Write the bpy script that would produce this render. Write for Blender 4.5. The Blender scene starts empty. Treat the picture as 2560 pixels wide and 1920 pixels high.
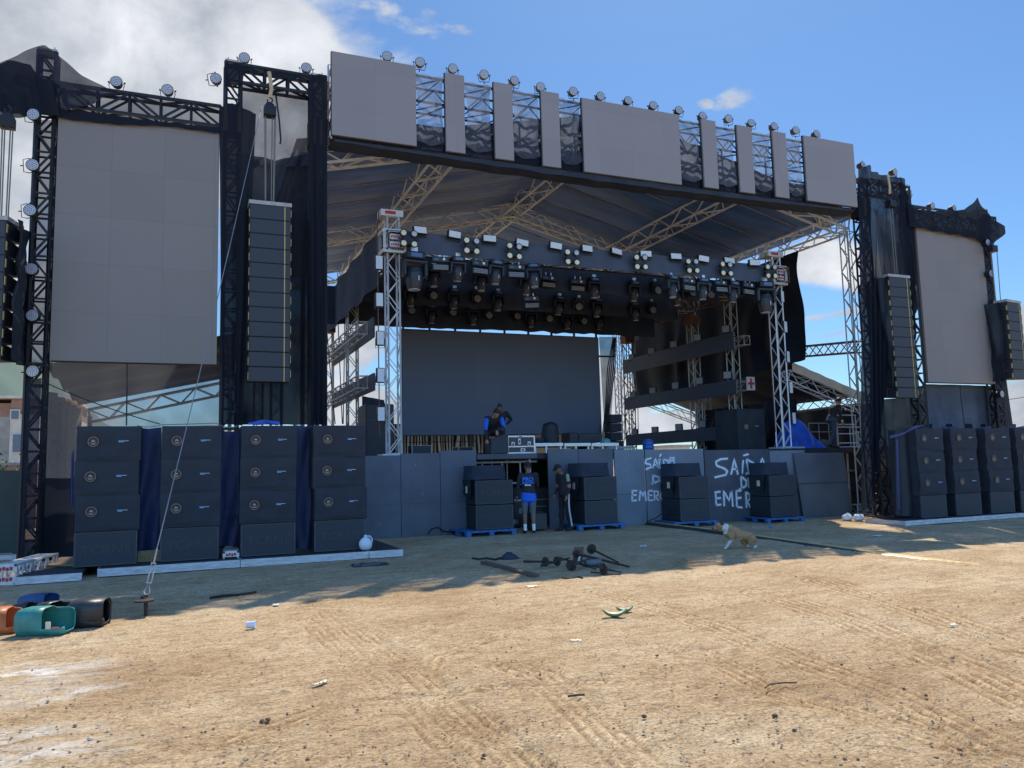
import bpy, bmesh, math, random
from mathutils import Vector, Matrix, noise
rnd = random.Random(7)
SC = bpy.context.scene
COL = SC.collection
R = math.radians
# ------------------------------------------------------------------ camera
F, PITCH, ROLL, YAW, CAMH = 1957.43, R(5.96719), R(-1.45094), R(22.78392), 1.62
cp, sp, ct, st = math.cos(YAW), math.sin(YAW), math.cos(PITCH), math.sin(PITCH)
FW = Vector((sp*ct, cp*ct, st)); r0 = Vector((cp, -sp, 0)); u0 = r0.cross(FW)
RT = math.cos(ROLL)*r0 + math.sin(ROLL)*u0
UP = math.cos(ROLL)*u0 - math.sin(ROLL)*r0
CAM = Vector((0, 0, CAMH))
cd = bpy.data.cameras.new('camera'); co = bpy.data.objects.new('camera', cd); COL.objects.link(co)
m3 = Matrix((RT, UP, -FW)).transposed()
co.matrix_world = Matrix.Translation(CAM) @ m3.to_4x4()
cd.sensor_width = 36; cd.lens = F/2560*36; cd.clip_end = 6000; cd.clip_start = 0.05
SC.camera = co
# ------------------------------------------------------------------ light
SUN = Vector((4.8, 6.3, 10.5)).normalized()
SEL = math.asin(SUN.z); SAZ = math.atan2(SUN.x, SUN.y)
sd = bpy.data.lights.new('sun', 'SUN'); sd.energy = 4.9; sd.angle = R(0.55); sd.color = (1, .92, .78)
so = bpy.data.objects.new('sun', sd); COL.objects.link(so)
so.rotation_euler = (-SUN).to_track_quat('-Z', 'Y').to_euler()
so.location = (0, -5, 30)
W = bpy.data.worlds.new('World'); SC.world = W; W.use_nodes = True
vs = SC.view_settings; vs.view_transform = 'Standard'; vs.look = 'None'; vs.exposure = 0.3; vs.gamma = 1
def ray(x, y): return (x-1280)*RT - (y-960)*UP + F*FW
def PY(x, y, Y): d = ray(x, y); return CAM + d*(Y/d.y)
def PX(x, y, X): d = ray(x, y); return CAM + d*(X/d.x)
def PZ(x, y, Z=0.0): d = ray(x, y); return CAM + d*((Z-CAMH)/d.z)

def world():
    nt = W.node_tree; N = nt.nodes; L = nt.links; N.clear()
    out = N.new('ShaderNodeOutputWorld'); bg = N.new('ShaderNodeBackground'); L.new(bg.outputs[0], out.inputs[0])
    bg.inputs[1].default_value = 0.1
    sky = N.new('ShaderNodeTexSky'); sky.sky_type = 'NISHITA'; sky.sun_disc = False
    sky.sun_elevation = SEL; sky.sun_rotation = SAZ; sky.air_density = 1.0; sky.dust_density = 0.35; sky.ozone_density = 2.2
    tc = N.new('ShaderNodeTexCoord'); D = tc.outputs['Generated']
    def math_(op, a, b=None, c=None):
        n = N.new('ShaderNodeMath'); n.operation = op
        for i, v in enumerate((a, b, c)):
            if v is None: continue
            if isinstance(v, (int, float)): n.inputs[i].default_value = v
            else: L.new(v, n.inputs[i])
        return n.outputs[0]
    def blob(px, py, dx, dy, ang=0):
        # soft oval of sky around a compass direction: dot products with the axes of that direction
        c = ray(px, py).normalized(); e1 = c.cross(Vector((0, 0, 1))).normalized(); e2 = e1.cross(c)
        ca, sa = math.cos(R(ang)), math.sin(R(ang)); a1 = ca*e1 + sa*e2; a2 = -sa*e1 + ca*e2
        res = []
        for ax, s in ((a1, dx/F), (a2, dy/F)):
            v = N.new('ShaderNodeVectorMath'); v.operation = 'DOT_PRODUCT'; L.new(D, v.inputs[0]); v.inputs[1].default_value = ax
            q = math_('MULTIPLY', v.outputs['Value'], 1/s); res.append(math_('MULTIPLY', q, q))
        v = N.new('ShaderNodeVectorMath'); v.operation = 'DOT_PRODUCT'; L.new(D, v.inputs[0]); v.inputs[1].default_value = c
        front = math_('GREATER_THAN', v.outputs['Value'], 0.2)
        g = math_('SUBTRACT', 1.0, math_('ADD', res[0], res[1]))
        return math_('MULTIPLY', math_('MAXIMUM', g, 0.0), front)
    def nz(scale, detail, stretch=(1, 1, 1), dist=0.0):
        mp = N.new('ShaderNodeMapping'); L.new(D, mp.inputs[0]); mp.inputs['Scale'].default_value = stretch
        n = N.new('ShaderNodeTexNoise'); L.new(mp.outputs[0], n.inputs['Vector']); n.inputs['Scale'].default_value = scale
        n.inputs['Detail'].default_value = detail; n.inputs['Roughness'].default_value = .58; n.inputs['Distortion'].default_value = dist
        return n.outputs[0]
    big = None
    for b in ((120, 60, 860, 560, 10), (520, 60, 400, 330, -25), (700, 60, 200, 120, -15), (-50, 480, 260, 300, 0), (20, 760, 300, 200, 0),
              (1040, 1020, 90, 60, 0), (870, 1020, 170, 110, 0), (850, 850, 160, 100, 0),
              (2090, 660, 190, 80, -20), (2560, 1060, 170, 130, 0), (2555, 830, 70, 90, 0), (1560, 1000, 90, 130, 20), (1650, 1060, 220, 40, 0), (1490, 1010, 150, 170, 0),
              (-900, 700, 1000, 700, 0), (3600, 900, 700, 300, 0)):
        o = blob(*b); big = o if big is None else math_('MAXIMUM', big, o)
    n1 = nz(7, 10, (1, 1, 1.5), .25)
    # added fill: unseen sky behind the camera brightened and slightly cloudier
    bv = N.new('ShaderNodeVectorMath'); bv.operation = 'DOT_PRODUCT'; L.new(D, bv.inputs[0]); bv.inputs[1].default_value = Vector((-sp, -cp, .45)).normalized()
    bk = N.new('ShaderNodeMapRange'); L.new(bv.outputs['Value'], bk.inputs[0]); bk.inputs[1].default_value = -.05; bk.inputs[2].default_value = .45
    cov = math_('ADD', math_('ADD', n1, math_('MULTIPLY', big, 0.62)), math_('MULTIPLY', bk.outputs[0], .06))
    mr = N.new('ShaderNodeMapRange'); mr.interpolation_type = 'SMOOTHSTEP'; L.new(cov, mr.inputs[0])
    mr.inputs[1].default_value = .68; mr.inputs[2].default_value = .95
    wisp = None
    for b in ((960, 25, 190, 34, -17), (1010, 45, 40, 14, -30), (1060, 40, 60, 26, -20), (1140, 70, 60, 16, -10), (1825, 243, 62, 36, -10), (1768, 258, 26, 16, 0), (2090, 785, 150, 10, 5), (2100, 832, 130, 13, 6), (2080, 700, 90, 22, 0), (2505, 350, 1, 1, 0)):
        o = blob(*b); wisp = o if wisp is None else math_('MAXIMUM', wisp, o)
    n2 = nz(24, 8, (1, 1, 2.2), .4)
    cw = math_('ADD', n2, math_('MULTIPLY', wisp, .30))
    mw = N.new('ShaderNodeMapRange'); mw.interpolation_type = 'SMOOTHSTEP'; L.new(cw, mw.inputs[0]); mw.inputs[1].default_value = .60; mw.inputs[2].default_value = .98
    wm = math_('MULTIPLY', mw.outputs[0], math_('GREATER_THAN', wisp, 0.001))
    cm = math_('MAXIMUM', mr.outputs[0], wm)
    n3 = nz(5.5, 7, (1, 1, 1.3), .3)
    cr = N.new('ShaderNodeValToRGB'); L.new(n3, cr.inputs[0])
    cr.color_ramp.elements[0].position = .40; cr.color_ramp.elements[0].color = (3.2, 3.6, 4.2, 1)
    cr.color_ramp.elements[1].position = .71; cr.color_ramp.elements[1].color = (7.4, 7.6, 8.0, 1)
    lit = N.new('ShaderNodeVectorMath'); lit.operation = 'SCALE'; L.new(cr.outputs[0], lit.inputs[0]); L.new(math_('MULTIPLY_ADD', bk.outputs[0], .2, 1.0), lit.inputs['Scale'])
    tint = N.new('ShaderNodeMix'); tint.data_type = 'RGBA'; tint.blend_type = 'MULTIPLY'; tint.inputs[0].default_value = 1
    L.new(sky.outputs[0], tint.inputs[6]); tint.inputs[7].default_value = SKYTINT
    mx = N.new('ShaderNodeMix'); mx.data_type = 'RGBA'; L.new(cm, mx.inputs[0]); ts = N.new('ShaderNodeVectorMath'); ts.operation = 'SCALE'; L.new(tint.outputs[2], ts.inputs[0]); L.new(math_('MULTIPLY_ADD', bk.outputs[0], 1.7, 1.0), ts.inputs['Scale']); L.new(ts.outputs[0], mx.inputs[6]); L.new(lit.outputs[0], mx.inputs[7])
    L.new(mx.outputs[2], bg.inputs[0])
SKYTINT = (.57, .81, 1.03, 1)
world()

# ------------------------------------------------------------------ materials
MATS = {}
def mat(name, col, rough=.6, metal=0.0, var=0.0, vscale=3.0, bump=0.0, bscale=40.0, alpha=1.0, spec=.5, col2=None, sheen=0.0, stretch=(1, 1, 1), coord='Object', transl=None):
    m = bpy.data.materials.new(name); MATS[name] = m; m.use_nodes = True
    nt = m.node_tree; N = nt.nodes; L = nt.links; b = N['Principled BSDF']
    b.inputs['Base Color'].default_value = (*col, 1); b.inputs['Roughness'].default_value = rough; b.inputs['Metallic'].default_value = metal
    b.inputs['Specular IOR Level'].default_value = spec; b.inputs['Alpha'].default_value = alpha
    if sheen: b.inputs['Sheen Weight'].default_value = sheen; b.inputs['Sheen Roughness'].default_value = .5
    if var or bump:
        tc = N.new('ShaderNodeTexCoord'); mp = N.new('ShaderNodeMapping'); L.new(tc.outputs[coord], mp.inputs[0]); mp.inputs['Scale'].default_value = stretch
    if var:
        n = N.new('ShaderNodeTexNoise'); L.new(mp.outputs[0], n.inputs['Vector']); n.inputs['Scale'].default_value = vscale; n.inputs['Detail'].default_value = 6; n.inputs['Roughness'].default_value = .6
        mr = N.new('ShaderNodeMapRange'); L.new(n.outputs[0], mr.inputs[0]); mr.inputs[1].default_value = .3; mr.inputs[2].default_value = .7
        mx = N.new('ShaderNodeMix'); mx.data_type = 'RGBA'; L.new(mr.outputs[0], mx.inputs[0])
        c2 = col2 or tuple(min(1, c*(1+var)) for c in col); c1 = col if col2 else tuple(c*(1-var) for c in col)
        mx.inputs[6].default_value = (*c1, 1); mx.inputs[7].default_value = (*c2, 1); L.new(mx.outputs[2], b.inputs['Base Color'])
        mr2 = N.new('ShaderNodeMapRange'); L.new(n.outputs[0], mr2.inputs[0]); mr2.inputs[3].default_value = max(0.05, rough-.12); mr2.inputs[4].default_value = min(1, rough+.12); L.new(mr2.outputs[0], b.inputs['Roughness'])
    if bump:
        n = N.new('ShaderNodeTexNoise'); L.new(mp.outputs[0], n.inputs['Vector']); n.inputs['Scale'].default_value = bscale; n.inputs['Detail'].default_value = 5
        bp = N.new('ShaderNodeBump'); L.new(n.outputs[0], bp.inputs['Height']); bp.inputs['Strength'].default_value = bump; bp.inputs['Distance'].default_value = .03; L.new(bp.outputs[0], b.inputs['Normal'])
    return m
def scrim(name, col, dens, var=.12, vscale=1.2, thru=.25, stretch=(1, 1, 1)):
    # woven shade net: part of the light passes straight through between the threads
    m = bpy.data.materials.new(name); MATS[name] = m; m.use_nodes = True
    nt = m.node_tree; N = nt.nodes; L = nt.links; N.clear()
    out = N.new('ShaderNodeOutputMaterial'); mix = N.new('ShaderNodeMixShader'); tr = N.new('ShaderNodeBsdfTransparent'); L.new(mix.outputs[0], out.inputs[0])
    d = N.new('ShaderNodeBsdfDiffuse'); d.inputs[0].default_value = (*col, 1); tl = N.new('ShaderNodeBsdfTranslucent'); tl.inputs[0].default_value = (*[c*1.6 for c in col], 1)
    ms = N.new('ShaderNodeMixShader'); ms.inputs[0].default_value = thru; L.new(d.outputs[0], ms.inputs[1]); L.new(tl.outputs[0], ms.inputs[2])
    tc = N.new('ShaderNodeTexCoord'); mp = N.new('ShaderNodeMapping'); L.new(tc.outputs['Object'], mp.inputs[0]); mp.inputs['Scale'].default_value = stretch
    n = N.new('ShaderNodeTexNoise'); L.new(mp.outputs[0], n.inputs['Vector']); n.inputs['Scale'].default_value = vscale; n.inputs['Detail'].default_value = 5
    mr = N.new('ShaderNodeMapRange'); L.new(n.outputs[0], mr.inputs[0]); mr.inputs[1].default_value = .3; mr.inputs[2].default_value = .7; mr.inputs[3].default_value = max(0, dens-var); mr.inputs[4].default_value = min(1, dens+var)
    L.new(mr.outputs[0], mix.inputs[0]); L.new(tr.outputs[0], mix.inputs[1]); L.new(ms.outputs[0], mix.inputs[2])
    return m
def ledmat(name, col, seam, var=.06, cell=.96, ox=0.0, oz=0.0):
    # panel of square modules: each module a slightly different grey, hairline joints
    m = bpy.data.materials.new(name); MATS[name] = m; m.use_nodes = True
    nt = m.node_tree; N = nt.nodes; L = nt.links; b = N['Principled BSDF']; b.inputs['Roughness'].default_value = .62; b.inputs['Specular IOR Level'].default_value = .35
    tc = N.new('ShaderNodeTexCoord'); mp = N.new('ShaderNodeMapping'); L.new(tc.outputs['Object'], mp.inputs[0])
    mp.inputs['Location'].default_value = (ox/cell, .37, oz/cell); mp.inputs['Scale'].default_value = (1/cell, 0, 1/cell)
    fl = N.new('ShaderNodeVectorMath'); fl.operation = 'FLOOR'; L.new(mp.outputs[0], fl.inputs[0])
    wn = N.new('ShaderNodeTexWhiteNoise'); L.new(fl.outputs[0], wn.inputs['Vector'])
    ns = N.new('ShaderNodeTexNoise'); L.new(tc.outputs['Object'], ns.inputs['Vector']); ns.inputs['Scale'].default_value = 1.7; ns.inputs['Detail'].default_value = 7
    ad = N.new('ShaderNodeMath'); ad.operation = 'MULTIPLY_ADD'; L.new(ns.outputs[0], ad.inputs[0]); ad.inputs[1].default_value = .8; L.new(wn.outputs['Value'], ad.inputs[2])
    mr = N.new('ShaderNodeMapRange'); L.new(ad.outputs[0], mr.inputs[0]); mr.inputs[1].default_value = 0; mr.inputs[2].default_value = 1.8; mr.inputs[3].default_value = 1-var; mr.inputs[4].default_value = 1+var
    fr = N.new('ShaderNodeVectorMath'); fr.operation = 'FRACTION'; L.new(mp.outputs[0], fr.inputs[0]); sx = N.new('ShaderNodeSeparateXYZ'); L.new(fr.outputs[0], sx.inputs[0])
    ds = []
    for o in (0, 2):
        a = N.new('ShaderNodeMath'); a.operation = 'PINGPONG'; L.new(sx.outputs[o], a.inputs[0]); a.inputs[1].default_value = .5; ds.append(a.outputs[0])
    mn = N.new('ShaderNodeMath'); mn.operation = 'MINIMUM'; L.new(ds[0], mn.inputs[0]); L.new(ds[1], mn.inputs[1])
    ms = N.new('ShaderNodeMapRange'); L.new(mn.outputs[0], ms.inputs[0]); ms.inputs[1].default_value = 0.0; ms.inputs[2].default_value = .012; ms.inputs[3].default_value = seam; ms.inputs[4].default_value = 1
    mm = N.new('ShaderNodeMath'); mm.operation = 'MULTIPLY'; L.new(mr.outputs[0], mm.inputs[0]); L.new(ms.outputs[0], mm.inputs[1])
    vm = N.new('ShaderNodeVectorMath'); vm.operation = 'SCALE'; vm.inputs[0].default_value = col; L.new(mm.outputs[0], vm.inputs['Scale']); L.new(vm.outputs[0], b.inputs['Base Color'])
    return m
mat('black_steel', (.011, .012, .016), .55, .2, .25, 9)
mat('white_steel', (.62, .62, .62), .45, .25, .12, 6, col2=(.5, .5, .52))
mat('alu', (.55, .56, .58), .38, .7, .15, 8)
mat('alu_worn', (.5, .51, .54), .45, .35, .3, 5, stretch=(1, 1, 6))
mat('beige_steel', (.66, .68, .70), .6, .0, .22, 5)
mat('grey_steel', (.36, .34, .31), .55, .3, .22, 6)
mat('rust_steel', (.16, .075, .05), .8, .1, .35, 9)
mat('rust_dark', (.045, .032, .026), .85, .1, .35, 14, bump=.3)
mat('black_cloth', (.040, .049, .070), .9, 0, .25, 1.6, bump=.35, bscale=5, spec=.12)
mat('black_tarp', (.022, .026, .034), .5, 0, .3, 1.1, bump=.5, bscale=3.5, spec=.25)
mat('cover_cloth', (.040, .044, .054), .85, 0, .18, 2.2, bump=.55, bscale=3.2, spec=.15)
mat('cloth_dark', (.010, .011, .014), .9)
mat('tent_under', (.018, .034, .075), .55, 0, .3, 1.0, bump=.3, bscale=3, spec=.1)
mat('band_cloth_glare', (.075, .095, .135), .9, 0, .15, 1.6, bump=.3, bscale=5, spec=.12)  # black cloth with the lift of lens glare put into its colour
mat('roof_tarp_veil', (.078, .165, .40), .5, 0, .4, .6, bump=.35, bscale=2.0, stretch=(.5, 3, 1), spec=.10)  # black tarpaulin, the blue of the glare veil painted into its colour
mat('roof_outer', (.62, .30, .12), .6, 0, .12, 2)
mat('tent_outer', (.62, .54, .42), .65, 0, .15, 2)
mat('grille', (.030, .035, .046), .7, 0, .2, 26, bump=.25, bscale=160)
mat('cab_black', (.020, .024, .032), .6, 0, .3, 6, bump=.15, bscale=60)
mat('cab_edge', (.055, .057, .062), .6, 0, .3, 12)
mat('array_front', (.030, .034, .044), .6, 0, .12, 10)
mat('yellow', (.50, .36, .10), .55, 0, .12, 9)
mat('plywood_grey', (.095, .11, .14), .7, 0, .22, 1.4, bump=.15, bscale=12)
mat('plywood_dark', (.065, .075, .095), .72, 0, .28, 1.3, bump=.15, bscale=12)
mat('plywood_blue', (.165, .20, .245), .72, 0, .2, 1.1, bump=.12, bscale=14)
mat('spray', (.72, .78, .86), .8)
mat('spray_soft', (.66, .72, .8), .8, alpha=.28)
mat('blue_tarp', (.012, .085, .50), .42, 0, .35, 2.4, bump=.55, bscale=5)
mat('navy_tarp', (.012, .024, .090), .6, 0, .45, 2.2, bump=.8, bscale=5, stretch=(1, 1, .5))
mat('violet_edge', (.035, .045, .16), .7)
mat('pallet_blue', (.028, .115, .29), .65, 0, .25, 6, bump=.2)
mat('lens', (.50, .52, .56), .25, 0, .05, 30)
mat('led_dot', (.16, .17, .22), .3)
mat('lamp_warm', (.80, .72, .48), .2)
mat('lamp_rim', (.10, .10, .10), .5)
mat('strobe_face', (.66, .70, .74), .3, 0, .08, 14, stretch=(1, 1, 12))
mat('strobe_face_warm', (.68, .66, .56), .35, 0, .1, 14, stretch=(1, 1, 12))
mat('strobe_dim', (.19, .195, .20), .45, 0, .12, 12)
mat('fixture', (.020, .023, .031), .45, 0, .12, 20)
mat('fixture_dark', (.010, .012, .016), .5)
mat('display', (.07, .12, .24), .3)
mat('white_label', (.75, .77, .8), .5)
mat('deck_top', (.022, .025, .032), .75, 0, .3, 3)
mat('red_paint', (.42, .03, .03), .6, 0, .3, 8)
mat('chain', (.20, .17, .13), .5, .6)
mat('strap', (.50, .38, .22), .8)
mat('cable_black', (.010, .010, .012), .6)
mat('cable_pale', (.20, .20, .21), .6)
mat('skin_tan', (.36, .20, .125), .55); mat('skin_brown', (.20, .105, .065), .55)
mat('hair', (.012, .010, .009), .6)
mat('shirt_black', (.018, .019, .024), .85, 0, .2, 12); mat('shirt_blue', (.012, .12, .62), .8, 0, .12, 12)
mat('shorts_grey', (.13, .125, .13), .85, 0, .12, 10); mat('sock_white', (.75, .75, .76), .8); mat('shoe_black', (.012, .012, .014), .6)
mat('pants_black', (.012, .013, .016), .85); mat('jeans', (.045, .055, .09), .85, 0, .2, 10); mat('white_print', (.78, .80, .82), .7); mat('green_print', (.22, .30, .16), .7); mat('red_print', (.4, .12, .14), .7)
mat('print_blue', (.03, .16, .70), .7)
mat('plastic_white', (.66, .68, .74), .45, 0, .08, 9); mat('bag_white', (.78, .77, .76), .55, 0, .1, 6, bump=.6, bscale=14)
mat('green_plastic', (.035, .21, .18), .45, 0, .25, 7, bump=.1); mat('orange_plastic', (.50, .14, .04), .5, 0, .2, 6, bump=.1); mat('dark_plastic', (.030, .032, .036), .42, 0, .5, 6, bump=.15)
mat('grey_plastic', (.11, .12, .13), .5, 0, .3, 6); mat('stone_grey', (.30, .29, .27), .9, 0, .25, 8, bump=.6, bscale=20); mat('blue_plastic', (.025, .07, .19), .5, 0, .2, 6); mat('pale_block', (.46, .43, .36), .85, 0, .2, 9)
mat('timber', (.26, .18, .10), .8, 0, .3, 4, stretch=(8, 1, 8), bump=.2); mat('timber_dark', (.11, .075, .05), .85, 0, .3, 4, bump=.2)
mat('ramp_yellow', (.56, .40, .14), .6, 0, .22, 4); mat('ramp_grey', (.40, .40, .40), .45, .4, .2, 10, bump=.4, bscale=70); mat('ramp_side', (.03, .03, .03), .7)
mat('barrel_blue', (.020, .10, .36), .4); mat('teal', (.10, .30, .28), .5)
mat('fur_tan', (.36, .21, .105), .85, 0, .22, 14, bump=.5, bscale=60); mat('fur_white', (.60, .57, .53), .85, 0, .12, 12, bump=.5, bscale=60); mat('fur_dark', (.06, .04, .03), .85)
mat('case_panel', (.05, .052, .058), .6, 0, .15, 9)
mat('concrete', (.36, .33, .29), .9, 0, .22, 2.2, bump=.3); mat('plaster', (.60, .55, .46), .9, 0, .15, 2); mat('window_dark', (.09, .12, .16), .25); mat('fence_green', (.040, .060, .058), .8, 0, .2, 2)
mat('orange_wall', (.34, .24, .17), .9); mat('leaf', (.07, .11, .03), .7, 0, .3, 30)
mat('coconut', (.20, .28, .05), .6); mat('coconut_in', (.70, .66, .50), .7); mat('paper', (.70, .70, .68), .8); mat('brown_bit', (.12, .07, .04), .9)
mat('moire_white', (.62, .56, .46), .8); mat('cream_cloth', (.66, .58, .42), .8)
mat('badge_orange', (.25, .15, .09), .6); mat('badge_dark', (.035, .025, .022), .7); mat('badge_grey', (.36, .35, .36), .6); mat('logo_blue', (.09, .22, .46), .6)
mat('letter_edge', (.050, .054, .050), .7)
ledmat('led_front', (.268, .240, .232), .90, .05)
ledmat('led_left', (.222, .195, .178), .84, .07, .955, 2.37, -3.82)
ledmat('led_back', (.13, .155, .22), .92, .06, .96, 0, 0)
ledmat('led_side', (.05, .06, .085), .9, .05, .5, 0, 0)
scrim('scrim_light', (.030, .036, .052), .62); scrim('scrim_mid', (.028, .032, .046), .88, .09); scrim('scrim_dense', (.022, .026, .036), .985, .015)
scrim('scrim_fold', (.024, .029, .041), .95, .07, 1.6, .35, (3.2, .3, .22))
scrim('scrim_thin', (.075, .082, .098), .60, thru=.5)
scrim('scrim_pale', (.060, .070, .095), .72, .10)
scrim('scrim_header', (.15, .17, .22), .58, .16, 1.6, .5)

# ------------------------------------------------------------------ mesh tools
class MB:
    def __init__(s): s.v = []; s.f = []; s.m = []; s.k = 0
    def mi(s, k): s.k = k; return s
    def add(s, vs_, fs):
        n = len(s.v); s.v += [tuple(v) for v in vs_]; s.f += [tuple(i+n for i in f) for f in fs]; s.m += [s.k]*len(fs)
    def bx(s, x0, x1, y0, y1, z0, z1):
        s.add([(x, y, z) for z in (z0, z1) for y in (y0, y1) for x in (x0, x1)], [(0, 2, 3, 1), (4, 5, 7, 6), (0, 1, 5, 4), (2, 6, 7, 3), (0, 4, 6, 2), (1, 3, 7, 5)]); return s
    def obx(s, c, ax, ay, az):
        # box from a centre and three half-axis vectors
        c = Vector(c); ax, ay, az = Vector(ax), Vector(ay), Vector(az)
        s.add([c+i*ax+j*ay+k*az for k in (-1, 1) for j in (-1, 1) for i in (-1, 1)], [(0, 2, 3, 1), (4, 5, 7, 6), (0, 1, 5, 4), (2, 6, 7, 3), (0, 4, 6, 2), (1, 3, 7, 5)]); return s
    def bev(s, x0, x1, y0, y1, z0, z1, b):
        # box with its twelve edges cut off at 45 degrees
        vs_ = []; idx = {}
        X = (x0, x1); Y = (y0, y1); Z = (z0, z1)
        for i in (0, 1):
            for j in (0, 1):
                for k in (0, 1):
                    sx, sy, sz = b*(1-2*i), b*(1-2*j), b*(1-2*k)
                    idx[i, j, k, 0] = len(vs_); vs_.append((X[i], Y[j]+sy, Z[k]+sz))
                    idx[i, j, k, 1] = len(vs_); vs_.append((X[i]+sx, Y[j], Z[k]+sz))
                    idx[i, j, k, 2] = len(vs_); vs_.append((X[i]+sx, Y[j]+sy, Z[k]))
        fs = []
        cyc = [(0, 0), (1, 0), (1, 1), (0, 1)]
        for i in (0, 1): fs.append([idx[i, a, c, 0] for a, c in (cyc if i else cyc[::-1])])
        for i in (0, 1): fs.append([idx[a, i, c, 1] for a, c in (cyc[::-1] if i else cyc)])
        for i in (0, 1): fs.append([idx[a, c, i, 2] for a, c in (cyc if i else cyc[::-1])])
        for a in (0, 1):
            for c in (0, 1):
                fs.append([idx[0, a, c, 1], idx[0, a, c, 2], idx[1, a, c, 2], idx[1, a, c, 1]])
                fs.append([idx[a, 0, c, 0], idx[a, 0, c, 2], idx[a, 1, c, 2], idx[a, 1, c, 0]])
                fs.append([idx[a, c, 0, 0], idx[a, c, 0, 1], idx[a, c, 1, 1], idx[a, c, 1, 0]])
        for key in [(i, j, k) for i in (0, 1) for j in (0, 1) for k in (0, 1)]: fs.append([idx[(*key, q)] for q in (0, 1, 2)])
        s.add(vs_, fs); return s
    def bar(s, p, q, r, n=4, r2=None):
        p, q = Vector(p), Vector(q); d = q-p
        if d.length < 1e-6: return s
        d.normalize(); a = d.orthogonal() if abs(d.z) > .99 else d.cross(Vector((0, 0, 1))); a.normalize(); b = d.cross(a)
        r2 = r if r2 is None else r2; o = math.pi/4 if n == 4 else 0
        vs_ = [c+(a*math.cos(o+2*math.pi*i/n)+b*math.sin(o+2*math.pi*i/n))*rr for c, rr in ((p, r), (q, r2)) for i in range(n)]
        s.add(vs_, [(i, (i+1) % n, n+(i+1) % n, n+i) for i in range(n)]+[tuple(range(n))[::-1], tuple(range(n, 2*n))]); return s
    def tube(s, pts, r, n=6):
        pts = [Vector(p) for p in pts]; vs_ = []; N_ = len(pts); a = None
        for i, p in enumerate(pts):
            d = (pts[min(i+1, N_-1)]-pts[max(i-1, 0)]).normalized()
            if a is None: a = d.orthogonal().normalized()
            a = (a-d*a.dot(d)); a = a.normalized() if a.length > 1e-5 else d.orthogonal().normalized(); b = d.cross(a)
            rr = r[i] if isinstance(r, (list, tuple)) else r
            vs_ += [p+(a*math.cos(2*math.pi*k/n)+b*math.sin(2*math.pi*k/n))*rr for k in range(n)]
        fs = [(i*n+k, i*n+(k+1) % n, (i+1)*n+(k+1) % n, (i+1)*n+k) for i in range(N_-1) for k in range(n)]
        fs += [tuple(range(n))[::-1], tuple(range((N_-1)*n, N_*n))]; s.add(vs_, fs); return s
    def lathe(s, prof, c=(0, 0, 0), ax='z', n=16, sx=1, sy=1):
        # prof: (radius, height) pairs turned about an axis
        c = Vector(c); vs_ = []
        for r, h in prof:
            for k in range(n):
                t = 2*math.pi*k/n; a, b = r*math.cos(t)*sx, r*math.sin(t)*sy
                v = {'z': (a, b, h), 'y': (a, h, b), 'x': (h, a, b)}[ax]; vs_.append(c+Vector(v))
        N_ = len(prof); s.add(vs_, [(i*n+k, i*n+(k+1) % n, (i+1)*n+(k+1) % n, (i+1)*n+k) for i in range(N_-1) for k in range(n)]+[tuple(range(n))[::-1], tuple(range((N_-1)*n, N_*n))]); return s
    def grid(s, fn, nu, nv):
        vs_ = [fn(i/nu, j/nv) for j in range(nv+1) for i in range(nu+1)]; w = nu+1
        s.add(vs_, [(j*w+i, j*w+i+1, (j+1)*w+i+1, (j+1)*w+i) for j in range(nv) for i in range(nu)]); return s
    def truss(s, p, q, w=.3, h=.3, up=(0, 0, 1), rc=.024, rb=.013, step=None, n=4, faces='abcd', posts=False):
        # four-chord box truss with zigzag bracing on its faces
        p, q = Vector(p), Vector(q); d = q-p; Ln = d.length; d.normalize(); up = Vector(up); sd_ = d.cross(up).normalized(); up = sd_.cross(d)
        step = step or max(w, h)*1.0; k = max(1, round(Ln/step)); cs = [(-1, -1), (1, -1), (1, 1), (-1, 1)]
        off = [sd_*(a*w/2)+up*(b*h/2) for a, b in cs]
        for o in off: s.bar(p+o, q+o, rc, n)
        for fi in range(4):
            if 'abcd'[fi] not in faces: continue
            o1, o2 = off[fi], off[(fi+1) % 4]
            for i in range(k+1):
                a = p+d*(Ln*i/k)
                if i in (0, k) or posts: s.bar(a+o1, a+o2, rb, n)
                if i < k:
                    b = p+d*(Ln*(i+1)/k)
                    if (i+(fi > 1)) % 2: s.bar(a+o1, b+o2, rb, n)
                    else: s.bar(a+o2, b+o1, rb, n)
        return s
    def build(s, name, mats, parent=None, smooth=False, label=None, world_=True, solid=0):
        me = bpy.data.meshes.new(name); me.from_pydata(s.v, [], s.f)
        for m in ([mats] if isinstance(mats, str) else mats): me.materials.append(MATS[m])
        me.polygons.foreach_set('material_index', s.m)
        if smooth: me.polygons.foreach_set('use_smooth', [True]*len(me.polygons))
        me.update(); o = bpy.data.objects.new(name, me); COL.objects.link(o)
        if solid:
            md = o.modifiers.new('thickness', 'SOLIDIFY'); md.thickness = solid; md.offset = 0
        if parent is not None:
            o.parent = parent
            if world_:
                w = parent.location.copy(); pp = parent.parent
                o.location = -w if pp is None else (0, 0, 0)
        if label: o['label'] = label
        return o
def tag(o, label=None, cat=None, group=None, kind=None):
    if label: o['label'] = label
    if cat: o['category'] = cat
    if group: o['group'] = group
    if kind: o['kind'] = kind
    return o
def thing(name, label, cat, loc=(0, 0, 0), group=None, rz=0.0):
    o = bpy.data.objects.new(name, None); COL.objects.link(o); o.location = loc; o.rotation_euler = (0, 0, rz); o.empty_display_size = .2
    return tag(o, label, cat, group)
KIDS = {}
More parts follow.
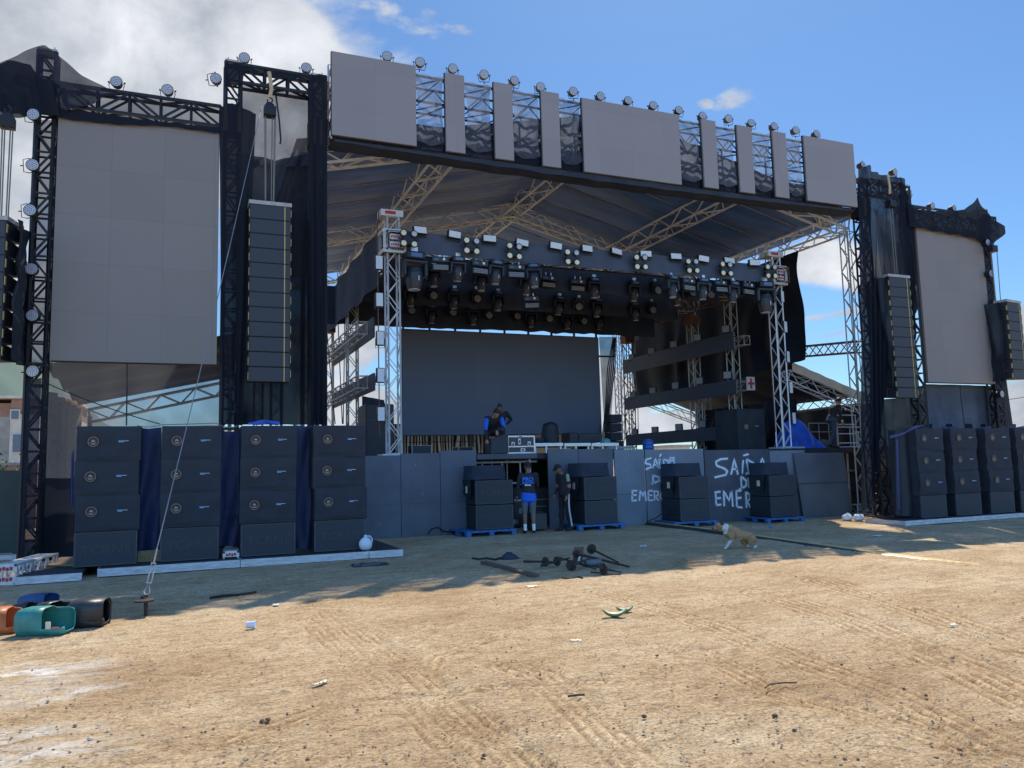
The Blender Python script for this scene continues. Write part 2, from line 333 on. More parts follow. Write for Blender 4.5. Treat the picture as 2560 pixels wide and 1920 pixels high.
def dup(root, loc, rz=None, label=None, group=None, rot=None):
    def cpy(o, par):
        c = o.copy(); COL.objects.link(c)
        if par is not None: c.parent = par
        for k in list(o.children): cpy(k, c)
        return c
    r = cpy(root, None); r.location = loc
    if rz is not None: r.rotation_euler = (0, 0, rz)
    if rot is not None: r.rotation_euler = rot
    if label: r['label'] = label
    if group: r['group'] = group
    return r
class Proto:
    # the first placement uses the built thing itself, later ones copy it with its parts
    def __init__(s, root): s.root = root; s.used = False
    def put(s, loc, rz=0.0, label=None, group=None, rot=None):
        if not s.used:
            s.used = True; r = s.root; r.location = loc; r.rotation_euler = rot if rot is not None else (0, 0, rz)
            if label: r['label'] = label
            if group: r['group'] = group
            return r
        return dup(s.root, loc, rz, label, group, rot)
ORD = ['first', 'second', 'third', 'fourth', 'fifth', 'sixth', 'seventh', 'eighth', 'ninth', 'tenth', 'eleventh', 'twelfth', 'thirteenth', 'fourteenth', 'fifteenth', 'sixteenth', 'seventeenth', 'eighteenth', 'nineteenth', 'twentieth']
def text_mesh(body, size, depth=.004, bold=0.0, align='CENTER'):
    cu = bpy.data.curves.new('lettering', 'FONT'); cu.body = body; cu.size = size; cu.extrude = depth; cu.align_x = align; cu.offset = bold; cu.resolution_u = 3
    o = bpy.data.objects.new('lettering', cu); COL.objects.link(o); bpy.context.view_layer.update()
    me = bpy.data.meshes.new_from_object(o.evaluated_get(bpy.context.evaluated_depsgraph_get())); COL.objects.unlink(o); bpy.data.objects.remove(o); return me
def text(body, size, loc, material, parent, name='lettering', rot=(math.pi/2, 0, 0), depth=.004, bold=0.0, sx=1.0):
    me = text_mesh(body, size, depth, bold); me.materials.clear(); me.materials.append(MATS[material]); o = bpy.data.objects.new(name, me); COL.objects.link(o); o.location = loc; o.rotation_euler = rot; o.scale = (sx, 1, 1)
    o.parent = parent; return o
def lerp_poly(P, t):
    # point at parameter t along a polyline of world points (by length)
    Ls = [(P[i+1]-P[i]).length for i in range(len(P)-1)]; T = sum(Ls)*t
    for i, l in enumerate(Ls):
        if T <= l or i == len(Ls)-1: return P[i].lerp(P[i+1], min(1, T/max(l, 1e-6)))
        T -= l
def drape(name, top, bot, Y, material, amp=.05, freq=9, nu=40, nv=20, seed=0, diag=0.0, Yb=None, sag=0.0, parent=None):
    # hanging sheet between two edges, outlined in a vertical plane, with soft folds
    A = [PY(*p, Y) if len(p) == 2 else Vector(p) for p in top]; B = [PY(*p, Yb or Y) if len(p) == 2 else Vector(p) for p in bot]
    def fn(u, v):
        p = lerp_poly(A, u).lerp(lerp_poly(B, u), v)
        w = math.sin((u*freq+v*diag)*2*math.pi/2+seed+1.4*noise.noise((u*3, v*2, seed)))*(.35+.65*v)
        w += .5*noise.noise((u*freq*.35+seed, v*1.6, 3.1+seed))
        e = min(1, 6*min(u, 1-u)+.3)
        return p+Vector((0, amp*w*e, -sag*math.sin(math.pi*u)*(1-v)))
    mb = MB().grid(fn, nu, nv); o = mb.build(name, material, parent, smooth=True)
    return o
def cable(name, pts, r, material, label=None, cat='cable', n=5, group=None, parent=None):
    o = MB().tube(pts, r, n).build(name, material, parent)
    if label: tag(o, label, cat, group)
    return o
def catenary(a, b, sag, n=10):
    a, b = Vector(a), Vector(b); return [a.lerp(b, i/n)+Vector((0, 0, -sag*4*(i/n)*(1-i/n))) for i in range(n+1)]
def sm(a, b, x):
    t = min(1, max(0, (x-a)/(b-a))); return t*t*(3-2*t)
def gz(x, y=0): return -0.12*sm(9, 15, x)
import numpy as np
# ------------------------------------------------------------------ ground
def ground():
    xs = np.concatenate([[-900, -300, -100, -40, -20, -10, -6], np.arange(-4, 18, .032), [18.5, 19, 20, 22, 25, 30, 45, 90, 300, 1200]])
    ys = np.concatenate([[-300, -60, -20, -5, 0, 1.5, 2.5], np.arange(3.2, 9.5, .03), np.arange(9.5, 13.5, .06), np.arange(13.5, 19, .25), [20, 22, 26, 32, 45, 80, 200, 600, 2500]])
    X, Y = np.meshgrid(xs, ys); Z = np.zeros_like(X)
    t = np.clip((X-9)/6, 0, 1); Z += -0.12*t*t*(3-2*t)
    near = (X > -5) & (X < 19) & (Y > 2) & (Y < 19.5)
    fl = np.zeros_like(X); idx = np.argwhere(near)
    for i, j in idx:
        x, y = X[i, j], Y[i, j]
        fl[i, j] = .020*noise.noise((x*.35, y*.5, 1))+.006*noise.noise((x*1.7, y*1.9, 5))+.007*noise.noise((x*5, y*6, 2))+(.0085*noise.noise((x*13, y*15, 8)) if y < 12 else 0)
    Z += fl
    tracks = [([(1250, 1590), (1090, 1640), (1062, 1690), (1130, 1765), (1300, 1880), (1360, 1930)], .14, 3), ([(1280, 1665), (1360, 1690), (1480, 1800), (1600, 1925)], .22, 5), ([(1660, 1618), (1760, 1630), (1960, 1730), (2200, 1800), (2400, 1870)], .2, 5),
              ([(770, 1545), (880, 1640), (960, 1700), (1120, 1850), (1200, 1930)], .16, 4), ([(820, 1528), (985, 1640), (1180, 1790), (1330, 1930)], .16, 4), ([(1900, 1480), (2150, 1560), (2400, 1660), (2600, 1760)], .3, 6), ([(2050, 1450), (2300, 1530), (2600, 1630)], .3, 6), ([(1500, 1480), (1800, 1570), (2200, 1720), (2560, 1900)], .24, 5), ([(500, 1880), (800, 1770), (1200, 1720), (1500, 1700)], .14, 3)]
    TK = np.zeros_like(X); TM = np.zeros_like(X)
    for px, w, k in tracks:
        P = [PZ(a, b) for a, b in px]; best = np.full(X.shape, 9.0); al = np.zeros_like(X); acc = 0
        for a, b in zip(P[:-1], P[1:]):
            dx, dy = b.x-a.x, b.y-a.y; L = math.hypot(dx, dy); tt = np.clip(((X-a.x)*dx+(Y-a.y)*dy)/L/L, 0, 1)
            side = ((X-a.x)*dy-(Y-a.y)*dx)/L; d = np.hypot(X-a.x-tt*dx, Y-a.y-tt*dy); s = np.where(d < best, 1, 0)
            best = np.where(s, d, best); al = np.where(s, np.sign(side)*d, al); acc += L
        msk = np.clip((w-best)/.05, 0, 1)
        rib = np.cos(al/w*k*math.pi+1)*(.7+.3*np.sin(X*9+Y*7)); Z += msk*(-.010+.012*rib); TM = np.maximum(TM, msk); TK = np.where(msk > .02, .5+.5*rib, TK)
    ny, nx = X.shape; V = np.stack([X, Y, Z], -1).reshape(-1, 3); I = np.arange(nx*ny).reshape(ny, nx)
    Fc = np.stack([I[:-1, :-1], I[:-1, 1:], I[1:, 1:], I[1:, :-1]], -1).reshape(-1, 4)
    me = bpy.data.meshes.new('ground'); me.from_pydata(V.tolist(), [], Fc.tolist()); me.polygons.foreach_set('use_smooth', [True]*len(Fc)); at = me.attributes.new('track', 'FLOAT', 'POINT'); at.data.foreach_set('value', TK.reshape(-1).astype(np.float32)); am = me.attributes.new('track_mask', 'FLOAT', 'POINT'); am.data.foreach_set('value', TM.reshape(-1).astype(np.float32)); me.update()
    o = bpy.data.objects.new('ground', me); COL.objects.link(o); tag(o, 'dry sandy dirt ground with tyre tracks and small stones', None, None, 'structure')
    m = bpy.data.materials.new('dirt'); m.use_nodes = True; nt = m.node_tree; N = nt.nodes; L = nt.links; b = N['Principled BSDF']; b.inputs['Roughness'].default_value = .95; b.inputs['Specular IOR Level'].default_value = .2
    tc = N.new('ShaderNodeTexCoord')
    def nz(sc, det, st=(1, 1, 1), rough=.6, dist=0):
        mp = N.new('ShaderNodeMapping'); L.new(tc.outputs['Object'], mp.inputs[0]); mp.inputs['Scale'].default_value = st
        n = N.new('ShaderNodeTexNoise'); L.new(mp.outputs[0], n.inputs['Vector']); n.inputs['Scale'].default_value = sc; n.inputs['Detail'].default_value = det; n.inputs['Roughness'].default_value = rough; n.inputs['Distortion'].default_value = dist; return n.outputs[0]
    def ramp(v, stops):
        c = N.new('ShaderNodeValToRGB'); L.new(v, c.inputs[0])
        while len(c.color_ramp.elements) < len(stops): c.color_ramp.elements.new(.5)
        for e, (p, col) in zip(c.color_ramp.elements, stops): e.position = p; e.color = (*col, 1)
        return c.outputs[0]
    def mixc(fac, a, c, mode='MIX'):
        n = N.new('ShaderNodeMix'); n.data_type = 'RGBA'; n.blend_type = mode
        for sck, v in ((n.inputs[0], fac), (n.inputs[6], a), (n.inputs[7], c)):
            if isinstance(v, tuple): sck.default_value = (*v, 1)
            elif isinstance(v, (int, float)): sck.default_value = v
            else: L.new(v, sck)
        return n.outputs[2]
    base = ramp(nz(.55, 8, (1, 1.4, 1), .62, .4), [(.32, (.42, .285, .155)), (.5, (.53, .385, .225)), (.66, (.60, .465, .295))])
    mid = ramp(nz(3.2, 8, (1, 2.2, 1), .7, .6), [(.34, (.74, .69, .64)), (.52, (1, 1, 1)), (.7, (1.10, 1.10, 1.08))])
    base = mixc(1.0, base, mid, 'MULTIPLY')
    fine = ramp(nz(38, 4, (1, 1.3, 1), .75), [(.33, (.34, .27, .21)), (.44, (.82, .79, .76)), (.54, (1.02, 1.01, 1)), (.66, (1.30, 1.31, 1.32))])
    base = mixc(.95, base, fine, 'MULTIPLY')
    f2 = ramp(nz(11, 6, (1, 2.2, 1), .7, .5), [(.36, (.66, .61, .56)), (.5, (1, 1, 1)), (.66, (1.16, 1.16, 1.16))])
    base = mixc(.8, base, f2, 'MULTIPLY')
    ta = N.new('ShaderNodeAttribute'); ta.attribute_name = 'track'
    tm = N.new('ShaderNodeAttribute'); tm.attribute_name = 'track_mask'
    tmn = N.new('ShaderNodeMath'); tmn.operation = 'MULTIPLY'; L.new(tm.outputs['Fac'], tmn.inputs[0]); pm = N.new('ShaderNodeMapRange'); L.new(nz(1.1, 5, (1, 1, 1), .6), pm.inputs[0]); pm.inputs[1].default_value = .34; pm.inputs[2].default_value = .52; L.new(pm.outputs[0], tmn.inputs[1])
    base = mixc(tmn.outputs[0], base, mixc(1.0, base, mixc(ta.outputs['Fac'], (.58, .55, .52), (1.32, 1.30, 1.26)), 'MULTIPLY'))
    vo = N.new('ShaderNodeTexVoronoi'); L.new(tc.outputs['Object'], vo.inputs['Vector']); vo.inputs['Scale'].default_value = 14
    speck = N.new('ShaderNodeMapRange'); L.new(vo.outputs['Distance'], speck.inputs[0]); speck.inputs[1].default_value = .10; speck.inputs[2].default_value = .17; speck.inputs[3].default_value = 1; speck.inputs[4].default_value = 0
    wn = N.new('ShaderNodeMath'); wn.operation = 'GREATER_THAN'; sxx = N.new('ShaderNodeSeparateXYZ'); L.new(vo.outputs['Color'], sxx.inputs[0]); L.new(sxx.outputs[0], wn.inputs[0]); wn.inputs[1].default_value = .72
    sm_ = N.new('ShaderNodeMath'); sm_.operation = 'MULTIPLY'; L.new(speck.outputs[0], sm_.inputs[0]); L.new(wn.outputs[0], sm_.inputs[1])
    base = mixc(sm_.outputs[0], base, (.17, .10, .055))
    # whitish patches by the left front, overexposure painted into the ground colour
    def patch(px, py, rx, ry):
        c = PZ(px, py); mp = N.new('ShaderNodeMapping'); mp.vector_type = 'POINT'; L.new(tc.outputs['Object'], mp.inputs[0]); mp.inputs['Scale'].default_value = (1/rx, 1/ry, 0); mp.inputs['Location'].default_value = (-c.x/rx, -c.y/ry, 0)
        l = N.new('ShaderNodeVectorMath'); l.operation = 'LENGTH'; L.new(mp.outputs[0], l.inputs[0])
        r = N.new('ShaderNodeMapRange'); L.new(l.outputs['Value'], r.inputs[0]); r.inputs[1].default_value = .1; r.inputs[2].default_value = 1; r.inputs[3].default_value = 1; r.inputs[4].default_value = 0; return r.outputs[0]
    ps = None
    for a in ((60, 1690, .9, .6), (110, 1740, .7, .35), (30, 1900, .9, .35), (40, 1845, .6, .3)):
        q = patch(*a)
        if ps is None: ps = q
        else:
            n = N.new('ShaderNodeMath'); n.operation = 'MAXIMUM'; L.new(ps, n.inputs[0]); L.new(q, n.inputs[1]); ps = n.outputs[0]
    a1 = N.new('ShaderNodeMath'); a1.operation = 'MULTIPLY'; L.new(ps, a1.inputs[0])
    pr = N.new('ShaderNodeMapRange'); L.new(nz(2.2, 8, (1, 3, 1), .65, .6), pr.inputs[0]); pr.inputs[1].default_value = .42; pr.inputs[2].default_value = .62; L.new(pr.outputs[0], a1.inputs[1])
    base = mixc(a1.outputs[0], base, (.78, .74, .66))
    L.new(base, b.inputs['Base Color'])
    bp = N.new('ShaderNodeBump'); L.new(nz(26, 9, (1, 1.2, 1), .75), bp.inputs['Height']); bp.inputs['Strength'].default_value = .9; bp.inputs['Distance'].default_value = .03
    L.new(bp.outputs[0], b.inputs['Normal']); me.materials.append(m)
ground()
def rock(mb, c, r, sq=.6):
    vs_ = []; n = 6
    for k, (h, q) in enumerate(((-.8, .7), (0.0, 1.0), (.75, .6))):
        for i in range(n):
            t = 2*math.pi*i/n+k*.4; w = r*q*rnd.uniform(.75, 1.25); vs_.append((c[0]+w*math.cos(t), c[1]+w*math.sin(t), c[2]+r*sq*h*rnd.uniform(.8, 1.2)))
    mb.add(vs_, [(a*n+i, a*n+(i+1) % n, (a+1)*n+(i+1) % n, (a+1)*n+i) for a in (0, 1) for i in range(n)]+[tuple(range(2*n, 3*n)), tuple(range(n))[::-1]])
def gravel():
    mat('pebble_dark', (.29, .195, .12), .95, 0, .35, 30); mat('pebble_pale', (.50, .42, .32), .95, 0, .2, 30); mat('straw', (.42, .31, .18), .9)
    mb = MB()
    for i in range(2300):
        px = rnd.uniform(-60, 2620); py = 1400+540*rnd.random()**.8
        p = PZ(px, py); r = (.003+.009*rnd.random()**3)*(1 if rnd.random() < .99 else 2.0)
        mb.mi(rnd.choice((0, 0, 1, 1, 0))); rock(mb, (p.x, p.y, gz(p.x)+r*.35+.008), r)
    for i in range(1900):
        px = rnd.uniform(-60, 2620); py = 1430+500*rnd.random(); p = PZ(px, py); a = rnd.uniform(0, 6.28); l = rnd.uniform(.015, .07); z = gz(p.x)+.014
        mb.mi(2).bar((p.x, p.y, z), (p.x+l*math.cos(a), p.y+l*math.sin(a), z+rnd.uniform(0, .008)), .0018, 3)
    tag(mb.build('gravel', ['pebble_dark', 'pebble_pale', 'straw']), 'loose pebbles, clods and straw bits strewn over the sandy ground', None, None, 'stuff')
gravel()
def stones():
    k = 0
    for px, py, r in ((1938, 1794, .045), (670, 1803, .04), (655, 1806, .035), (1610, 1795, .04), (1985, 1829, .03), (2315, 1742, .03), (1350, 1690, .03), (1990, 1443, .03), (1810, 1433, .025), (2105, 1665, .028), (2400, 1880, .035), (1560, 1668, .022), (1210, 1893, .035), (770, 1904, .032), (1643, 1642, .03), (2260, 1725, .03)):
        p = PZ(px, py); mb = MB(); rock(mb, (0, 0, r*.4), r, .7); o = mb.build('clod', 'brown_bit'); o.scale = (.48, .48, .42); o.location = (p.x, p.y, gz(p.x)+.005)
        near = 'front edge of the photo' if py > 1780 else ('lit open ground' if py > 1600 else 'edge of the stage shadow')
        tag(o, 'brown dirt clod near the %s, %s of them' % (near, ORD[k]), 'clod', 'loose clods on the dirt'); k += 1
# order by picture position for the labels
stones()
# ------------------------------------------------------------------ far things
def hills():
    mat('hill_green_haze', (.075, .12, .085), .9, 0, .5, .05, col2=(.11, .16, .13))  # slight blue of distance haze mixed into the green
    mb = MB()
    def fn(u, v):
        a = -60+u*150; az = R(a); d = 420+170*v; x, y = d*math.sin(az), d*math.cos(az)
        pk = 78*math.exp(-((a+13)/8)**2)+60*math.exp(-((a+30)/14)**2)+26*math.exp(-((a-2)/3.6)**2)+7
        return Vector((x, y, -2+(pk+9*noise.noise((a*.18, v*3, 4)))*math.sin(min(1, v*1.3)*math.pi/2)+2.5*noise.noise((a*1.3, v*14, 2))*min(1, v*3)))
    mb.grid(fn, 190, 40); tag(mb.build('hills', 'hill_green_haze', smooth=True), 'green wooded hillside far behind the stage', None, None, 'structure')
hills()
def building():
    o = PZ(0, 1190, 0)
    D = 46.0
    c = PY(20, 1100, D); base = 0
    t = thing('unfinished_house', 'unfinished grey and red brick house far behind the left tower', 'house', (c.x, D, 0))
    a = PY(-90, 1000, D); e = PY(62, 1000, D); zt = PY(20, 998, D).z; x0, x1, mid = a.x-6, e.x+2.0, PY(32, 1000, D).x
    zb = PY(20, 1042, D).z
    mat('brickwork', (.36, .20, .14), .9, 0, .3, 3.0, stretch=(1, 1, 5), bump=.4, bscale=12)
    MB().bx(x0, mid, D, D+8, 0, zb).build('wall', 'concrete', t); MB().bx(mid, x1, D-.4, D+8, 0, zb+.1).build('wall', 'plaster', t, label='pale plastered end wall')
    MB().bx(x0, mid, D+.01, D+8, zb, zt-.2).build('upper_wall', 'brickwork', t); MB().bx(mid, x1, D-.35, D+8, zb+.1, zt).build('upper_wall', 'brickwork', t)
    MB().bx(x0, x1+.2, D-.6, D+8, zt, zt+.14).build('roof', 'plaster', t)
    for px, py, w, h in ((45, 1108, .62, 1.25), (38, 1037, .45, .6)):
        p = PY(px, py, D-.4); w *= .7; h *= .7; f = MB().bx(p.x-w/2-.06, p.x+w/2+.06, D-.46, D-.40, p.z-h/2-.06, p.z+h/2+.06).build('window', 'plaster', t)
        MB().bx(p.x-w/2, p.x+w/2, D-.475, D-.462, p.z-h/2, p.z+h/2).build('pane', 'window_dark', f, world_=True)
    g = PY(10, 1170, 30); w = thing('brick_wall', 'low red brick yard wall below the unfinished house', 'wall', (g.x, 30, 0))
    MB().bx(g.x-6, g.x+1.2, 30, 30.2, 0, PY(20, 1163, 30).z).build('wall_face', 'brickwork', w)
    MB().bx(g.x-6, g.x+1.25, 29.98, 30.22, PY(20, 1163, 30).z, PY(20, 1163, 30).z+.08).build('coping', 'concrete', w)
    p = PY(8, 1160, 29); b = thing('bush', 'small sunlit green bush showing over the dark fence', 'bush', (p.x, 29, 0))
    mb = MB()
    for i in range(500):
        q = Vector((p.x-.3+rnd.gauss(0, .5), 29+rnd.gauss(0, .4), p.z-.5+rnd.gauss(0, .32))); d = Vector((rnd.uniform(-1, 1), rnd.uniform(-1, 1), rnd.uniform(-1, 1))).normalized(); e = d.orthogonal().normalized()
        mb.add([q-d*.09, q+e*.04, q+d*.09, q-e*.04], [(0, 1, 2, 3)])
    mb.build('leaves', 'leaf', b); MB().bar((p.x-.3, 29, 0), (p.x-.3, 29, p.z-.3), .05, 6).build('trunk', 'timber_dark', b)
    # dark site fence left of the outer tower
    Yf = 18.9; l = PY(-60, 1178, Yf); r = PY(50, 1178, Yf)
    f = thing('site_fence', 'dark green sheet fence left of the outer left tower', 'fence', (l.x, Yf, 0))
    MB().bx(l.x-4, r.x, Yf, Yf+.03, .12, l.z).build('panel', 'fence_green', f)
    for x in (l.x-2, l.x-.3, r.x-.05): MB().bx(x-.03, x+.03, Yf+.032, Yf+.09, 0, l.z).build('post', 'rust_steel', f)
    bm = MB().bx(l.x-4, r.x+.25, Yf-.32, Yf-.1, 0.002, .10); tag(bm.build('base_rail', 'alu_worn', f))
    # buildings glimpsed under the tent on the right, row of low roofs
    h = thing('low_house', 'pale low house glimpsed under the right side lighting bars', 'house', (60, 90, 0))
    a = PY(1675, 1118, 90); e = PY(1725, 1118, 90)
    MB().bx(a.x, e.x, 90, 96, 0, a.z).build('wall', 'plaster', h); MB().bx(a.x-.3, e.x+.3, 89.6, 96.4, a.z, a.z+.3).build('roof', 'concrete', h)
    for k in (.25, .7):
        x = a.x+(e.x-a.x)*k; MB().bx(x-.5, x+.5, 89.94, 89.99, a.z-1.6, a.z-.6).build('window', 'window_dark', h)
building()
# ------------------------------------------------------------------ stage deck and front
WY = 18.35
DZ = 1.93
def stage():
    t = thing('stage_deck', 'long black stage deck behind the grey plywood front', 'stage', (10.3, WY, 0))
    mb = MB().bx(2.6, 19.2, WY+.12, 30, DZ-.14, DZ); mb.build('deck_floor', 'deck_top', t)
    mb = MB().bx(6.72, 8.35, WY-.02, WY+.117, DZ-.13, DZ-.005); mb.build('deck_edge', 'plywood_dark', t)
    for x in (3.2, 5.5, 12, 14, 16.5, 18.8):
        for y in (19.4, 22.5, 26, 29.5): MB().bar((x, y, gz(x)), (x, y, DZ-.14), .05, 8).build('leg', 'grey_steel', t)
    # scaffold seen through the opening in the front
    y0 = WY+.35; xs = (6.75, 7.45, 8.2, 8.33); z1, z2 = 1.72, 1.18
    sc = MB()
    sc.bar((6.5, y0, z1), (8.5, y0, z1), .026, 8).bar((6.5, y0, z2), (8.5, y0, z2), .022, 8)
    for x in (7.0, 7.55, 8.05): sc.bar((x, y0+.06, z1), (x, y0+.06, z2-.06), .02, 8)
    sc.bar((8.30, y0, 0), (8.30, y0, z1+.12), .028, 8).bar((8.40, y0+.25, 0), (8.40, y0+.25, z1+.12), .028, 8)
    for k in range(4): sc.bar((6.8+.45*k, y0+1.2, 0), (6.8+.45*k, y0+1.2, DZ-.15), .02, 6)
    sc.bar((6.5, y0+1.2, .9), (8.5, y0+1.2, .9), .02, 6)
    sc.build('scaffold_frame', 'alu_worn', t)
    MB().bx(5.5, 10.5, WY+2.2, WY+2.25, 0, DZ-.15).build('back_cloth', 'cloth_dark', t)
    # plywood front
    segs = [(912, 1001, 1140, 'plywood_grey', 'narrow dark grey stage front board next to the left subwoofers'), (1001, 1099, 1134, 'plywood_grey', 'grey stage front board below the left white truss'), (1099, 1190, 1127, 'plywood_grey', 'grey stage front board left of the opening, with a worn corner'),
            (1368, 1445, 1123, 'plywood_grey', 'dark grey stage front board behind the boy in track pants'), (1445, 1531, 1123, 'plywood_grey', 'grey stage front board right of the opening'), (1534, 1609, 1124, 'plywood_blue', 'pale blue grey front board left of the smaller writing'), (1611, 1757, 1124.5, 'plywood_blue', 'pale blue grey front board with the smaller spray painted words'),
            (1759, 1920, 1126, 'plywood_dark', 'dark front board with the larger spray painted words'), (1922, 2010, 1127, 'plywood_blue', 'pale front board right of the larger writing')]
    out = {}
    for i, (a, b, y, m, lab) in enumerate(segs):
        p, q = PY(a, y, WY), PY(b, y, WY); o = thing('stage_front_board', lab, 'board', (p.x, WY, 0), 'plywood boards on the stage front')
        mb = MB().bx(p.x+.006, q.x-.006, WY-.02-.003*(i % 3), WY+.03, gz(p.x)-.06, p.z); mb.build('sheet', m, o)
        zj = .78; MB().bx(p.x+.01, q.x-.01, WY-.024-.003*(i % 3), WY-.018, zj, zj+.012).build('joint', 'plywood_dark', o)
        sc = MB()
        for k in range(4):
            x = rnd.uniform(p.x+.1, q.x-.1); z = rnd.uniform(.2, 1.8); sc.bx(x, x+rnd.uniform(.004, .012), WY-.031, WY-.026, z, z+rnd.uniform(.01, .06))
        sc.build('scuffs', 'badge_grey', o)
        out[i] = o
    # leaning sheet at the right end
    a, b = PY(1983, 1133, WY-.1), PY(2108, 1131, WY-.1); c, d = PZ(2009, 1296, gz(15)), PZ(2131, 1288, gz(16))
    o = thing('leaning_board', 'patchy dark grey double sheet leaning against the right end of the stage', 'board', ((c.x+d.x)/2, c.y, gz(15)), 'plywood boards on the stage front')
    mat('ply_patch', (.095, .105, .125), .75, 0, .3, .9, col2=(.155, .165, .18))
    e = MB().add([a, b, d, c], [(0, 3, 2, 1)]); mb = MB(); mb.add([a, b, d, c], [(3, 2, 1, 0)]); s = mb.build('sheet', 'ply_patch', o, solid=.03)
    m1, m2 = a.lerp(c, .47), b.lerp(d, .47); MB().bar(m1+Vector((0, -.03, 0)), m2+Vector((0, -.03, 0)), .012).build('joint', 'plywood_dark', o)
    # spray paint: strokes laid on the boards
    def strokes(parent, lines, w):
        core, soft = MB(), MB()
        for ln in lines:
            P = [PY(1500+x*.27125, 1050+y*.27125, WY-.036) for x, y in ln]
            Q = []
            for i in range(len(P)-1):
                for k in range(4): Q.append(P[i].lerp(P[i+1], k/4))
            Q.append(P[-1])
            for mbx, ww, dy in ((core, w, 0.0), (soft, w*2.1, .003)):
                vs_ = []
                for i, p in enumerate(Q):
                    d = (Q[min(i+1, len(Q)-1)]-Q[max(i-1, 0)]).normalized(); nrm = Vector((-d.z, 0, d.x)); ww2 = ww*(.8+.4*abs(noise.noise((p.x*4, p.z*4, 3)))); vs_ += [p+nrm*ww2+Vector((0, dy, 0)), p-nrm*ww2+Vector((0, dy, 0))]
                mbx.add(vs_, [(2*i, 2*i+1, 2*i+3, 2*i+2) for i in range(len(Q)-1)])
        core.build('spray_lettering', 'spray', parent); soft.build('spray_mist', 'spray_soft', parent)
    A = [[(475, 350), (425, 365), (418, 400), (465, 410), (472, 435), (420, 455)], [(485, 445), (512, 355), (535, 440)], [(495, 415), (528, 412)], [(545, 365), (548, 440)], [(535, 370), (560, 365)], [(535, 442), (562, 440)], [(548, 340), (565, 312)], [(585, 362), (590, 440)], [(585, 362), (625, 375), (632, 420), (590, 440)], [(640, 350), (645, 400)], [(640, 350), (685, 350), (680, 372)], [(645, 375), (680, 372), (690, 440)],
         [(487, 510), (492, 585)], [(487, 510), (540, 525), (545, 560), (475, 588)], [(560, 512), (562, 590)], [(560, 512), (605, 512)], [(560, 548), (600, 546)], [(562, 590), (605, 588)],
         [(300, 650), (295, 745)], [(290, 655), (345, 650)], [(295, 695), (340, 690)], [(290, 745), (340, 740)], [(362, 745), (372, 650), (395, 700), (412, 648), (425, 745)], [(445, 655), (448, 742)], [(445, 655), (488, 652)], [(446, 695), (482, 692)], [(448, 742), (490, 740)], [(503, 742), (500, 655), (535, 660), (535, 695), (503, 700)], [(510, 700), (540, 745)], [(600, 660), (565, 665), (555, 705), (570, 740), (605, 735)], [(585, 705), (630, 706)]]
    B = [[(1180, 355), (1110, 362), (1068, 385), (1075, 420), (1150, 450), (1175, 475), (1160, 505), (1055, 530)], [(1208, 505), (1238, 360), (1272, 505)], [(1215, 455), (1268, 450)], [(1320, 370), (1312, 495)], [(1320, 328), (1370, 315)], [(1348, 360), (1372, 495)], [(1348, 360), (1420, 400), (1440, 440), (1410, 485), (1342, 495)], [(1465, 440), (1495, 352), (1540, 470)],
         [(1298, 520), (1308, 640)], [(1298, 520), (1350, 560), (1345, 610), (1282, 640)], [(1365, 540), (1370, 620)], [(1360, 540), (1398, 538)], [(1362, 578), (1398, 576)], [(1368, 620), (1402, 618)],
         [(1065, 670), (1072, 785)], [(1055, 668), (1112, 660)], [(1068, 725), (1115, 718)], [(1070, 785), (1118, 778)], [(1145, 795), (1140, 650), (1190, 745), (1212, 645), (1225, 800)], [(1255, 650), (1262, 800)], [(1250, 655), (1305, 650)], [(1258, 722), (1305, 715)], [(1262, 800), (1315, 808)], [(1350, 810), (1345, 665), (1385, 690), (1378, 735), (1348, 745)], [(1355, 745), (1388, 808)], [(1450, 690), (1415, 710), (1408, 760), (1425, 800), (1460, 800)]]
    strokes(out[6], A, .022); strokes(out[7], B, .026)
    return t
stage()
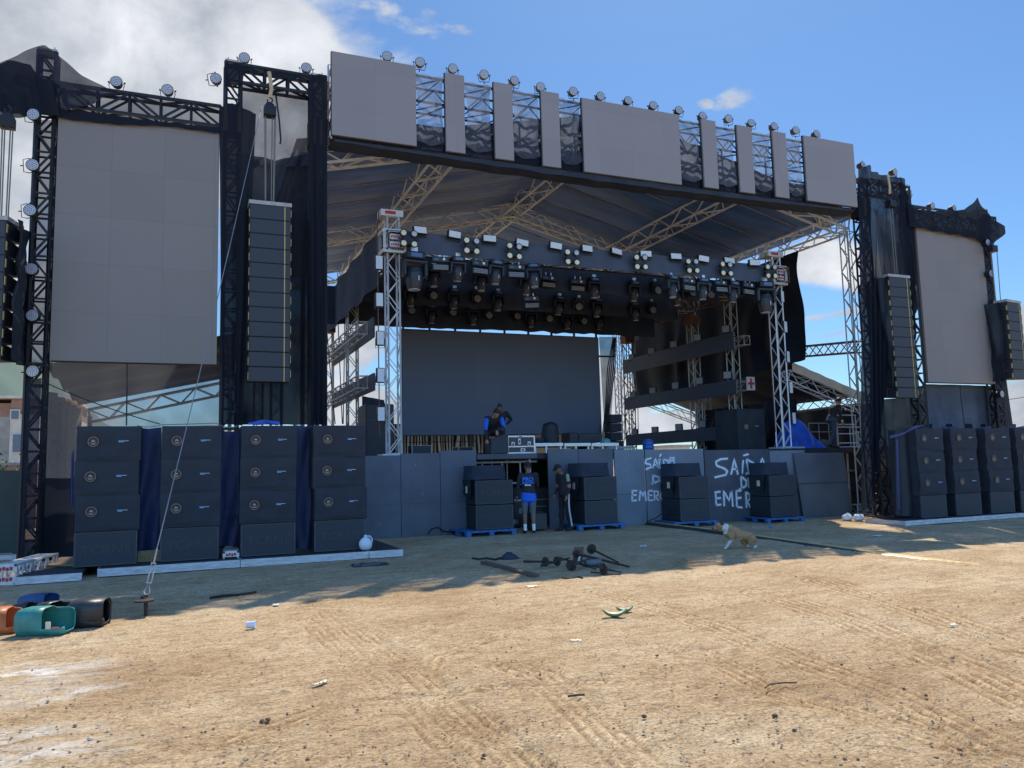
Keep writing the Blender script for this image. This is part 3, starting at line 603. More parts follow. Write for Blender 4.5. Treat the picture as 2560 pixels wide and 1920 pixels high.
# ------------------------------------------------------------------ stage roof
RX, RH = 10.8, 8.15
def rz_(x): return 10.62-.24*abs(x-RX)
def roof():
    t = thing('stage_roof', 'large gabled stage roof of beige trusses under a dark tarpaulin', 'stage roof', (RX, 18, 0))
    xl, xr = RX-RH, RX+RH
    for y, w in ((18.0, .5), (25.5, .45), (32, .45)):
        for a, b in ((xl, RX), (RX, xr)):
            MB().truss((a, y, rz_(a)+.22), (b, y, rz_(b)+.22), w, .46, (0, 0, 1), .040, .024, .62).build('gable_truss', 'beige_steel', t)
    for x in (xl, RX-4.75, RX-.05, RX+4.55, xr):
        MB().truss((x, 18.2, rz_(x)+.22), (x, 32, rz_(x)+.22), .6, .46, (0, 0, 1), .038, .023, .7).build('long_truss', 'beige_steel', t)
    for x, y in ((xl-.05, 18), (xr+.15, 18), (xl, 32), (xr, 32), (xl, 25.5), (xr, 25.5)):
        z = rz_(x)
        MB().truss((x, y, 0), (x, y, z), .32, .32, (0, 1, 0), .028, .014, .42).build('column', 'grey_steel', t)
    seams = [18+i*1.55 for i in range(10)]
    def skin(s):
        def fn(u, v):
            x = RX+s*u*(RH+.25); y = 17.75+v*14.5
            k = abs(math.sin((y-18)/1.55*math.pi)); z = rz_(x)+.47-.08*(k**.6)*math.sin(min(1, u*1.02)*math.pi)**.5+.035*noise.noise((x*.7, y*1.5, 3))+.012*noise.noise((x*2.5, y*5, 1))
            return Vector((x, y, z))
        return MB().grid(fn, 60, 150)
    for s in (-1, 1): skin(s).build('tarpaulin', 'roof_tarp_veil', t, smooth=True)
    for s in (-1, 1):
        mb = MB(); mb.grid(lambda u, v: Vector((RX+s*u*(RH+.4), 17.70+v*14.6, rz_(RX+u*RH)+.50+.02*noise.noise((u*9, v*20, 2)))), 20, 40); mb.build('outer_sheet', 'roof_outer', t, smooth=True)
        mb = MB(); mb.grid(lambda u, v: Vector((RX+s*u*(RH+.4), 17.69-.02*math.sin(u*40), rz_(RX+u*RH)+.50-.26*v)), 40, 2); mb.k = 0; mb.build('front_flap', ['roof_outer', 'plywood_dark'], t, smooth=True).data.polygons.foreach_set('material_index', [1 if (i % 40) < 33 else 0 for i in range(80)])
    for y in seams[1:9]:
        for s in (-1, 1):
            MB().tube([(RX+s*(.4+u*7.4), y, rz_(RX+(.4+u*7.4))+.44) for u in (0, .33, .66, 1)], .016, 5).build('batten', 'grey_steel', t)
    return t
roof()
# ------------------------------------------------------------------ par lights (prototype)
def par_proto():
    t = thing('par_light', 'round par light', 'stage light'); t.scale = (.86, .86, .86)
    mb = MB(); mb.lathe([(.02, .20), (.085, .19), (.115, .13), (.125, .02), (.138, 0), (.138, -.03), (.122, -.035)], ax='y', n=14); mb.build('housing', 'fixture_dark', t, smooth=False)
    f = MB().lathe([(.122, -.030), (.118, -.042), (.001, -.044)], ax='y', n=18).build('lens', 'lens', t)
    mb = MB()
    for r, n in ((0, 1), (.045, 6), (.09, 12)):
        for i in range(n): a = 2*math.pi*i/n; mb.lathe([(.016, -.0445), (.016, -.0475)], (r*math.cos(a), 0, r*math.sin(a)), 'y', 6)
    mb.build('led_cluster', 'led_dot', f)
    mb = MB().tube([(-.15, .03, 0), (-.165, .03, -.08), (-.14, .03, -.19), (.14, .03, -.19), (.165, .03, -.08), (.15, .03, 0)], .010, 4)
    mb.bar((0, .03, -.19), (0, .03, -.25), .014, 6); mb.build('yoke', 'fixture_dark', t)
    mb = MB().bar((-.16, .03, 0), (-.19, .03, 0), .022, 6).bar((.16, .03, 0), (.19, .03, 0), .022, 6); mb.build('knob', 'fixture', t)
    return Proto(t)
PAR = par_proto()
def par(px, py, Y, label, group, tilt=0.0, yaw=0.0, roll=0.0):
    p = PY(px, py, Y); return PAR.put(p, label=label, group=group, rot=(R(tilt), R(roll), R(yaw)))
# ------------------------------------------------------------------ header
HY = 16.7
def header():
    tz, bz = PY(1455, 244, HY).z, PY(1455, 426, HY).z   # 10.9 / 8.88
    t = thing('header_truss', 'double black lattice truss carrying the grey front video panels', 'truss', (10.5, HY, 8.8))
    x0, x1 = 2.95, 18.1
    MB().truss((x0, HY+.5, tz-.38), (x1, HY+.5, tz-.38), .6, .62, (0, 0, 1), .030, .018, .62).build('upper_truss', 'black_steel', t)
    MB().truss((x0, HY+.5, bz+.33), (x1, HY+.5, bz+.33), .6, .6, (0, 0, 1), .030, .018, .62).build('lower_truss', 'black_steel', t)
    for k in range(11):
        x = x0+.05+k*(x1-x0-.1)/10; MB().bar((x, HY+.2, bz+.6), (x, HY+.2, tz-.7), .03).bar((x, HY+.2, bz+.6), (x+1.1 if k < 10 else x, HY+.2, tz-.7), .02).build('post', 'black_steel', t)
    fr = MB()
    for k in range(9): fr.bar((x0-.06, HY+.12+(k % 2)*.4, bz+k*(tz-bz)/9), (x0-.06, HY+.52-(k % 2)*.4, bz+(k+1)*(tz-bz)/9), .016)
    fr.bar((x0-.06, HY+.1, bz), (x0-.06, HY+.1, tz), .022).bar((x0-.06, HY+.55, bz), (x0-.06, HY+.55, tz), .022); fr.build('end_frame', 'white_steel', t)
    st = MB()
    for z in (.3, .75, 1.2): st.tube([(x0-.1, HY+.5, bz+z), (x0-.13, HY+.53, bz+z+.15), (x0-.1, HY+.5, bz+z+.3)], .05, 5)
    st.build('lashing_strap', 'strap', t)
    def sk(u, v):
        x = x0-.05+u*(x1-x0+.15); a = .05*noise.noise((x*1.5, v*2, 4))
        return Vector((x, HY+.06+v*(.62-.3*abs(u-.5)), bz-.02-.10*math.sin(v*math.pi*.6)+a*v))
    o = MB().grid(lambda u, v: Vector((x0+u*(x1-x0), HY+.62+.03*noise.noise((u*30, v*2, 6)), bz+.03+v*(.78+.10*noise.noise((u*14, 1, 3))))), 100, 6).build('header_net', 'scrim_dense', smooth=True); tag(o, 'sun-blocking dark net added along the back of the lower header truss', 'net', 'shade nets in the header gaps')  # net added to stop sun slipping under the header
    o = MB().grid(sk, 90, 6).build('header_skirt', 'black_cloth', smooth=True); tag(o, 'black cloth closing the underside of the front header truss', 'cloth')
    # drop fascia below the panels
    o = MB().grid(lambda u, v: Vector((x0+u*(x1-x0), HY+.085+.03*noise.noise((u*40, v*2, 1)), bz-.01-v*(.06+.10*math.sin(u*math.pi)+.03*noise.noise((u*22, 2, 7))))), 120, 4).build('header_valance', 'black_cloth', smooth=True); tag(o, 'narrow black valance hanging below the front header panels', 'cloth')
    # video panels: src px of top corners and bottom corners
    P = [((831, 126), (1039, 166), (1042, 366), (828, 334), 'big grey video panel at the left end of the header'), ((1111, 181), (1158, 189), (1166, 384), (1118, 377), 'narrow grey video strip, first right of the big left header panel'), ((1234, 204), (1279, 212), (1287, 402), (1240, 395), 'narrow grey video strip, second right of the big left header panel'), ((1353, 226), (1397, 234), (1403, 420), (1358, 413), 'narrow grey video strip just left of the big middle header panel'),
         ((1455, 244), (1696, 287), (1705, 461), (1462, 429), 'big grey video panel in the middle of the header'), ((1753, 297), (1788, 303), (1798, 472), (1763, 467), 'narrow grey video strip just right of the big middle header panel'), ((1842, 312), (1878, 318), (1889, 484), (1852, 479), 'narrow grey video strip, second right of the middle header panel'), ((1930, 327), (1963, 333), (1975, 496), (1942, 491), 'narrow grey video strip just left of the right end header panel'), ((2009, 339), (2133, 360), (2144, 516), (2020, 502), 'grey video panel at the right end of the header')]
    xr = []
    for a, b, c, d, lab in P:
        xa = (PY(*a, HY).x+PY(*d, HY).x)/2; xb = (PY(*b, HY).x+PY(*c, HY).x)/2; xr.append((xa, xb))
        o = thing('header_screen', lab, 'video panel', (xa, HY, bz), 'grey video panels along the header')
        za, zb = (PY(*a, HY).z+PY(*b, HY).z)/2, (PY(*c, HY).z+PY(*d, HY).z)/2
        MB().bx(xa, xb, HY, HY+.05, zb, za).build('screen_face', 'led_front', o)
        MB().bx(xa-.012, xb+.012, HY+.051, HY+.10, zb-.012, za+.02).build('frame', 'cab_black', o)
    names = ['left end panel', 'first narrow strip', 'second narrow strip', 'third narrow strip', 'middle panel', 'fourth narrow strip', 'fifth narrow strip', 'sixth narrow strip', 'right end panel']
    for i in range(8):
        a, b = xr[i][1]+.02, xr[i+1][0]-.02
        if b-a < .1: continue
        def fn(u, v, a=a, b=b, i=i):
            x = a+(b-a)*u; pin = .10*math.sin(math.pi*v)*(2*u-1)*(1 if i % 2 else .6)
            z = tz-.05-v*1.60-.02*math.sin(u*3.1); y = HY+.10-.13*math.sin(math.pi*u)*math.sin(math.pi*min(1, v*1.1))**2+.03*math.sin((u*3+v*2)*4+i)+.025*noise.noise((u*6, v*5, i))
            return Vector((x-pin*(b-a), y, z-.10*v*math.sin(3.14*u)))
        o = MB().grid(fn, 18, 26).build('header_net', 'scrim_header', smooth=True); tag(o, 'shade net between the %s and the %s of the header' % (names[i], names[i+1]), 'net', 'shade nets in the header gaps')
        def fn2(u, v, a=a, b=b, i=i):
            x = a+(b-a)*u; z = bz+.44*(1-v)+.06*noise.noise((u*3, i, 1)); return Vector((x, HY+.17+.03*noise.noise((u*5, v*4, i+9)), z))
        o = MB().grid(fn2, 12, 6).build('header_net', ['scrim_mid', 'scrim_dense'][i in (3, 2)], smooth=True); tag(o, 'lower net scrap between the %s and %s of the header' % (names[i], names[i+1]), 'net', 'shade nets in the header gaps')
    tops = [(968, 141), (1050, 156), (1132, 172), (1210, 187), (1286, 202), (1351, 218), (1433, 229), (1501, 241), (1570, 252), (1633, 264), (1697, 276), (1756, 290), (1821, 297), (1878, 308), (1935, 316), (1989, 326), (2041, 335)]
    for i, (x, y) in enumerate(tops):
        par(x, y, HY+.12, '%s round par light from the left on top of the header' % ORD[i], 'par lights on top of the header', rnd.uniform(-8, 8), rnd.uniform(-7, 7)-6, rnd.uniform(-6, 6))
    return tz, bz
TZ, BZ = header()
# ------------------------------------------------------------------ wings
XM = 10.66
def chain_tri(mb, a, b, r): mb.bar(a, b, r)
def wing(side):
    # side -1 left, +1 right (mirror about XM)
    nm = 'left' if side < 0 else 'right'
    def X(x): return x if side < 0 else 2*XM-x
    Y = 17.05
    def gy(x): return gz(X(x))
    if side > 0: pass
    for lab, x, z in (('outer black lattice tower beside the %s side screen' % nm, -2.60, 9.95), ('inner black lattice tower left of the %s loudspeaker line' % nm if side < 0 else 'inner black lattice tower between the right screen and line array', .84, 10.35), ('black lattice tower between the %s line array and the header' % nm, 2.62, 10.35)):
        z = z-(.42 if side > 0 else 0)
        o = thing('lattice_tower', lab, 'tower', (X(x), Y, gy(x)), 'black lattice towers of the side wings')
        MB().truss((X(x), Y, gy(x)+.05), (X(x), Y, z), .30, .30, (0, 1, 0), .040, .025, .42, posts=True).build('mast', 'black_steel', o)
        MB().bx(X(x)-.3, X(x)+.3, Y-.3, Y+.3, gy(x), gy(x)+.05).build('base_plate', 'rust_steel', o)
        mb = MB()
        for dx in (-.1, .1): mb.bar((X(x)+dx, Y, z), (X(x)+dx, Y, z+.16), .012, 5)
        mb.bx(X(x)-.17, X(x)+.17, Y-.17, Y+.17, z, z+.04); mb.build('head_plate', 'grey_steel', o)
        mb = MB()
        sz = 9.05
        mb.bx(X(x)-.195, X(x)+.195, Y-.195, Y-.188, sz-.28, sz+.3).bx(X(x)-.195, X(x)+.195, Y+.188, Y+.195, sz-.28, sz+.3).bx(X(x)-.195, X(x)-.188, Y-.187, Y+.187, sz-.28, sz+.3).bx(X(x)+.188, X(x)+.195, Y-.187, Y+.187, sz-.28, sz+.3); mb.build('sleeve_block', 'cloth_dark', o)
    o = thing('wing_beam', 'black lattice beam over the %s side screen' % nm, 'truss', (X(-1), Y, 8.9), 'black beams of the side wings')
    MB().truss((X(-4.6 if side < 0 else -3.15), Y, 9.1), (X(.60), Y, 9.1), .3, .44, (0, 0, 1), .040, .028, .58, posts=True).build('beam', 'black_steel', o)
    o = thing('wing_beam', 'black lattice beam on top of the %s line array bay' % nm, 'truss', (X(1.7), Y, 10), 'black beams of the side wings')
    zb_ = 10.12-(.35 if side > 0 else 0)
    MB().truss((X(1.0), Y, zb_), (X(2.46), Y, zb_), .3, .4, (0, 0, 1), .040, .028, .5, posts=True).build('beam', 'black_steel', o)
    # side screen
    s = thing('side_screen', 'tall grey video screen on the %s wing' % nm, 'video screen', (X(-.9), 16.86, 3.8), 'tall side screens')
    xa, xb = sorted((X(-2.37), X(.58)))
    zt = 8.78
    def curve(u): return -.10*math.sin(math.pi*u) if side < 0 else 0
    n = 12; mb = MB()
    mb.bx(xa, xb, 16.86, 16.93, 3.82, 8.74 if side < 0 else 8.68); mb.build('screen_face', 'led_left', s)
    MB().bx(xa+.02, xb-.02, 16.931, 16.97, 3.8, 8.7).build('back_frame', 'cab_black', s)
    return X
XL = wing(-1); XR = wing(1)
def wing_cloth():
    mat('slate_sheet', (.070, .085, .115), .6, 0, .3, 1.0, bump=.3, bscale=4, spec=.15)
    G = 'black cloths on the side wings'
    def d(lab, *a, **k):
        o = drape('wing_cloth', *a, **k); return tag(o, lab, 'cloth', G)
    # ---- left
    d('black peaked cloth over the outer left tower, upper part sloping down along the beam', [(-60, 185), (60, 128), (112, 112), (140, 133), (200, 185), (270, 222), (300, 226)], [(-60, 290), (40, 292), (70, 290), (130, 285), (200, 270), (260, 245), (300, 232)], 16.78, 'scrim_mid', .06, 8, 40, 16, 1)
    d('dense black cloth hanging over the left end of the left beam', [(-80, 200), (20, 150), (75, 160), (95, 190), (130, 205)], [(-80, 262), (20, 285), (75, 290), (110, 285), (150, 290)], 16.72, 'scrim_dense', .05, 9, 30, 16, 2)
    d('black net behind the beam over the left screen', [(140, 200), (300, 228), (420, 245), (548, 266)], [(140, 300), (300, 310), (420, 322), (548, 336)], 17.3, 'scrim_light', .04, 14, 50, 10, 3)
    d('black strip drooping over the top edge of the left screen', [(140, 268), (250, 283), (400, 305), (548, 318)], [(140, 292), (180, 300), (300, 312), (420, 316), (520, 330), (548, 334)], 16.80, 'scrim_dense', .02, 14, 50, 6, 4)
    d('dense black cloth down the outer edge of the inner left tower', [(548, 268), (580, 258), (640, 285)], [(555, 1060), (590, 1062), (606, 1064)], 16.84, 'scrim_dense', .05, 5, 20, 40, 5)
    d('black cloth on the inner left tower head', [(562, 158), (600, 160), (612, 172)], [(562, 215), (590, 215), (606, 210)], 16.86, 'scrim_dense', .03, 4, 12, 8, 6)
    d('grey net with diagonal folds behind the left line array', [(600, 200), (690, 218), (776, 238)], [(600, 420), (690, 420), (778, 415)], 17.34, 'scrim_pale', .07, 9, 40, 24, 7, diag=5)
    d('dark lower cloth behind the left line array', [(590, 380), (690, 400), (790, 380)], [(590, 1062), (690, 1062), (812, 1062)], 17.42, 'scrim_dense', .08, 9, 40, 40, 8, diag=2)
    d('black cloth wrapped round the tower left of the header', [(772, 192), (800, 184), (818, 190)], [(776, 1062), (800, 1062), (812, 1062)], 16.84, 'scrim_dense', .05, 5, 16, 40, 9)
    d('black cloth strip along the top beam of the left line array bay', [(566, 157), (640, 172), (700, 180), (815, 192)], [(566, 170), (640, 182), (700, 192), (815, 205)], 16.87, 'scrim_dense', .02, 9, 30, 4, 10)
    d('thin see-through net below the left screen', [(108, 880), (330, 895), (552, 900)], [(96, 1200), (330, 1220), (552, 1220)], 17.36, 'scrim_thin', .06, 9, 40, 24, 11)
    d('dark lower net below the left screen', [(96, 1195), (330, 1197), (556, 1195)], [(84, 1412), (330, 1408), (560, 1400)], 17.3, 'scrim_dense', .06, 8, 40, 16, 12)
    d('dark net wrapped over the lower outer left tower', [(66, 950), (104, 945)], [(44, 1400), (84, 1412)], 16.84, 'scrim_mid', .02, 4, 12, 40, 13)
    d('thin net strip behind the outer left tower', [(84, 300), (150, 300)], [(64, 930), (130, 930)], 17.3, 'scrim_pale', .03, 4, 10, 30, 14)
    # ---- right
    d('large black cloth hanging in folds over the right line array bay', [(2146, 424), (2172, 412), (2182, 428), (2215, 440), (2252, 442), (2262, 448)], [(2156, 1275), (2180, 1270), (2200, 1010), (2225, 985), (2250, 1000), (2288, 990)], 16.82, 'scrim_fold', .13, 11, 50, 50, 15, diag=1.5)
    d('pale grey net inside the right line array bay', [(2185, 520), (2230, 560), (2262, 560)], [(2205, 700), (2235, 705), (2278, 700)], 17.3, 'scrim_pale', .08, 9, 30, 30, 16)
    d('black cloth linking the right bay to the right beam', [(2250, 442), (2262, 460), (2268, 500), (2282, 520)], [(2268, 900), (2278, 900), (2284, 860), (2290, 700)], 16.83, 'scrim_dense', .08, 6, 24, 40, 17)
    d('black cloth with a pointed tip over the beam of the right screen', [(2270, 515), (2300, 524), (2360, 530), (2410, 524), (2432, 508), (2444, 492), (2455, 515), (2480, 545), (2512, 566)], [(2272, 566), (2300, 570), (2360, 582), (2420, 592), (2445, 600), (2470, 612), (2484, 612), (2498, 598), (2513, 584)], 16.74, 'scrim_dense', .06, 12, 60, 14, 18)
    d('dark cloth down the outer right tower', [(2446, 590), (2468, 600), (2470, 606)], [(2496, 1062), (2520, 1062), (2532, 1062)], 16.95, 'scrim_dense', .05, 5, 16, 40, 19)
    d('grey translucent sheet below the right screen', [(2306, 960), (2400, 962), (2480, 965)], [(2322, 1075), (2400, 1075), (2500, 1070)], 17.32, 'slate_sheet', .06, 8, 30, 12, 20)
    d('dark cloth between the right screen foot and the right subwoofers', [(2180, 1000), (2250, 995), (2310, 960)], [(2200, 1285), (2260, 1290), (2330, 1290)], 17.2, 'scrim_dense', .1, 9, 30, 30, 21)
    d('dark lower cloth behind the right subwoofers', [(2310, 1060), (2420, 1060), (2540, 1060)], [(2310, 1290), (2420, 1290), (2540, 1290)], 17.34, 'scrim_dense', .08, 9, 30, 20, 22)
wing_cloth()
for i, (x, y) in enumerate(((291, 205), (419, 225))): par(x, y, 16.95, 'par light on the left wing beam, the %s one' % ('left' if i == 0 else 'right'), 'par lights on the side wings', rnd.uniform(-6, 6), -8)
par(611, 145, 17, 'par light on top of the inner left tower', 'par lights on the side wings', 4, -5); par(766, 170, 17, 'par light on top of the left bay next to the header', 'par lights on the side wings', -3, -6)
par(540, 197, 17, 'par light sticking out left from the inner left tower', 'par lights on the side wings', 0, -8, 80)
for i, (x, y) in enumerate(((84, 287), (82, 413), (76, 526), (79, 673), (82, 789), (83, 928))):
    par(x, y, 16.72, '%s par light from the top on the outer left tower' % ORD[i], 'par lights on the side wings', rnd.uniform(-5, 5), -10, 85)
par(2156, 412, 17, 'par light at the left top corner of the right bay', 'par lights on the side wings', -6, 8); par(2236, 430, 17, 'par light at the right top corner of the right bay', 'par lights on the side wings', 2, 6)
par(2272, 482, 17, 'par light between the right bay and the right beam', 'par lights on the side wings', 0, 6, -80)
par(2330, 515, 16.9, 'par light on the right beam, the left one', 'par lights on the side wings', 3, 4); par(2384, 521, 16.9, 'par light on the right beam, the right one', 'par lights on the side wings', -2, 9)
for i, (x, y) in enumerate(((2468, 607), (2476, 684), (2486, 758), (2492, 832), (2495, 907), (2503, 985))):
    par(x, y, 16.7, '%s par light from the top on the outer right tower' % ORD[i], 'par lights on the side wings', rnd.uniform(-5, 5), 10, -85)
# small floodlight on the right peak
p = PY(2424, 500, 17); t = thing('floodlight', 'flat pale floodlight on the peak of the right wing', 'floodlight', p)
MB().bx(-.15, .13, -.12, .1, -.02, .04).build('lamp_box', 'white_steel', t); MB().bar((.05, 0, -.02), (.1, 0, -.35), .015).bar((-.02, 0, -.02), (0, 0, -.3), .015).build('bracket', 'rust_steel', t)
# ------------------------------------------------------------------ line arrays
def line_array(name_, lab, c, zt, zb, n, w, rz, depth=.62, hoist=None):
    t = thing('line_array', lab, 'loudspeaker', (c[0], c[1], zb), 'hanging line arrays', rz)
    h = (zt-zb)/n
    for i in range(n):
        z = zt-zb-(i+1)*h; k = max(0, i-n*.55)/n; tilt = R(1+16*k*k*4); y = -.16*(k*2)**2*0
        mb = MB()
        # trapezoid cabinet, front tall, back short
        g = .008; H = h-g*(1+2.2*k); yf, yb = y, depth; o = .05
        mb.add([(-w/2, yf, z+g), (w/2, yf, z+g), (w/2, yf, z+g+H), (-w/2, yf, z+g+H), (-w/2, yb, z+o), (w/2, yb, z+o), (w/2, yb, z+h-o), (-w/2, yb, z+h-o)], [(0, 1, 2, 3), (5, 4, 7, 6), (1, 5, 6, 2), (4, 0, 3, 7), (3, 2, 6, 7), (4, 5, 1, 0)])
        cab = mb.build('cabinet', 'cab_black', t, world_=False)
        MB().bx(-w/2+.015, w/2-.015, yf-.012, yf-.002, z+.018, z+h-.014-.01*k).build('grille', 'array_front', cab, world_=False)
        MB().bx(w*.34, w*.365, yf-.018, yf-.0125, z+.01, z+h-.006).build('edge_strip', 'yellow', cab, world_=False)
        MB().bx(-w/2-.012, -w/2-.002, yf-.01, yf+.03, z+h*.12, z+h*.62).build('rigging_pin', 'yellow', cab, world_=False); MB().bx(w/2+.002, w/2+.012, yf-.01, yf+.03, z+h*.3, z+h*.8).build('rigging_pin', 'yellow', cab, world_=False)
    MB().bx(-w/2-.02, w/2+.02, -.02, depth, zt-zb+.006, zt-zb+.085).build('top_frame', 'grey_steel', t, world_=False)
    return t
a, b = PY(625, 509, 16.45), PY(727, 519, 16.45)
LAc = ((a.x+b.x)/2, 16.45); LAt = a.z; LAb = PY(660, 955, 16.45).z
line_array('la', 'tall line array of twelve dark cabinets hanging in the left bay', LAc, LAt, LAb, 12, b.x-a.x, 0)
a, b, e = PY(2226, 692, 16.45), PY(2268, 697, 16.45), PY(2270, 995, 16.45)
line_array('la', 'tall line array hanging in the right bay', ((a.x+b.x)/2, 16.45), a.z, e.z, 12, .84, 0)
a, e = PY(46, 560, 16.3), PY(46, 905, 16.3)
line_array('la', 'line array cut by the left edge of the photo, hanging outside the left tower', (a.x-.62, 16.3), PY(20, 556, 16.3).z, e.z, 8, .95, R(-14))
a, b, e = PY(2508, 755, 16.4), PY(2548, 760, 16.4), PY(2540, 948, 16.4)
line_array('la', 'line array hanging outside the outer right tower', ((a.x+b.x)/2+.1, 16.4), a.z, e.z, 8, .84, R(9))
def wrap(lab, pts, Y0, Y1, m='black_tarp', seed=0):
    # tarpaulin hung beside an array: outline in depth
    top = [Vector((pts[0][0], y, pts[0][1])) for y in (Y0, (Y0+Y1)/2, Y1)]; bot = [Vector((pts[1][0], y, pts[1][1])) for y in (Y0, (Y0+Y1)/2, Y1)]
    def fn(u, v): return lerp_poly(top, u).lerp(lerp_poly(bot, u), v)+Vector((.07*noise.noise((u*5, v*6, seed))+.05*math.sin(u*11+v*5), 0, 0))
    return tag(MB().grid(fn, 20, 30).build('array_wrap', m, smooth=True), lab, 'tarpaulin', 'black tarpaulins on the line arrays')
q = PY(52, 560, 16.3); wrap('crinkled black tarpaulin on the right flank of the far left line array', ((q.x-.02, PY(50, 556, 16.3).z), (q.x+.02, PY(60, 905, 16.3).z)), 16.1, 17.2, seed=3)
q = PY(2500, 755, 16.4); wrap('black tarpaulin on the left flank of the far right line array', ((q.x-.05, q.z), (q.x-.02, PY(2500, 950, 16.4).z)), 16.4, 17.4, seed=5)
q = PY(2222, 690, 16.45); wrap('black tarpaulin on the left flank of the right line array', ((q.x-.06, q.z), (q.x-.04, PY(2222, 990, 16.45).z)), 16.45, 17.3, seed=8)
def hoist(lab, px, py_top, py_hook, py_bot, Y, twin):
    a, hk, b = PY(px, py_top, Y), PY(px, py_hook, Y), PY(px, py_bot, Y)
    t = thing('chain_hoist', lab, 'hoist', (b.x, Y, b.z), 'chain hoists of the line arrays')
    MB().bx(b.x-.12, b.x+.12, Y-.11, Y+.11, hk.z-.26, hk.z-.06).lathe([(.06, -.03), (.1, 0), (.06, .03)], (b.x, Y, hk.z-.03), 'y', 10).build('motor', 'black_steel', t)
    MB().tube([(b.x+.0, Y, hk.z+.18), (b.x+.06, Y, hk.z+.12), (b.x+.02, Y, hk.z+.02), (b.x-.05, Y, hk.z+.06), (b.x-.05, Y, hk.z+.11)], .018, 6).build('hook', 'black_steel', t)
    if a.z > hk.z+.3: MB().tube([(b.x, Y, hk.z+.16), (b.x+.03, Y, (hk.z+a.z)/2), (b.x-.02, Y, a.z)], .04, 5).build('sling', 'strap', t)
    mb = MB()
    for dx in twin: mb.bar((b.x+dx, Y, hk.z-.2), (b.x+dx*.8, Y, b.z), .013, 5)
    mb.build('chain', 'chain', t)
hoist('chain hoist with tan sling above the left line array', 673, 180, 262, 510, 16.6, (-.10, -.085, .1, .115, .05))
hoist('chain hoist above the right line array', 2240, 440, 500, 690, 16.7, (-.05, .06))
hoist('red brown chain hoist at the tip of the right wing', 2492, 612, 612, 752, 16.6, (-.08, -.05, .22))
hoist('chain hoist ropes of the far left line array', 8, 270, 285, 552, 16.5, (-.08, -.04, .05, .09))
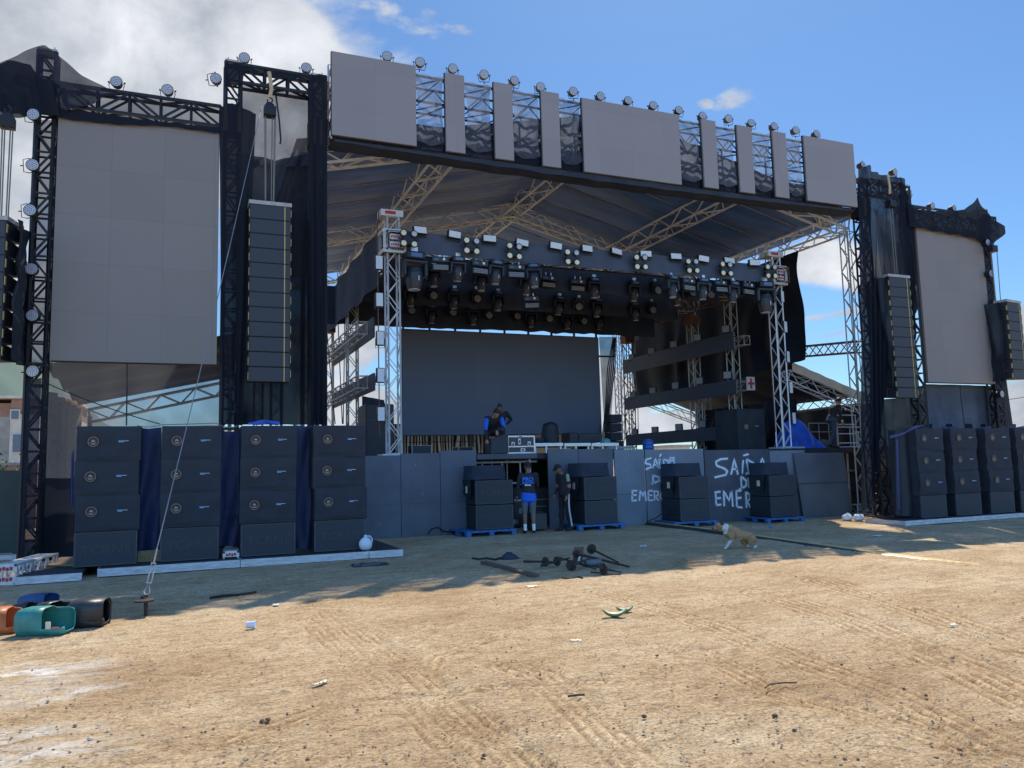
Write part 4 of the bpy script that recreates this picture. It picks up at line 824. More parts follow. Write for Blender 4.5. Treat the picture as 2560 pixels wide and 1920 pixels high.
# ------------------------------------------------------------------ ground support rig on the stage
LX, RGX = 4.78, 17.02
def rig():
    def tower(x, y, zt, m, lab, sleeve, w=.30, zs=7.3):
        t = thing('rig_tower', lab, 'tower', (x, y, DZ), 'truss towers standing on the stage')
        MB().truss((x, y, DZ+.06), (x, y, zt), w, w, (0, 1, 0), .025, .014, .40).build('mast', m, t)
        MB().bx(x-.35, x+.55, y-.28, y+.28, DZ+.004, DZ+.055).build('base_plate', 'alu_worn', t)
        if sleeve:
            mb = MB(); s = .29; c0, c1 = zs-.30, zs+.30; y0, y1 = y-.26, y+.26
            # square sleeve with octagonal opening in the front plate
            for yy in (y0, y1):
                for a, b_, c, d in ((-s, s, c1-.07, c1), (-s, s, c0, c0+.07)): mb.bx(x+a, x+b_, yy-.02, yy+.02, c, d)
                for sx in (-1, 1): mb.bx(x+min(sx*s, sx*(s-.07)), x+max(sx*s, sx*(s-.07)), yy-.0195, yy+.0195, c0+.07, c1-.07)
                for sx in (-1, 1):
                    for sz in (-1, 1): mb.add([(x+sx*(s-.07), yy-.019, zs+sz*.23), (x+sx*(s-.07), yy-.019, zs+sz*.11), (x+sx*.11, yy-.019, zs+sz*.23)], [(0, 1, 2)])
            for sx in (-1, 1): mb.bx(x+sx*s-.02, x+sx*s+.02, y0+.021, y1-.021, c0, c0+.08).bx(x+sx*s-.02, x+sx*s+.02, y0+.021, y1-.021, c1-.08, c1)
            sl = mb.build('sleeve_block', 'white_steel', t)
            mb = MB(); mb.bx(x-.13, x+.13, y-.30, y-.283, zs+.03, zs+.17).bx(x-.13, x+.13, y-.30, y-.283, zs-.17, zs-.03); pl = mb.build('marking_plate', 'white_steel', sl, world_=True)
            mb = MB()
            for sz in (.1, -.1):
                for k in range(5): mb.bx(x-.10+k*.045, x-.07+k*.045, y-.306, y-.301, zs+sz-.035+.012*(k % 2), zs+sz+.035-.012*((k+1) % 2))
            mb.build('red_marks', 'red_paint', sl)
            mb = MB().bx(x-.33, x+.25, y-.2, y+.2, zt+.004, zt+.17); hd = mb.build('head_block', 'white_steel', t)
            MB().bx(x-.22, x+.05, y-.206, y-.201, zt+.05, zt+.13).build('red_marks', 'red_paint', hd)
            MB().tube([(x-.36, y-.1, zt+.1), (x-.40, y-.1, zs+1.2 if False else zt-.4), (x-.38, y-.1, DZ+.5)], .014, 5).build('chain', 'rust_steel', t)
        else:
            MB().bx(x-.22, x+.22, y-.22, y+.22, zt-.35, zt-.02).build('head_block', 'rust_steel', t)
        return t
    tower(LX, 19, 7.95, 'white_steel', 'white truss tower with red marked sleeve at the left front of the stage', True)
    tower(RGX-.05, 19, 7.9, 'white_steel', 'white truss tower with red marked sleeve at the right front of the stage', True)
    tower(LX-.03, 24, 7.15, 'grey_steel', 'weathered truss tower behind the left white tower', False); tower(LX-.05, 28.2, 6.9, 'grey_steel', 'weathered truss tower farthest back on the left', False)
    tower(RGX+.35, 23.9, 7.0, 'grey_steel', 'weathered truss tower behind the right side lighting bars', False); tower(RGX+.2, 28.3, 7.0, 'rust_steel', 'rusty truss tower farthest back on the right', False); tower(RGX+.45, 21.8, 7.6, 'grey_steel', 'weathered truss tower between the right side bars and the right white tower', False)
    for y, lab, m in ((19, 'front lighting truss wrapped in black cloth', 'black_steel'), (21.3, 'second lighting truss from the front', 'grey_steel'), (23.7, 'third lighting truss from the front', 'grey_steel'), (26.0, 'rearmost lighting truss above the back screen', 'black_steel')):
        t = thing('lighting_truss', lab, 'truss', (10.9, y, 7.1), 'lighting trusses over the stage')
        MB().truss((LX-.2, y, 7.3), (RGX+.2, y, 7.3), .4, .44, (0, 0, 1), .025, .013, .5).build('beam', m, t)
    for x, lab in ((LX, 'left'), (RGX, 'right')):
        t = thing('lighting_truss', 'side truss of the lighting grid along the %s towers' % lab, 'truss', (x, 24, 7.1), 'lighting trusses over the stage')
        MB().truss((x, 18.6, 7.3), (x, 28.4, 7.3), .4, .44, (0, 0, 1), .025, .013, .5).build('beam', 'rust_steel', t)
    def band(y, z0, z1, x0, x1, lab, seed, m='black_cloth'):
        o = MB().grid(lambda u, v: Vector((x0+u*(x1-x0), y+.02*noise.noise((u*30, v*3, seed)), z1-v*(z1-z0)+(.025 if seed < 4 else .07)*noise.noise((u*25, v, seed+4))-(.05*v*sm(.55, .3, u) if seed == 4 else 0))), 100, 6).build('truss_cloth', m, smooth=True)
        tag(o, lab, 'cloth', 'black cloths on the lighting trusses')
    band(18.72, 7.02, 7.57, 4.95, 16.7, 'long black cloth on the face of the front lighting truss', 1, 'band_cloth_glare')
    band(21.0, 6.88, 7.6, 5.0, 16.4, 'long black cloth on the second lighting truss', 2)
    band(23.4, 6.72, 7.6, 5.0, 16.4, 'long black cloth on the third lighting truss', 3)
    band(25.7, 6.47, 7.7, 4.2, 16.9, 'long black cloth on the rearmost lighting truss', 4)
    for x, y0, y1, z0, z1, s, lab in ((LX-.3, 19.2, 28.5, 6.3, 7.7, 1, 'left side cloth of the lighting grid'), ):
        o = MB().grid(lambda u, v: Vector((x+.05*math.sin(u*30), y0+u*(y1-y0), z1-v*(z1-z0))), 60, 6).build('truss_cloth', 'black_cloth', smooth=True); tag(o, 'black cloth along the '+lab, 'cloth', 'black cloths on the lighting trusses')
rig()
# ------------------------------------------------------------------ lights of the rig
def head_proto():
    t = thing('moving_head', 'moving head', 'stage light')
    MB().bev(-.17, .17, -.13, .13, -.13, .0, .02).build('base', 'fixture_dark', t)
    MB().bx(-.10, .10, -.135, -.131, -.10, -.03).build('display', 'display', t)
    mb = MB()
    for s in (-1, 1): mb.bev(s*.19-.03, s*.19+.03, -.10, .10, -.42, -.155, .02)
    mb.bev(-.22, .22, -.11, .11, -.20, -.135, .02); mb.build('yoke', 'fixture', t)
    mb = MB().lathe([(.05, .02), (.12, 0), (.145, -.09), (.145, -.2), (.12, -.32), (.108, -.36)], (0, 0, -.27), 'z', 14); h = mb.build('lamp_head', 'fixture', t, smooth=False)
    MB().lathe([(.10, -.361), (.10, -.37), (.02, -.375)], (0, 0, -.27), 'z', 14).build('lens', 'lens', h, world_=False)
    MB().bx(.02, .032, -.152, -.148, -.50, -.42).build('label_strip', 'white_label', t)
    MB().bx(-.06, .06, -.03, .03, .004, .10).build('clamp', 'alu', t)
    return Proto(t)
def wash_proto():
    t = thing('wash_light', 'wash', 'stage light')
    MB().bev(-.15, .15, -.12, .12, -.11, .0, .02).build('base', 'fixture_dark', t)
    mb = MB()
    for s in (-1, 1): mb.bx(s*.165-.02, s*.165+.02, -.07, .07, -.36, -.155)
    mb.bx(-.185, .185, -.07, .07, -.1545, -.112)
    mb.build('yoke', 'fixture_dark', t)
    mb = MB().lathe([(.05, .14), (.12, .10), (.138, -.02), (.13, -.10)], (0, 0, -.30), 'y', 16); h = mb.build('lamp_head', 'fixture_dark', t)
    MB().lathe([(.122, -.101), (.118, -.112), (.01, -.125)], (0, 0, -.30), 'y', 16).build('lens', 'strobe_dim', h, world_=False)
    MB().bx(-.05, .05, -.03, .03, .004, .10).build('clamp', 'alu', t)
    return Proto(t)
def bar_proto():
    t = thing('strobe_bar', 'strobe bar', 'stage light')
    MB().bev(-.23, .23, -.10, .10, -.15, .0, .015).build('base', 'fixture', t)
    MB().bx(.06, .12, -.105, -.101, -.10, -.04).build('label_plate', 'white_label', t)
    MB().bx(-.18, -.06, -.105, -.101, -.10, -.06).build('display', 'display', t)
    mb = MB().bev(-.23, .23, -.09, .09, -.36, -.20, .015); mb.bx(-.25, -.235, -.03, .03, -.30, -.05).bx(.235, .25, -.03, .03, -.30, -.05); h = mb.build('lamp_head', 'fixture_dark', t)
    mb = MB()
    for k in range(3): mb.bx(-.20, .20, -.097, -.092, -.34+k*.045, -.31+k*.045)
    mb.build('led_rows', 'strobe_dim', h, world_=False)
    MB().bx(-.1, -.07, -.02, .02, .004, .10).bx(.07, .1, -.02, .02, .004, .10).build('clamp', 'alu', t)
    return Proto(t)
HEAD, WASH, BARP = head_proto(), wash_proto(), bar_proto()
def z5(x, y): return 1000+x*.22604, 560+y*.22604
def z6(x, y): return 1450+x*.24412, 560+y*.24412
def rig_lights():
    def place(P, pts, Y, lab, group, dz, rot=None):
        pts = sorted(pts)
        for i, p in enumerate(pts):
            q = PY(*p, Y); P.put((q.x, Y, q.z+dz), label=lab % ORD[i], group=group, rot=rot or (R(rnd.uniform(-6, 6)), R(rnd.uniform(-4, 4)), R(rnd.uniform(-12, 12))))
    place(HEAD, [z5(640, 490), z5(1065, 530), z5(1465, 570), z6(940, 640), z6(1260, 660), z6(1570, 690)], 18.75, '%s moving head from the left in the front row under the black front truss', 'moving heads in the front row', .30)
    for p, lab in ((z5(155, 480), 'large moving head at the left end of the front row, next to the white tower'), (z6(1890, 720), 'large moving head at the right end of the front row, next to the white tower')):
        q = PY(*p, 18.7); o = HEAD.put((q.x, 18.7, 7.02), label=lab, group='moving heads in the front row', rot=(0, 0, R(rnd.uniform(-8, 8)))); o.scale = (1.5, 1.5, 1.5)
    place(BARP, [z5(435, 420), z5(875, 470), z5(1280, 510), z6(1100, 610), z6(1425, 630), z6(1715, 650)], 18.78, '%s strobe bar from the left in the front row under the black front truss', 'strobe bars in the front row', .13)
    place(HEAD, [z5(375, 580), z5(905, 630), z5(1400, 670), z6(145, 660), z6(555, 690), z6(985, 740)], 20.8, '%s dim moving head from the left under the second truss', 'moving heads under the rear trusses', .33)
    place(WASH, [z6(770, 690), z6(1130, 715), z6(1330, 730)], 20.8, '%s round wash light from the left under the second truss, on its right half', 'wash lights under the rear trusses', .30)
    place(BARP, [z5(1640, 640), z5(1965, 680), z5(1445, 870)], 20.8, '%s strobe bar from the left under the second truss', 'strobe bars under the rear trusses', .18)
    place(HEAD, [z5(115, 800), z5(605, 830), z5(1085, 860), z5(1765, 905), z5(2185, 930), z6(560, 900)], 23.2, '%s dim moving head from the left under the third truss', 'moving heads under the rear trusses', .33)
    place(WASH, [z5(355, 800), z5(845, 830), z5(1980, 915), z6(735, 885)], 23.2, '%s round wash light from the left under the third truss', 'wash lights under the rear trusses', .30)
    place(WASH, [z5(128, 965), z5(580, 990), z5(980, 1015), z5(1277, 1028), z5(1648, 1048), z5(2025, 1078)], 25.45, '%s round wash light from the left in the lowest row above the back screen', 'wash lights under the rear trusses', .30)
    place(HEAD, [z5(360, 1000), z5(805, 1025), z5(1450, 1050), z5(1838, 1075), z6(210, 1000)], 25.45, '%s dim moving head from the left in the lowest row above the back screen', 'moving heads under the rear trusses', .33)
    # four-lamp blinders on the front cloth
    t = thing('blinder', 'blinder', 'stage light')
    MB().bev(-.15, .15, -.03, .10, -.15, .15, .02).build('housing', 'fixture_dark', t)
    for sx in (-1, 1):
        for sz in (-1, 1):
            mb = MB().lathe([(.07, .0), (.092, -.05), (.096, -.07), (.086, -.075)], (sx*.135, 0, sz*.135), 'y', 14); l = mb.build('lamp', 'fixture_dark', t, world_=False)
            MB().lathe([(.072, -.076), (.064, -.092), (.01, -.10)], (sx*.135, 0, sz*.135), 'y', 14).build('bulb_face', 'lamp_warm' if (sx, sz) != (1, 1) else 'lens', l, world_=False)
    MB().bx(-.25, -.16, -.01, .03, -.01, .02).bx(.16, .25, -.01, .03, -.01, .02).build('bracket', 'fixture_dark', t)
    BL = Proto(t)
    for i, p in enumerate([z5(92, 170), z5(783, 248), z5(1255, 308), z5(1893, 375), z6(612, 395), z6(1140, 437), z6(1487, 465), z6(1945, 490)]):
        q = PY(*p, 18.55); BL.put((q.x, 18.55, q.z), label='%s four-lamp blinder from the left on the black front truss' % ORD[i], group='blinders on the front truss', rot=(R(rnd.uniform(-4, 4)), R(rnd.uniform(-4, 4)), 0))
    def plate_proto(w, h, m, nm):
        t = thing(nm, nm, 'stage light')
        MB().bev(-w/2-.02, w/2+.02, 0, .10, -h/2-.02, h/2+.02, .012).build('housing', 'fixture_dark', t)
        MB().bx(-w/2, w/2, -.012, -.002, -h/2, h/2).build('led_face', m, t)
        MB().tube([(-w/2-.03, .05, 0), (-w/2-.03, .08, -h/2-.07), (w/2+.03, .08, -h/2-.07), (w/2+.03, .05, 0)], .009, 4).build('yoke', 'fixture_dark', t); return Proto(t)
    SP = plate_proto(.33, .16, 'strobe_face', 'strobe_light')
    for i, p in enumerate([z5(225, 65), z5(607, 115), z5(993, 160), z5(1355, 205), z5(1727, 240), z5(2073, 270), z6(378, 280), z6(676, 305), z6(985, 330), z6(1268, 355), z6(1532, 373), z6(1790, 395)]):
        q = PY(*p, 18.58); SP.put((q.x, 18.58, q.z+.0), label='%s white strobe panel from the left standing on the black front truss' % ORD[i], group='strobe panels on the front truss', rot=(R(rnd.uniform(-14, 4)), R(rnd.uniform(-3, 8)), R(rnd.uniform(-10, 10))))
    VP = plate_proto(.165, .33, 'strobe_face', 'strobe_light')
    for i, p in enumerate([(948, 656), (949, 749), (951, 845), (952, 938), (953, 1035)]):
        q = PY(*p, 18.85); VP.put((q.x, 18.85, q.z), label='upright white strobe panel on the left white tower, %s from the top' % ORD[i], group='upright strobe panels on the white towers', rot=(0, 0, R(rnd.uniform(-4, 4))))
    for i, p in enumerate([(1956, 741), (1964, 817), (1970.5, 892), (1977.6, 969), (1985.2, 1045.5)]):
        q = PY(*p, 18.85); VP.put((q.x, 18.85, q.z), label='upright white strobe panel on the right white tower, %s from the top' % ORD[i], group='upright strobe panels on the white towers', rot=(0, 0, R(22+rnd.uniform(-4, 4))))
    # small strobes on the right side bars
    z4 = lambda x, y: (1500+x*.22604, 780+y*.22604)
    DP = plate_proto(.24, .22, 'strobe_dim', 'small_strobe')
    for nmb, L_ in (('upper', [(345, 500), (567, 432), (812, 358), (1075, 280), (1390, 188)]), ('middle', [(360, 915), (580, 868), (832, 815), (1100, 760), (1408, 697)]), ('lowest', [(378, 1330), (602, 1305), (868, 1275), (1132, 1238), (1440, 1197)])):
        for i, p in enumerate(L_):
            q = PX(*z4(*p), 16.93); DP.put(q, label='%s small grey strobe from the back on the %s right side bar' % (ORD[i], nmb), group='small strobes on the side bars', rot=(0, 0, R(-58+rnd.uniform(-8, 8))))
rig_lights()
# ------------------------------------------------------------------ back screen
def screens():
    t = thing('back_screen', 'wide dark video wall at the back of the stage', 'video screen', (10.9, 26.3, 2.75))
    a, b, c = PY(1003, 823, 26.3), PY(1497, 845, 26.3), PY(1510, 1083, 26.3)
    MB().bx(6.95, 14.72, 26.3, 26.36, 2.76, 6.46).build('screen_face', 'led_back', t); MB().bx(6.93, 14.74, 26.361, 26.42, 2.74, 6.49).build('frame', 'cab_black', t)
    mb = MB()
    for k in range(9): x = 7.0+k*.957; mb.bx(x-.03, x+.03, 26.33, 26.41, 6.49, 6.66)
    mb.build('hanging_bars', 'black_steel', t)
    for nmb, z0, z1 in (('upper', 5.33, 5.90), ('middle', 3.82, 4.31), ('lowest', 2.32, 2.78)):
        t = thing('side_bar', '%s dark video bar running back along the right side of the stage' % nmb, 'video bar', (16.95, 24.6, z0), 'side video bars')
        MB().bx(16.93, 16.99, 21.05, 28.2, z0, z1).build('screen_face', 'led_side', t)
        mb = MB()
        for k in range(8): mb.bx(16.93, 16.99, 21.03, 21.048, z0+k*(z1-z0)/8+.01, z0+k*(z1-z0)/8+.035)
        mb.build('end_latches', 'alu', t)
        MB().truss((17.2, 20.7, z0+.25), (17.2, 28.4, z0+.25), .24, .30, (0, 0, 1), .022, .012, .4).build('support_truss', 'grey_steel', t)
    e = PX(1845, 952, 17.2); o = thing('truss_end', 'white and red end plate of the truss behind the middle right side bar', 'end plate', (17.2, 20.66, 3.9)); MB().bx(17.04, 17.36, 20.62, 20.66, 3.90, 4.34).build('plate', 'white_steel', o); MB().bx(17.16, 17.24, 20.612, 20.618, 3.95, 4.29).build('red_mark', 'red_paint', o); MB().bx(17.07, 17.33, 20.605, 20.611, 4.08, 4.16).build('red_mark', 'red_paint', o)
    for nmb, z0, z1, y1 in (('upper', 5.33, 5.90, 28.2), ('middle', 3.82, 4.31, 28.2)):
        t = thing('side_bar', '%s dark video bar running back along the left side of the stage, seen from behind' % nmb, 'video bar', (4.55, 24.6, z0), 'side video bars')
        MB().bx(4.86, 4.92, 21.6, y1, z0, z1).build('screen_face', 'led_side', t)
        MB().truss((4.5, 21.3, z0+.2), (4.5, y1, z0+.2), .26, .34, (0, 0, 1), .024, .013, .42).build('support_truss', 'grey_steel', t)
    # black side curtains
    mat('curtain_black', (.014, .018, .027), .55, 0, .25, 1.0, bump=.35, bscale=4, spec=.12)
    def cur(lab, x, y0, y1, ztop, zbot, seed):
        def fn(u, v):
            y = y0+u*(y1-y0); z = ztop(u)-v*(ztop(u)-zbot(u)); k = .10*math.sin(u*46+3*noise.noise((u*6, v*2, seed)))*(.3+.7*v)
            return Vector((x+k+.15*noise.noise((u*4, v*3, seed)), y+(.35*math.sin(v*math.pi)**1.0 if u < .03 else .0)*0, z))
        tag(MB().grid(fn, 110, 24).build('side_curtain', 'curtain_black', smooth=True), lab, 'curtain', 'black side curtains')
    cur('long black curtain along the right side of the stage behind the side bars', 18.75, 19.75, 30.5, lambda u: 8.5, lambda u: 4.85-.75*u, 2)
    cur('black curtain at the back right of the stage, lower part', 18.85, 20.4, 26, lambda u: 3.6, lambda u: 1.95, 5)
    o = drape('back_curtain', [(1385, 884), (1540, 890)], [(1385, 890), (1540, 894)], 26.6, 'black_cloth', .02, 4, 10, 2); tag(o, 'black strip of cloth at the top right corner of the back screen', 'cloth')
    # grey translucent sheet right of the back screen, bundle of cables
    o = drape('net_strip', [(1497, 842), (1540, 842)], [(1512, 1085), (1526, 1085)], 26.8, 'scrim_pale', .05, 4, 10, 20, 3); tag(o, 'pale net strip beside the right edge of the back screen', 'net')
    mb = MB()
    for k in range(5):
        a, b = PY(1533+k*1.5, 845, 26.2), PY(1505+k*3, 1098, 26.0); mb.tube([a, a.lerp(b, .3)+Vector((.05*k-.1, 0, 0)), a.lerp(b, .7), b], .022, 5)
    tag(mb.build('cable_bundle', 'cable_black'), 'thick bundle of black cables slanting down beside the back screen', 'cable')
    mb = MB()
    for k, (x, y) in enumerate(((1553, 1556), (1560, 1562), (1580, 1583), (1590, 1588), (1592, 1596))):
        a, b = PY(x, 850, 28.6), PY(y, 1100, 28.6); mb.tube(catenary(a, b, .05, 4), .016, 4)
    tag(mb.build('cable_bundle', 'cable_black'), 'thin black cables hanging at the rear right tower', 'cable')
    for k, (x0, y0, x1, y1) in enumerate(((815, 800, 838, 1060), (845, 800, 856, 1060), (862, 800, 858, 1060))):
        a, b = PY(x0, y0, 27), PY(x1, y1, 27); cable('cable', catenary(a, b, .1, 6), .018, 'cable_black', '%s black cable from the left hanging between the rear left towers' % ORD[k], group='cables at the rear left towers')
    # horizontal truss to the right wing, guy cables
    t = thing('tie_truss', 'red brown lattice truss crossing the sky gap on the right', 'truss', (19.3, 22, 4.9))
    a, b = PX(1995, 880, 19.2), PX(2152, 868, 19.2); MB().truss((19.2, a.y, a.z), (19.2, b.y, b.z+.02), .3, .34, (0, 0, 1), .028, .016, .33, faces='bd').build('beam', 'rust_steel', t)
    MB().bx(19.2-.16, 19.2+.16, a.y-.05, a.y, a.z-.19, a.z+.19).build('end_plate', 'grey_steel', t)
    for k, (x0, y0, x1, y1) in enumerate(((2108, 560, 2150, 1080), (2122, 560, 2157, 1000))):
        a, b = PY(x0, y0, 20), PY(x1, y1, 20); cable('cable', [a, a.lerp(b, .5)+Vector((.03, 0, 0)), b], .014, 'cable_black', '%s long black cable in the sky gap left of the right wing' % ['left', 'right'][k], group='cables in the sky gap')
screens()
def tents():
    t = thing('side_tent', 'lower tent roof behind the right side of the stage', 'tent', (20.5, 24, 0))
    x0, x1, y0, y1 = 18.92, 22.1, 20.6, 30
    zr = lambda x: 4.80-.33*(x-18.92)
    def fn(u, v): x = x0+u*(x1-x0); return Vector((x, y0+v*(y1-y0), zr(x)-.09*abs(math.sin(v*math.pi*5))*math.sin(u*math.pi)+.02*noise.noise((u*6, v*12, 2))))
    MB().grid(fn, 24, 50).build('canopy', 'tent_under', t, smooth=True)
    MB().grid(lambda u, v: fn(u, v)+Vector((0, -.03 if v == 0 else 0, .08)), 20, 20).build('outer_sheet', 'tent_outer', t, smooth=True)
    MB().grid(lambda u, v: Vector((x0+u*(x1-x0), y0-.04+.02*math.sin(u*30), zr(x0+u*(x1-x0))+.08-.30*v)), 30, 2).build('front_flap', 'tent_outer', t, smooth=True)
    MB().truss((x1-.1, y0, 3.70), (x1-.1, y1, 3.55), .4, .42, (0, 0, 1), .028, .016, .6).build('eave_truss', 'grey_steel', t)
    for y in (y0+.3, y1): MB().truss((x0, y, zr(x0)-.35), (x1, y, zr(x1)-.35), .35, .36, (0, 0, 1), .026, .015, .5).build('gable_truss', 'beige_steel', t)
    for y in (y0, (y0+y1)/2, y1): MB().bar((x1-.1, y, 0), (x1-.1, y, 3.6), .05, 8).build('post', 'grey_steel', t)
    MB().grid(lambda u, v: Vector((22.6+.06*math.sin(u*40), 20.9+u*10, 3.5-v*3.5)), 60, 4).build('side_sheet', 'black_tarp', t, smooth=True)
    # left tent behind the wing
    t = thing('side_tent', 'lower tent roof seen through the net below the left screen', 'tent', (0, 24, 0))
    a, b = PY(225, 1040, 25), PY(575, 968, 25)
    MB().truss(a, b, .35, .36, (0, 0, 1), .035, .02, .5).build('gable_truss', 'white_steel', t)
    def fl(u, v): p = a.lerp(b, u); return Vector((p.x-.3*(1-u), 25-v*5.5, p.z+.3+.35*v+.05*math.sin(v*20)))
    MB().grid(fl, 16, 30).build('canopy', 'tent_under', t, smooth=True)
    MB().grid(lambda u, v: fl(u, v)+Vector((0, 0, .07)), 10, 10).build('outer_sheet', 'tent_outer', t, smooth=True)
    for p in (a, b): MB().bar((p.x, 25, 0), (p.x, 25, p.z), .06, 8).build('post', 'grey_steel', t)
    MB().grid(lambda u, v: Vector((a.x-.3-.1*math.sin(u*30), 19.5+u*5.5, (a.z+.2)*(1-v))), 40, 3).build('side_sheet', 'stone_grey', t, smooth=True)
tents()
# ------------------------------------------------------------------ wing decks
def decks():
    def deck(lab, x0, x1, y0, y1, z):
        g = gz((x0+x1)/2); t = thing('low_deck', lab, 'platform', ((x0+x1)/2, y0, g), 'low aluminium edged decks under the subwoofers')
        MB().bx(x0+.02, x1-.02, y0+.035, y1, g+z-.06, g+z).build('deck_top', 'deck_top', t)
        mb = MB().bx(x0, x1, y0, y0+.03, g+z-.055, g+z-.003).bx(x0, x1, y0+.008, y0+.03, g+z-.075, g+z-.0555).bx(x0, x1, y0, y0+.03, g+.012, g+z-.0755); mb.bx(x0, x0+.015, y0+.031, y1, g+.012, g+z-.003); mb.build('edge_rail', 'alu_worn', t)
        MB().bx(x0+.05, x1-.05, y0+.1, y1-.05, g+.01, g+z-.061).build('under_frame', 'cloth_dark', t)
    a, b = PZ(38, 1463).x, PZ(205, 1452).x; deck('short low deck at the far left with aluminium edge', a, b, 14.12, 16.6, .13)
    xs = [PY(242, 1443, 14.42).x, PY(601, 1413, 14.42).x, PY(922, 1392, 14.42).x, PY(1007, 1381, 14.42).x]
    for i, lab in enumerate(('low deck under the left pair of left stacks', 'low deck under the right pair of left stacks', 'low deck piece at the right end of the left platform beside the white jug')): deck(lab, xs[i]+.004, xs[i+1]-.004, 14.42-.02*i, 16.9, .14)
    xs = [PY(x, 1300, 14.45).x for x in (2262, 2338, 2478, 2620)]
    for i, lab in enumerate(('low deck under the first right stack', 'low deck under the second right stack', 'low deck at the right edge of the photo')): deck(lab, xs[i]+.004, xs[i+1]-.004, 14.45, 15.7, .13)
decks()
# ------------------------------------------------------------------ subwoofers
SW, SH, SD = .94, .575, .88
def sub_open():
    t = thing('subwoofer', 'sub', 'loudspeaker')
    MB().bev(-SW/2, SW/2, .012, SD, .004, SH-.004, .012).build('cabinet', 'cab_black', t)
    MB().bx(-SW/2+.03, SW/2-.03, -.004, .011, .035, SH-.03).build('grille', 'grille', t)
    mb = MB(); e = .022
    mb.bx(-SW/2+.005, SW/2-.005, .0, .0115, SH-.028, SH-.012).bx(-SW/2+.005, SW/2-.005, .0, .0115, .012, .033).bx(-SW/2+.005, -SW/2+.028, .0, .0115, .034, SH-.029).bx(SW/2-.028, SW/2-.005, .0, .0115, .034, SH-.029); mb.build('trim', 'cab_edge', t)
    return t
def sub_lettered():
    t = sub_open(); text('TCRNS', .20, (0, -.006, SH*.36), 'letter_edge', t, 'embossed_lettering', depth=.003, sx=1.18); return Proto(t)
def sub_covered(k):
    t = thing('covered_subwoofer', 'sub', 'loudspeaker')
    def puff(u, v):
        x = (u-.5)*(SW+.02); z = v*(SH+.004)
        e = min(1, 9*min(u, 1-u))*min(1, 7*min(v, 1-v)); y = -.008-.016*e+.018*noise.noise((x*3.2+k*7, z*4, k))+.026*noise.noise((x*1.4+z*3.4, k*3.1, 2))+.006*noise.noise((x*7+z*9, z*3, k))-.010*math.exp(-((v-.12+.03*math.sin(u*3+k))/.03)**2)
        return Vector((x, y, z+(.012*noise.noise((x*3, k, 9)) if 0 < v < 1 else 0)))
    mb = MB().grid(puff, 28, 20); mb.bx(-SW/2-.01, SW/2+.01, .003, SD, 0.001, SH-.001); c = mb.build('fabric_cover', 'cover_cloth', t, smooth=False)
    for p in c.data.polygons: p.use_smooth = p.index < 560
    bx, bz = -SW/2+.235+rnd.uniform(-.01, .01), SH*.56; y = -.046
    b = MB().lathe([(.082, y), (.082, y+.004), (.07, y+.0042)], (bx, 0, bz), 'y', 24).build('badge', 'badge_dark', t)
    mb = MB()
    for i in range(24):
        a0, a1 = 2*math.pi*i/24, 2*math.pi*(i+1)/24; mb.add([(bx+r*math.cos(a), y-.002, bz+r*math.sin(a)) for r, a in ((.072, a0), (.084, a0), (.084, a1), (.072, a1))], [(0, 1, 2, 3)])
    mb.bx(bx-.062, bx+.062, y-.003, y-.001, bz-.022, bz-.014); mb.build('badge_ring', 'badge_orange', b, world_=False)
    mb = MB()
    for dx, w, h in ((-.022, .008, .02), (-.008, .009, .034), (.008, .009, .03), (.022, .008, .018)): mb.add([(bx+dx-w, y-.003, bz), (bx+dx+w, y-.003, bz), (bx+dx+w*.4, y-.003, bz+h), (bx+dx-w*.4, y-.003, bz+h)], [(0, 1, 2, 3)])
    mb.bx(bx-.034, bx+.034, y-.003, y-.001, bz-.044, bz-.032); mb.build('badge_mark', 'badge_grey', b, world_=False)
    lx = SW/2-.33
    g = MB().bx(lx, lx+.082, y-.0, y+.003, bz-.006, bz+.020).build('logo_block', 'logo_blue', t); MB().bx(lx+.083, lx+.155, y, y+.003, bz+.006, bz+.012).bx(lx+.004, lx+.08, y-.002, y-.0005, bz-.010, bz-.0062).build('logo_line', 'white_label', g, world_=False)
    return Proto(t)
SUBL = sub_lettered(); COV = [sub_covered(k) for k in range(4)]
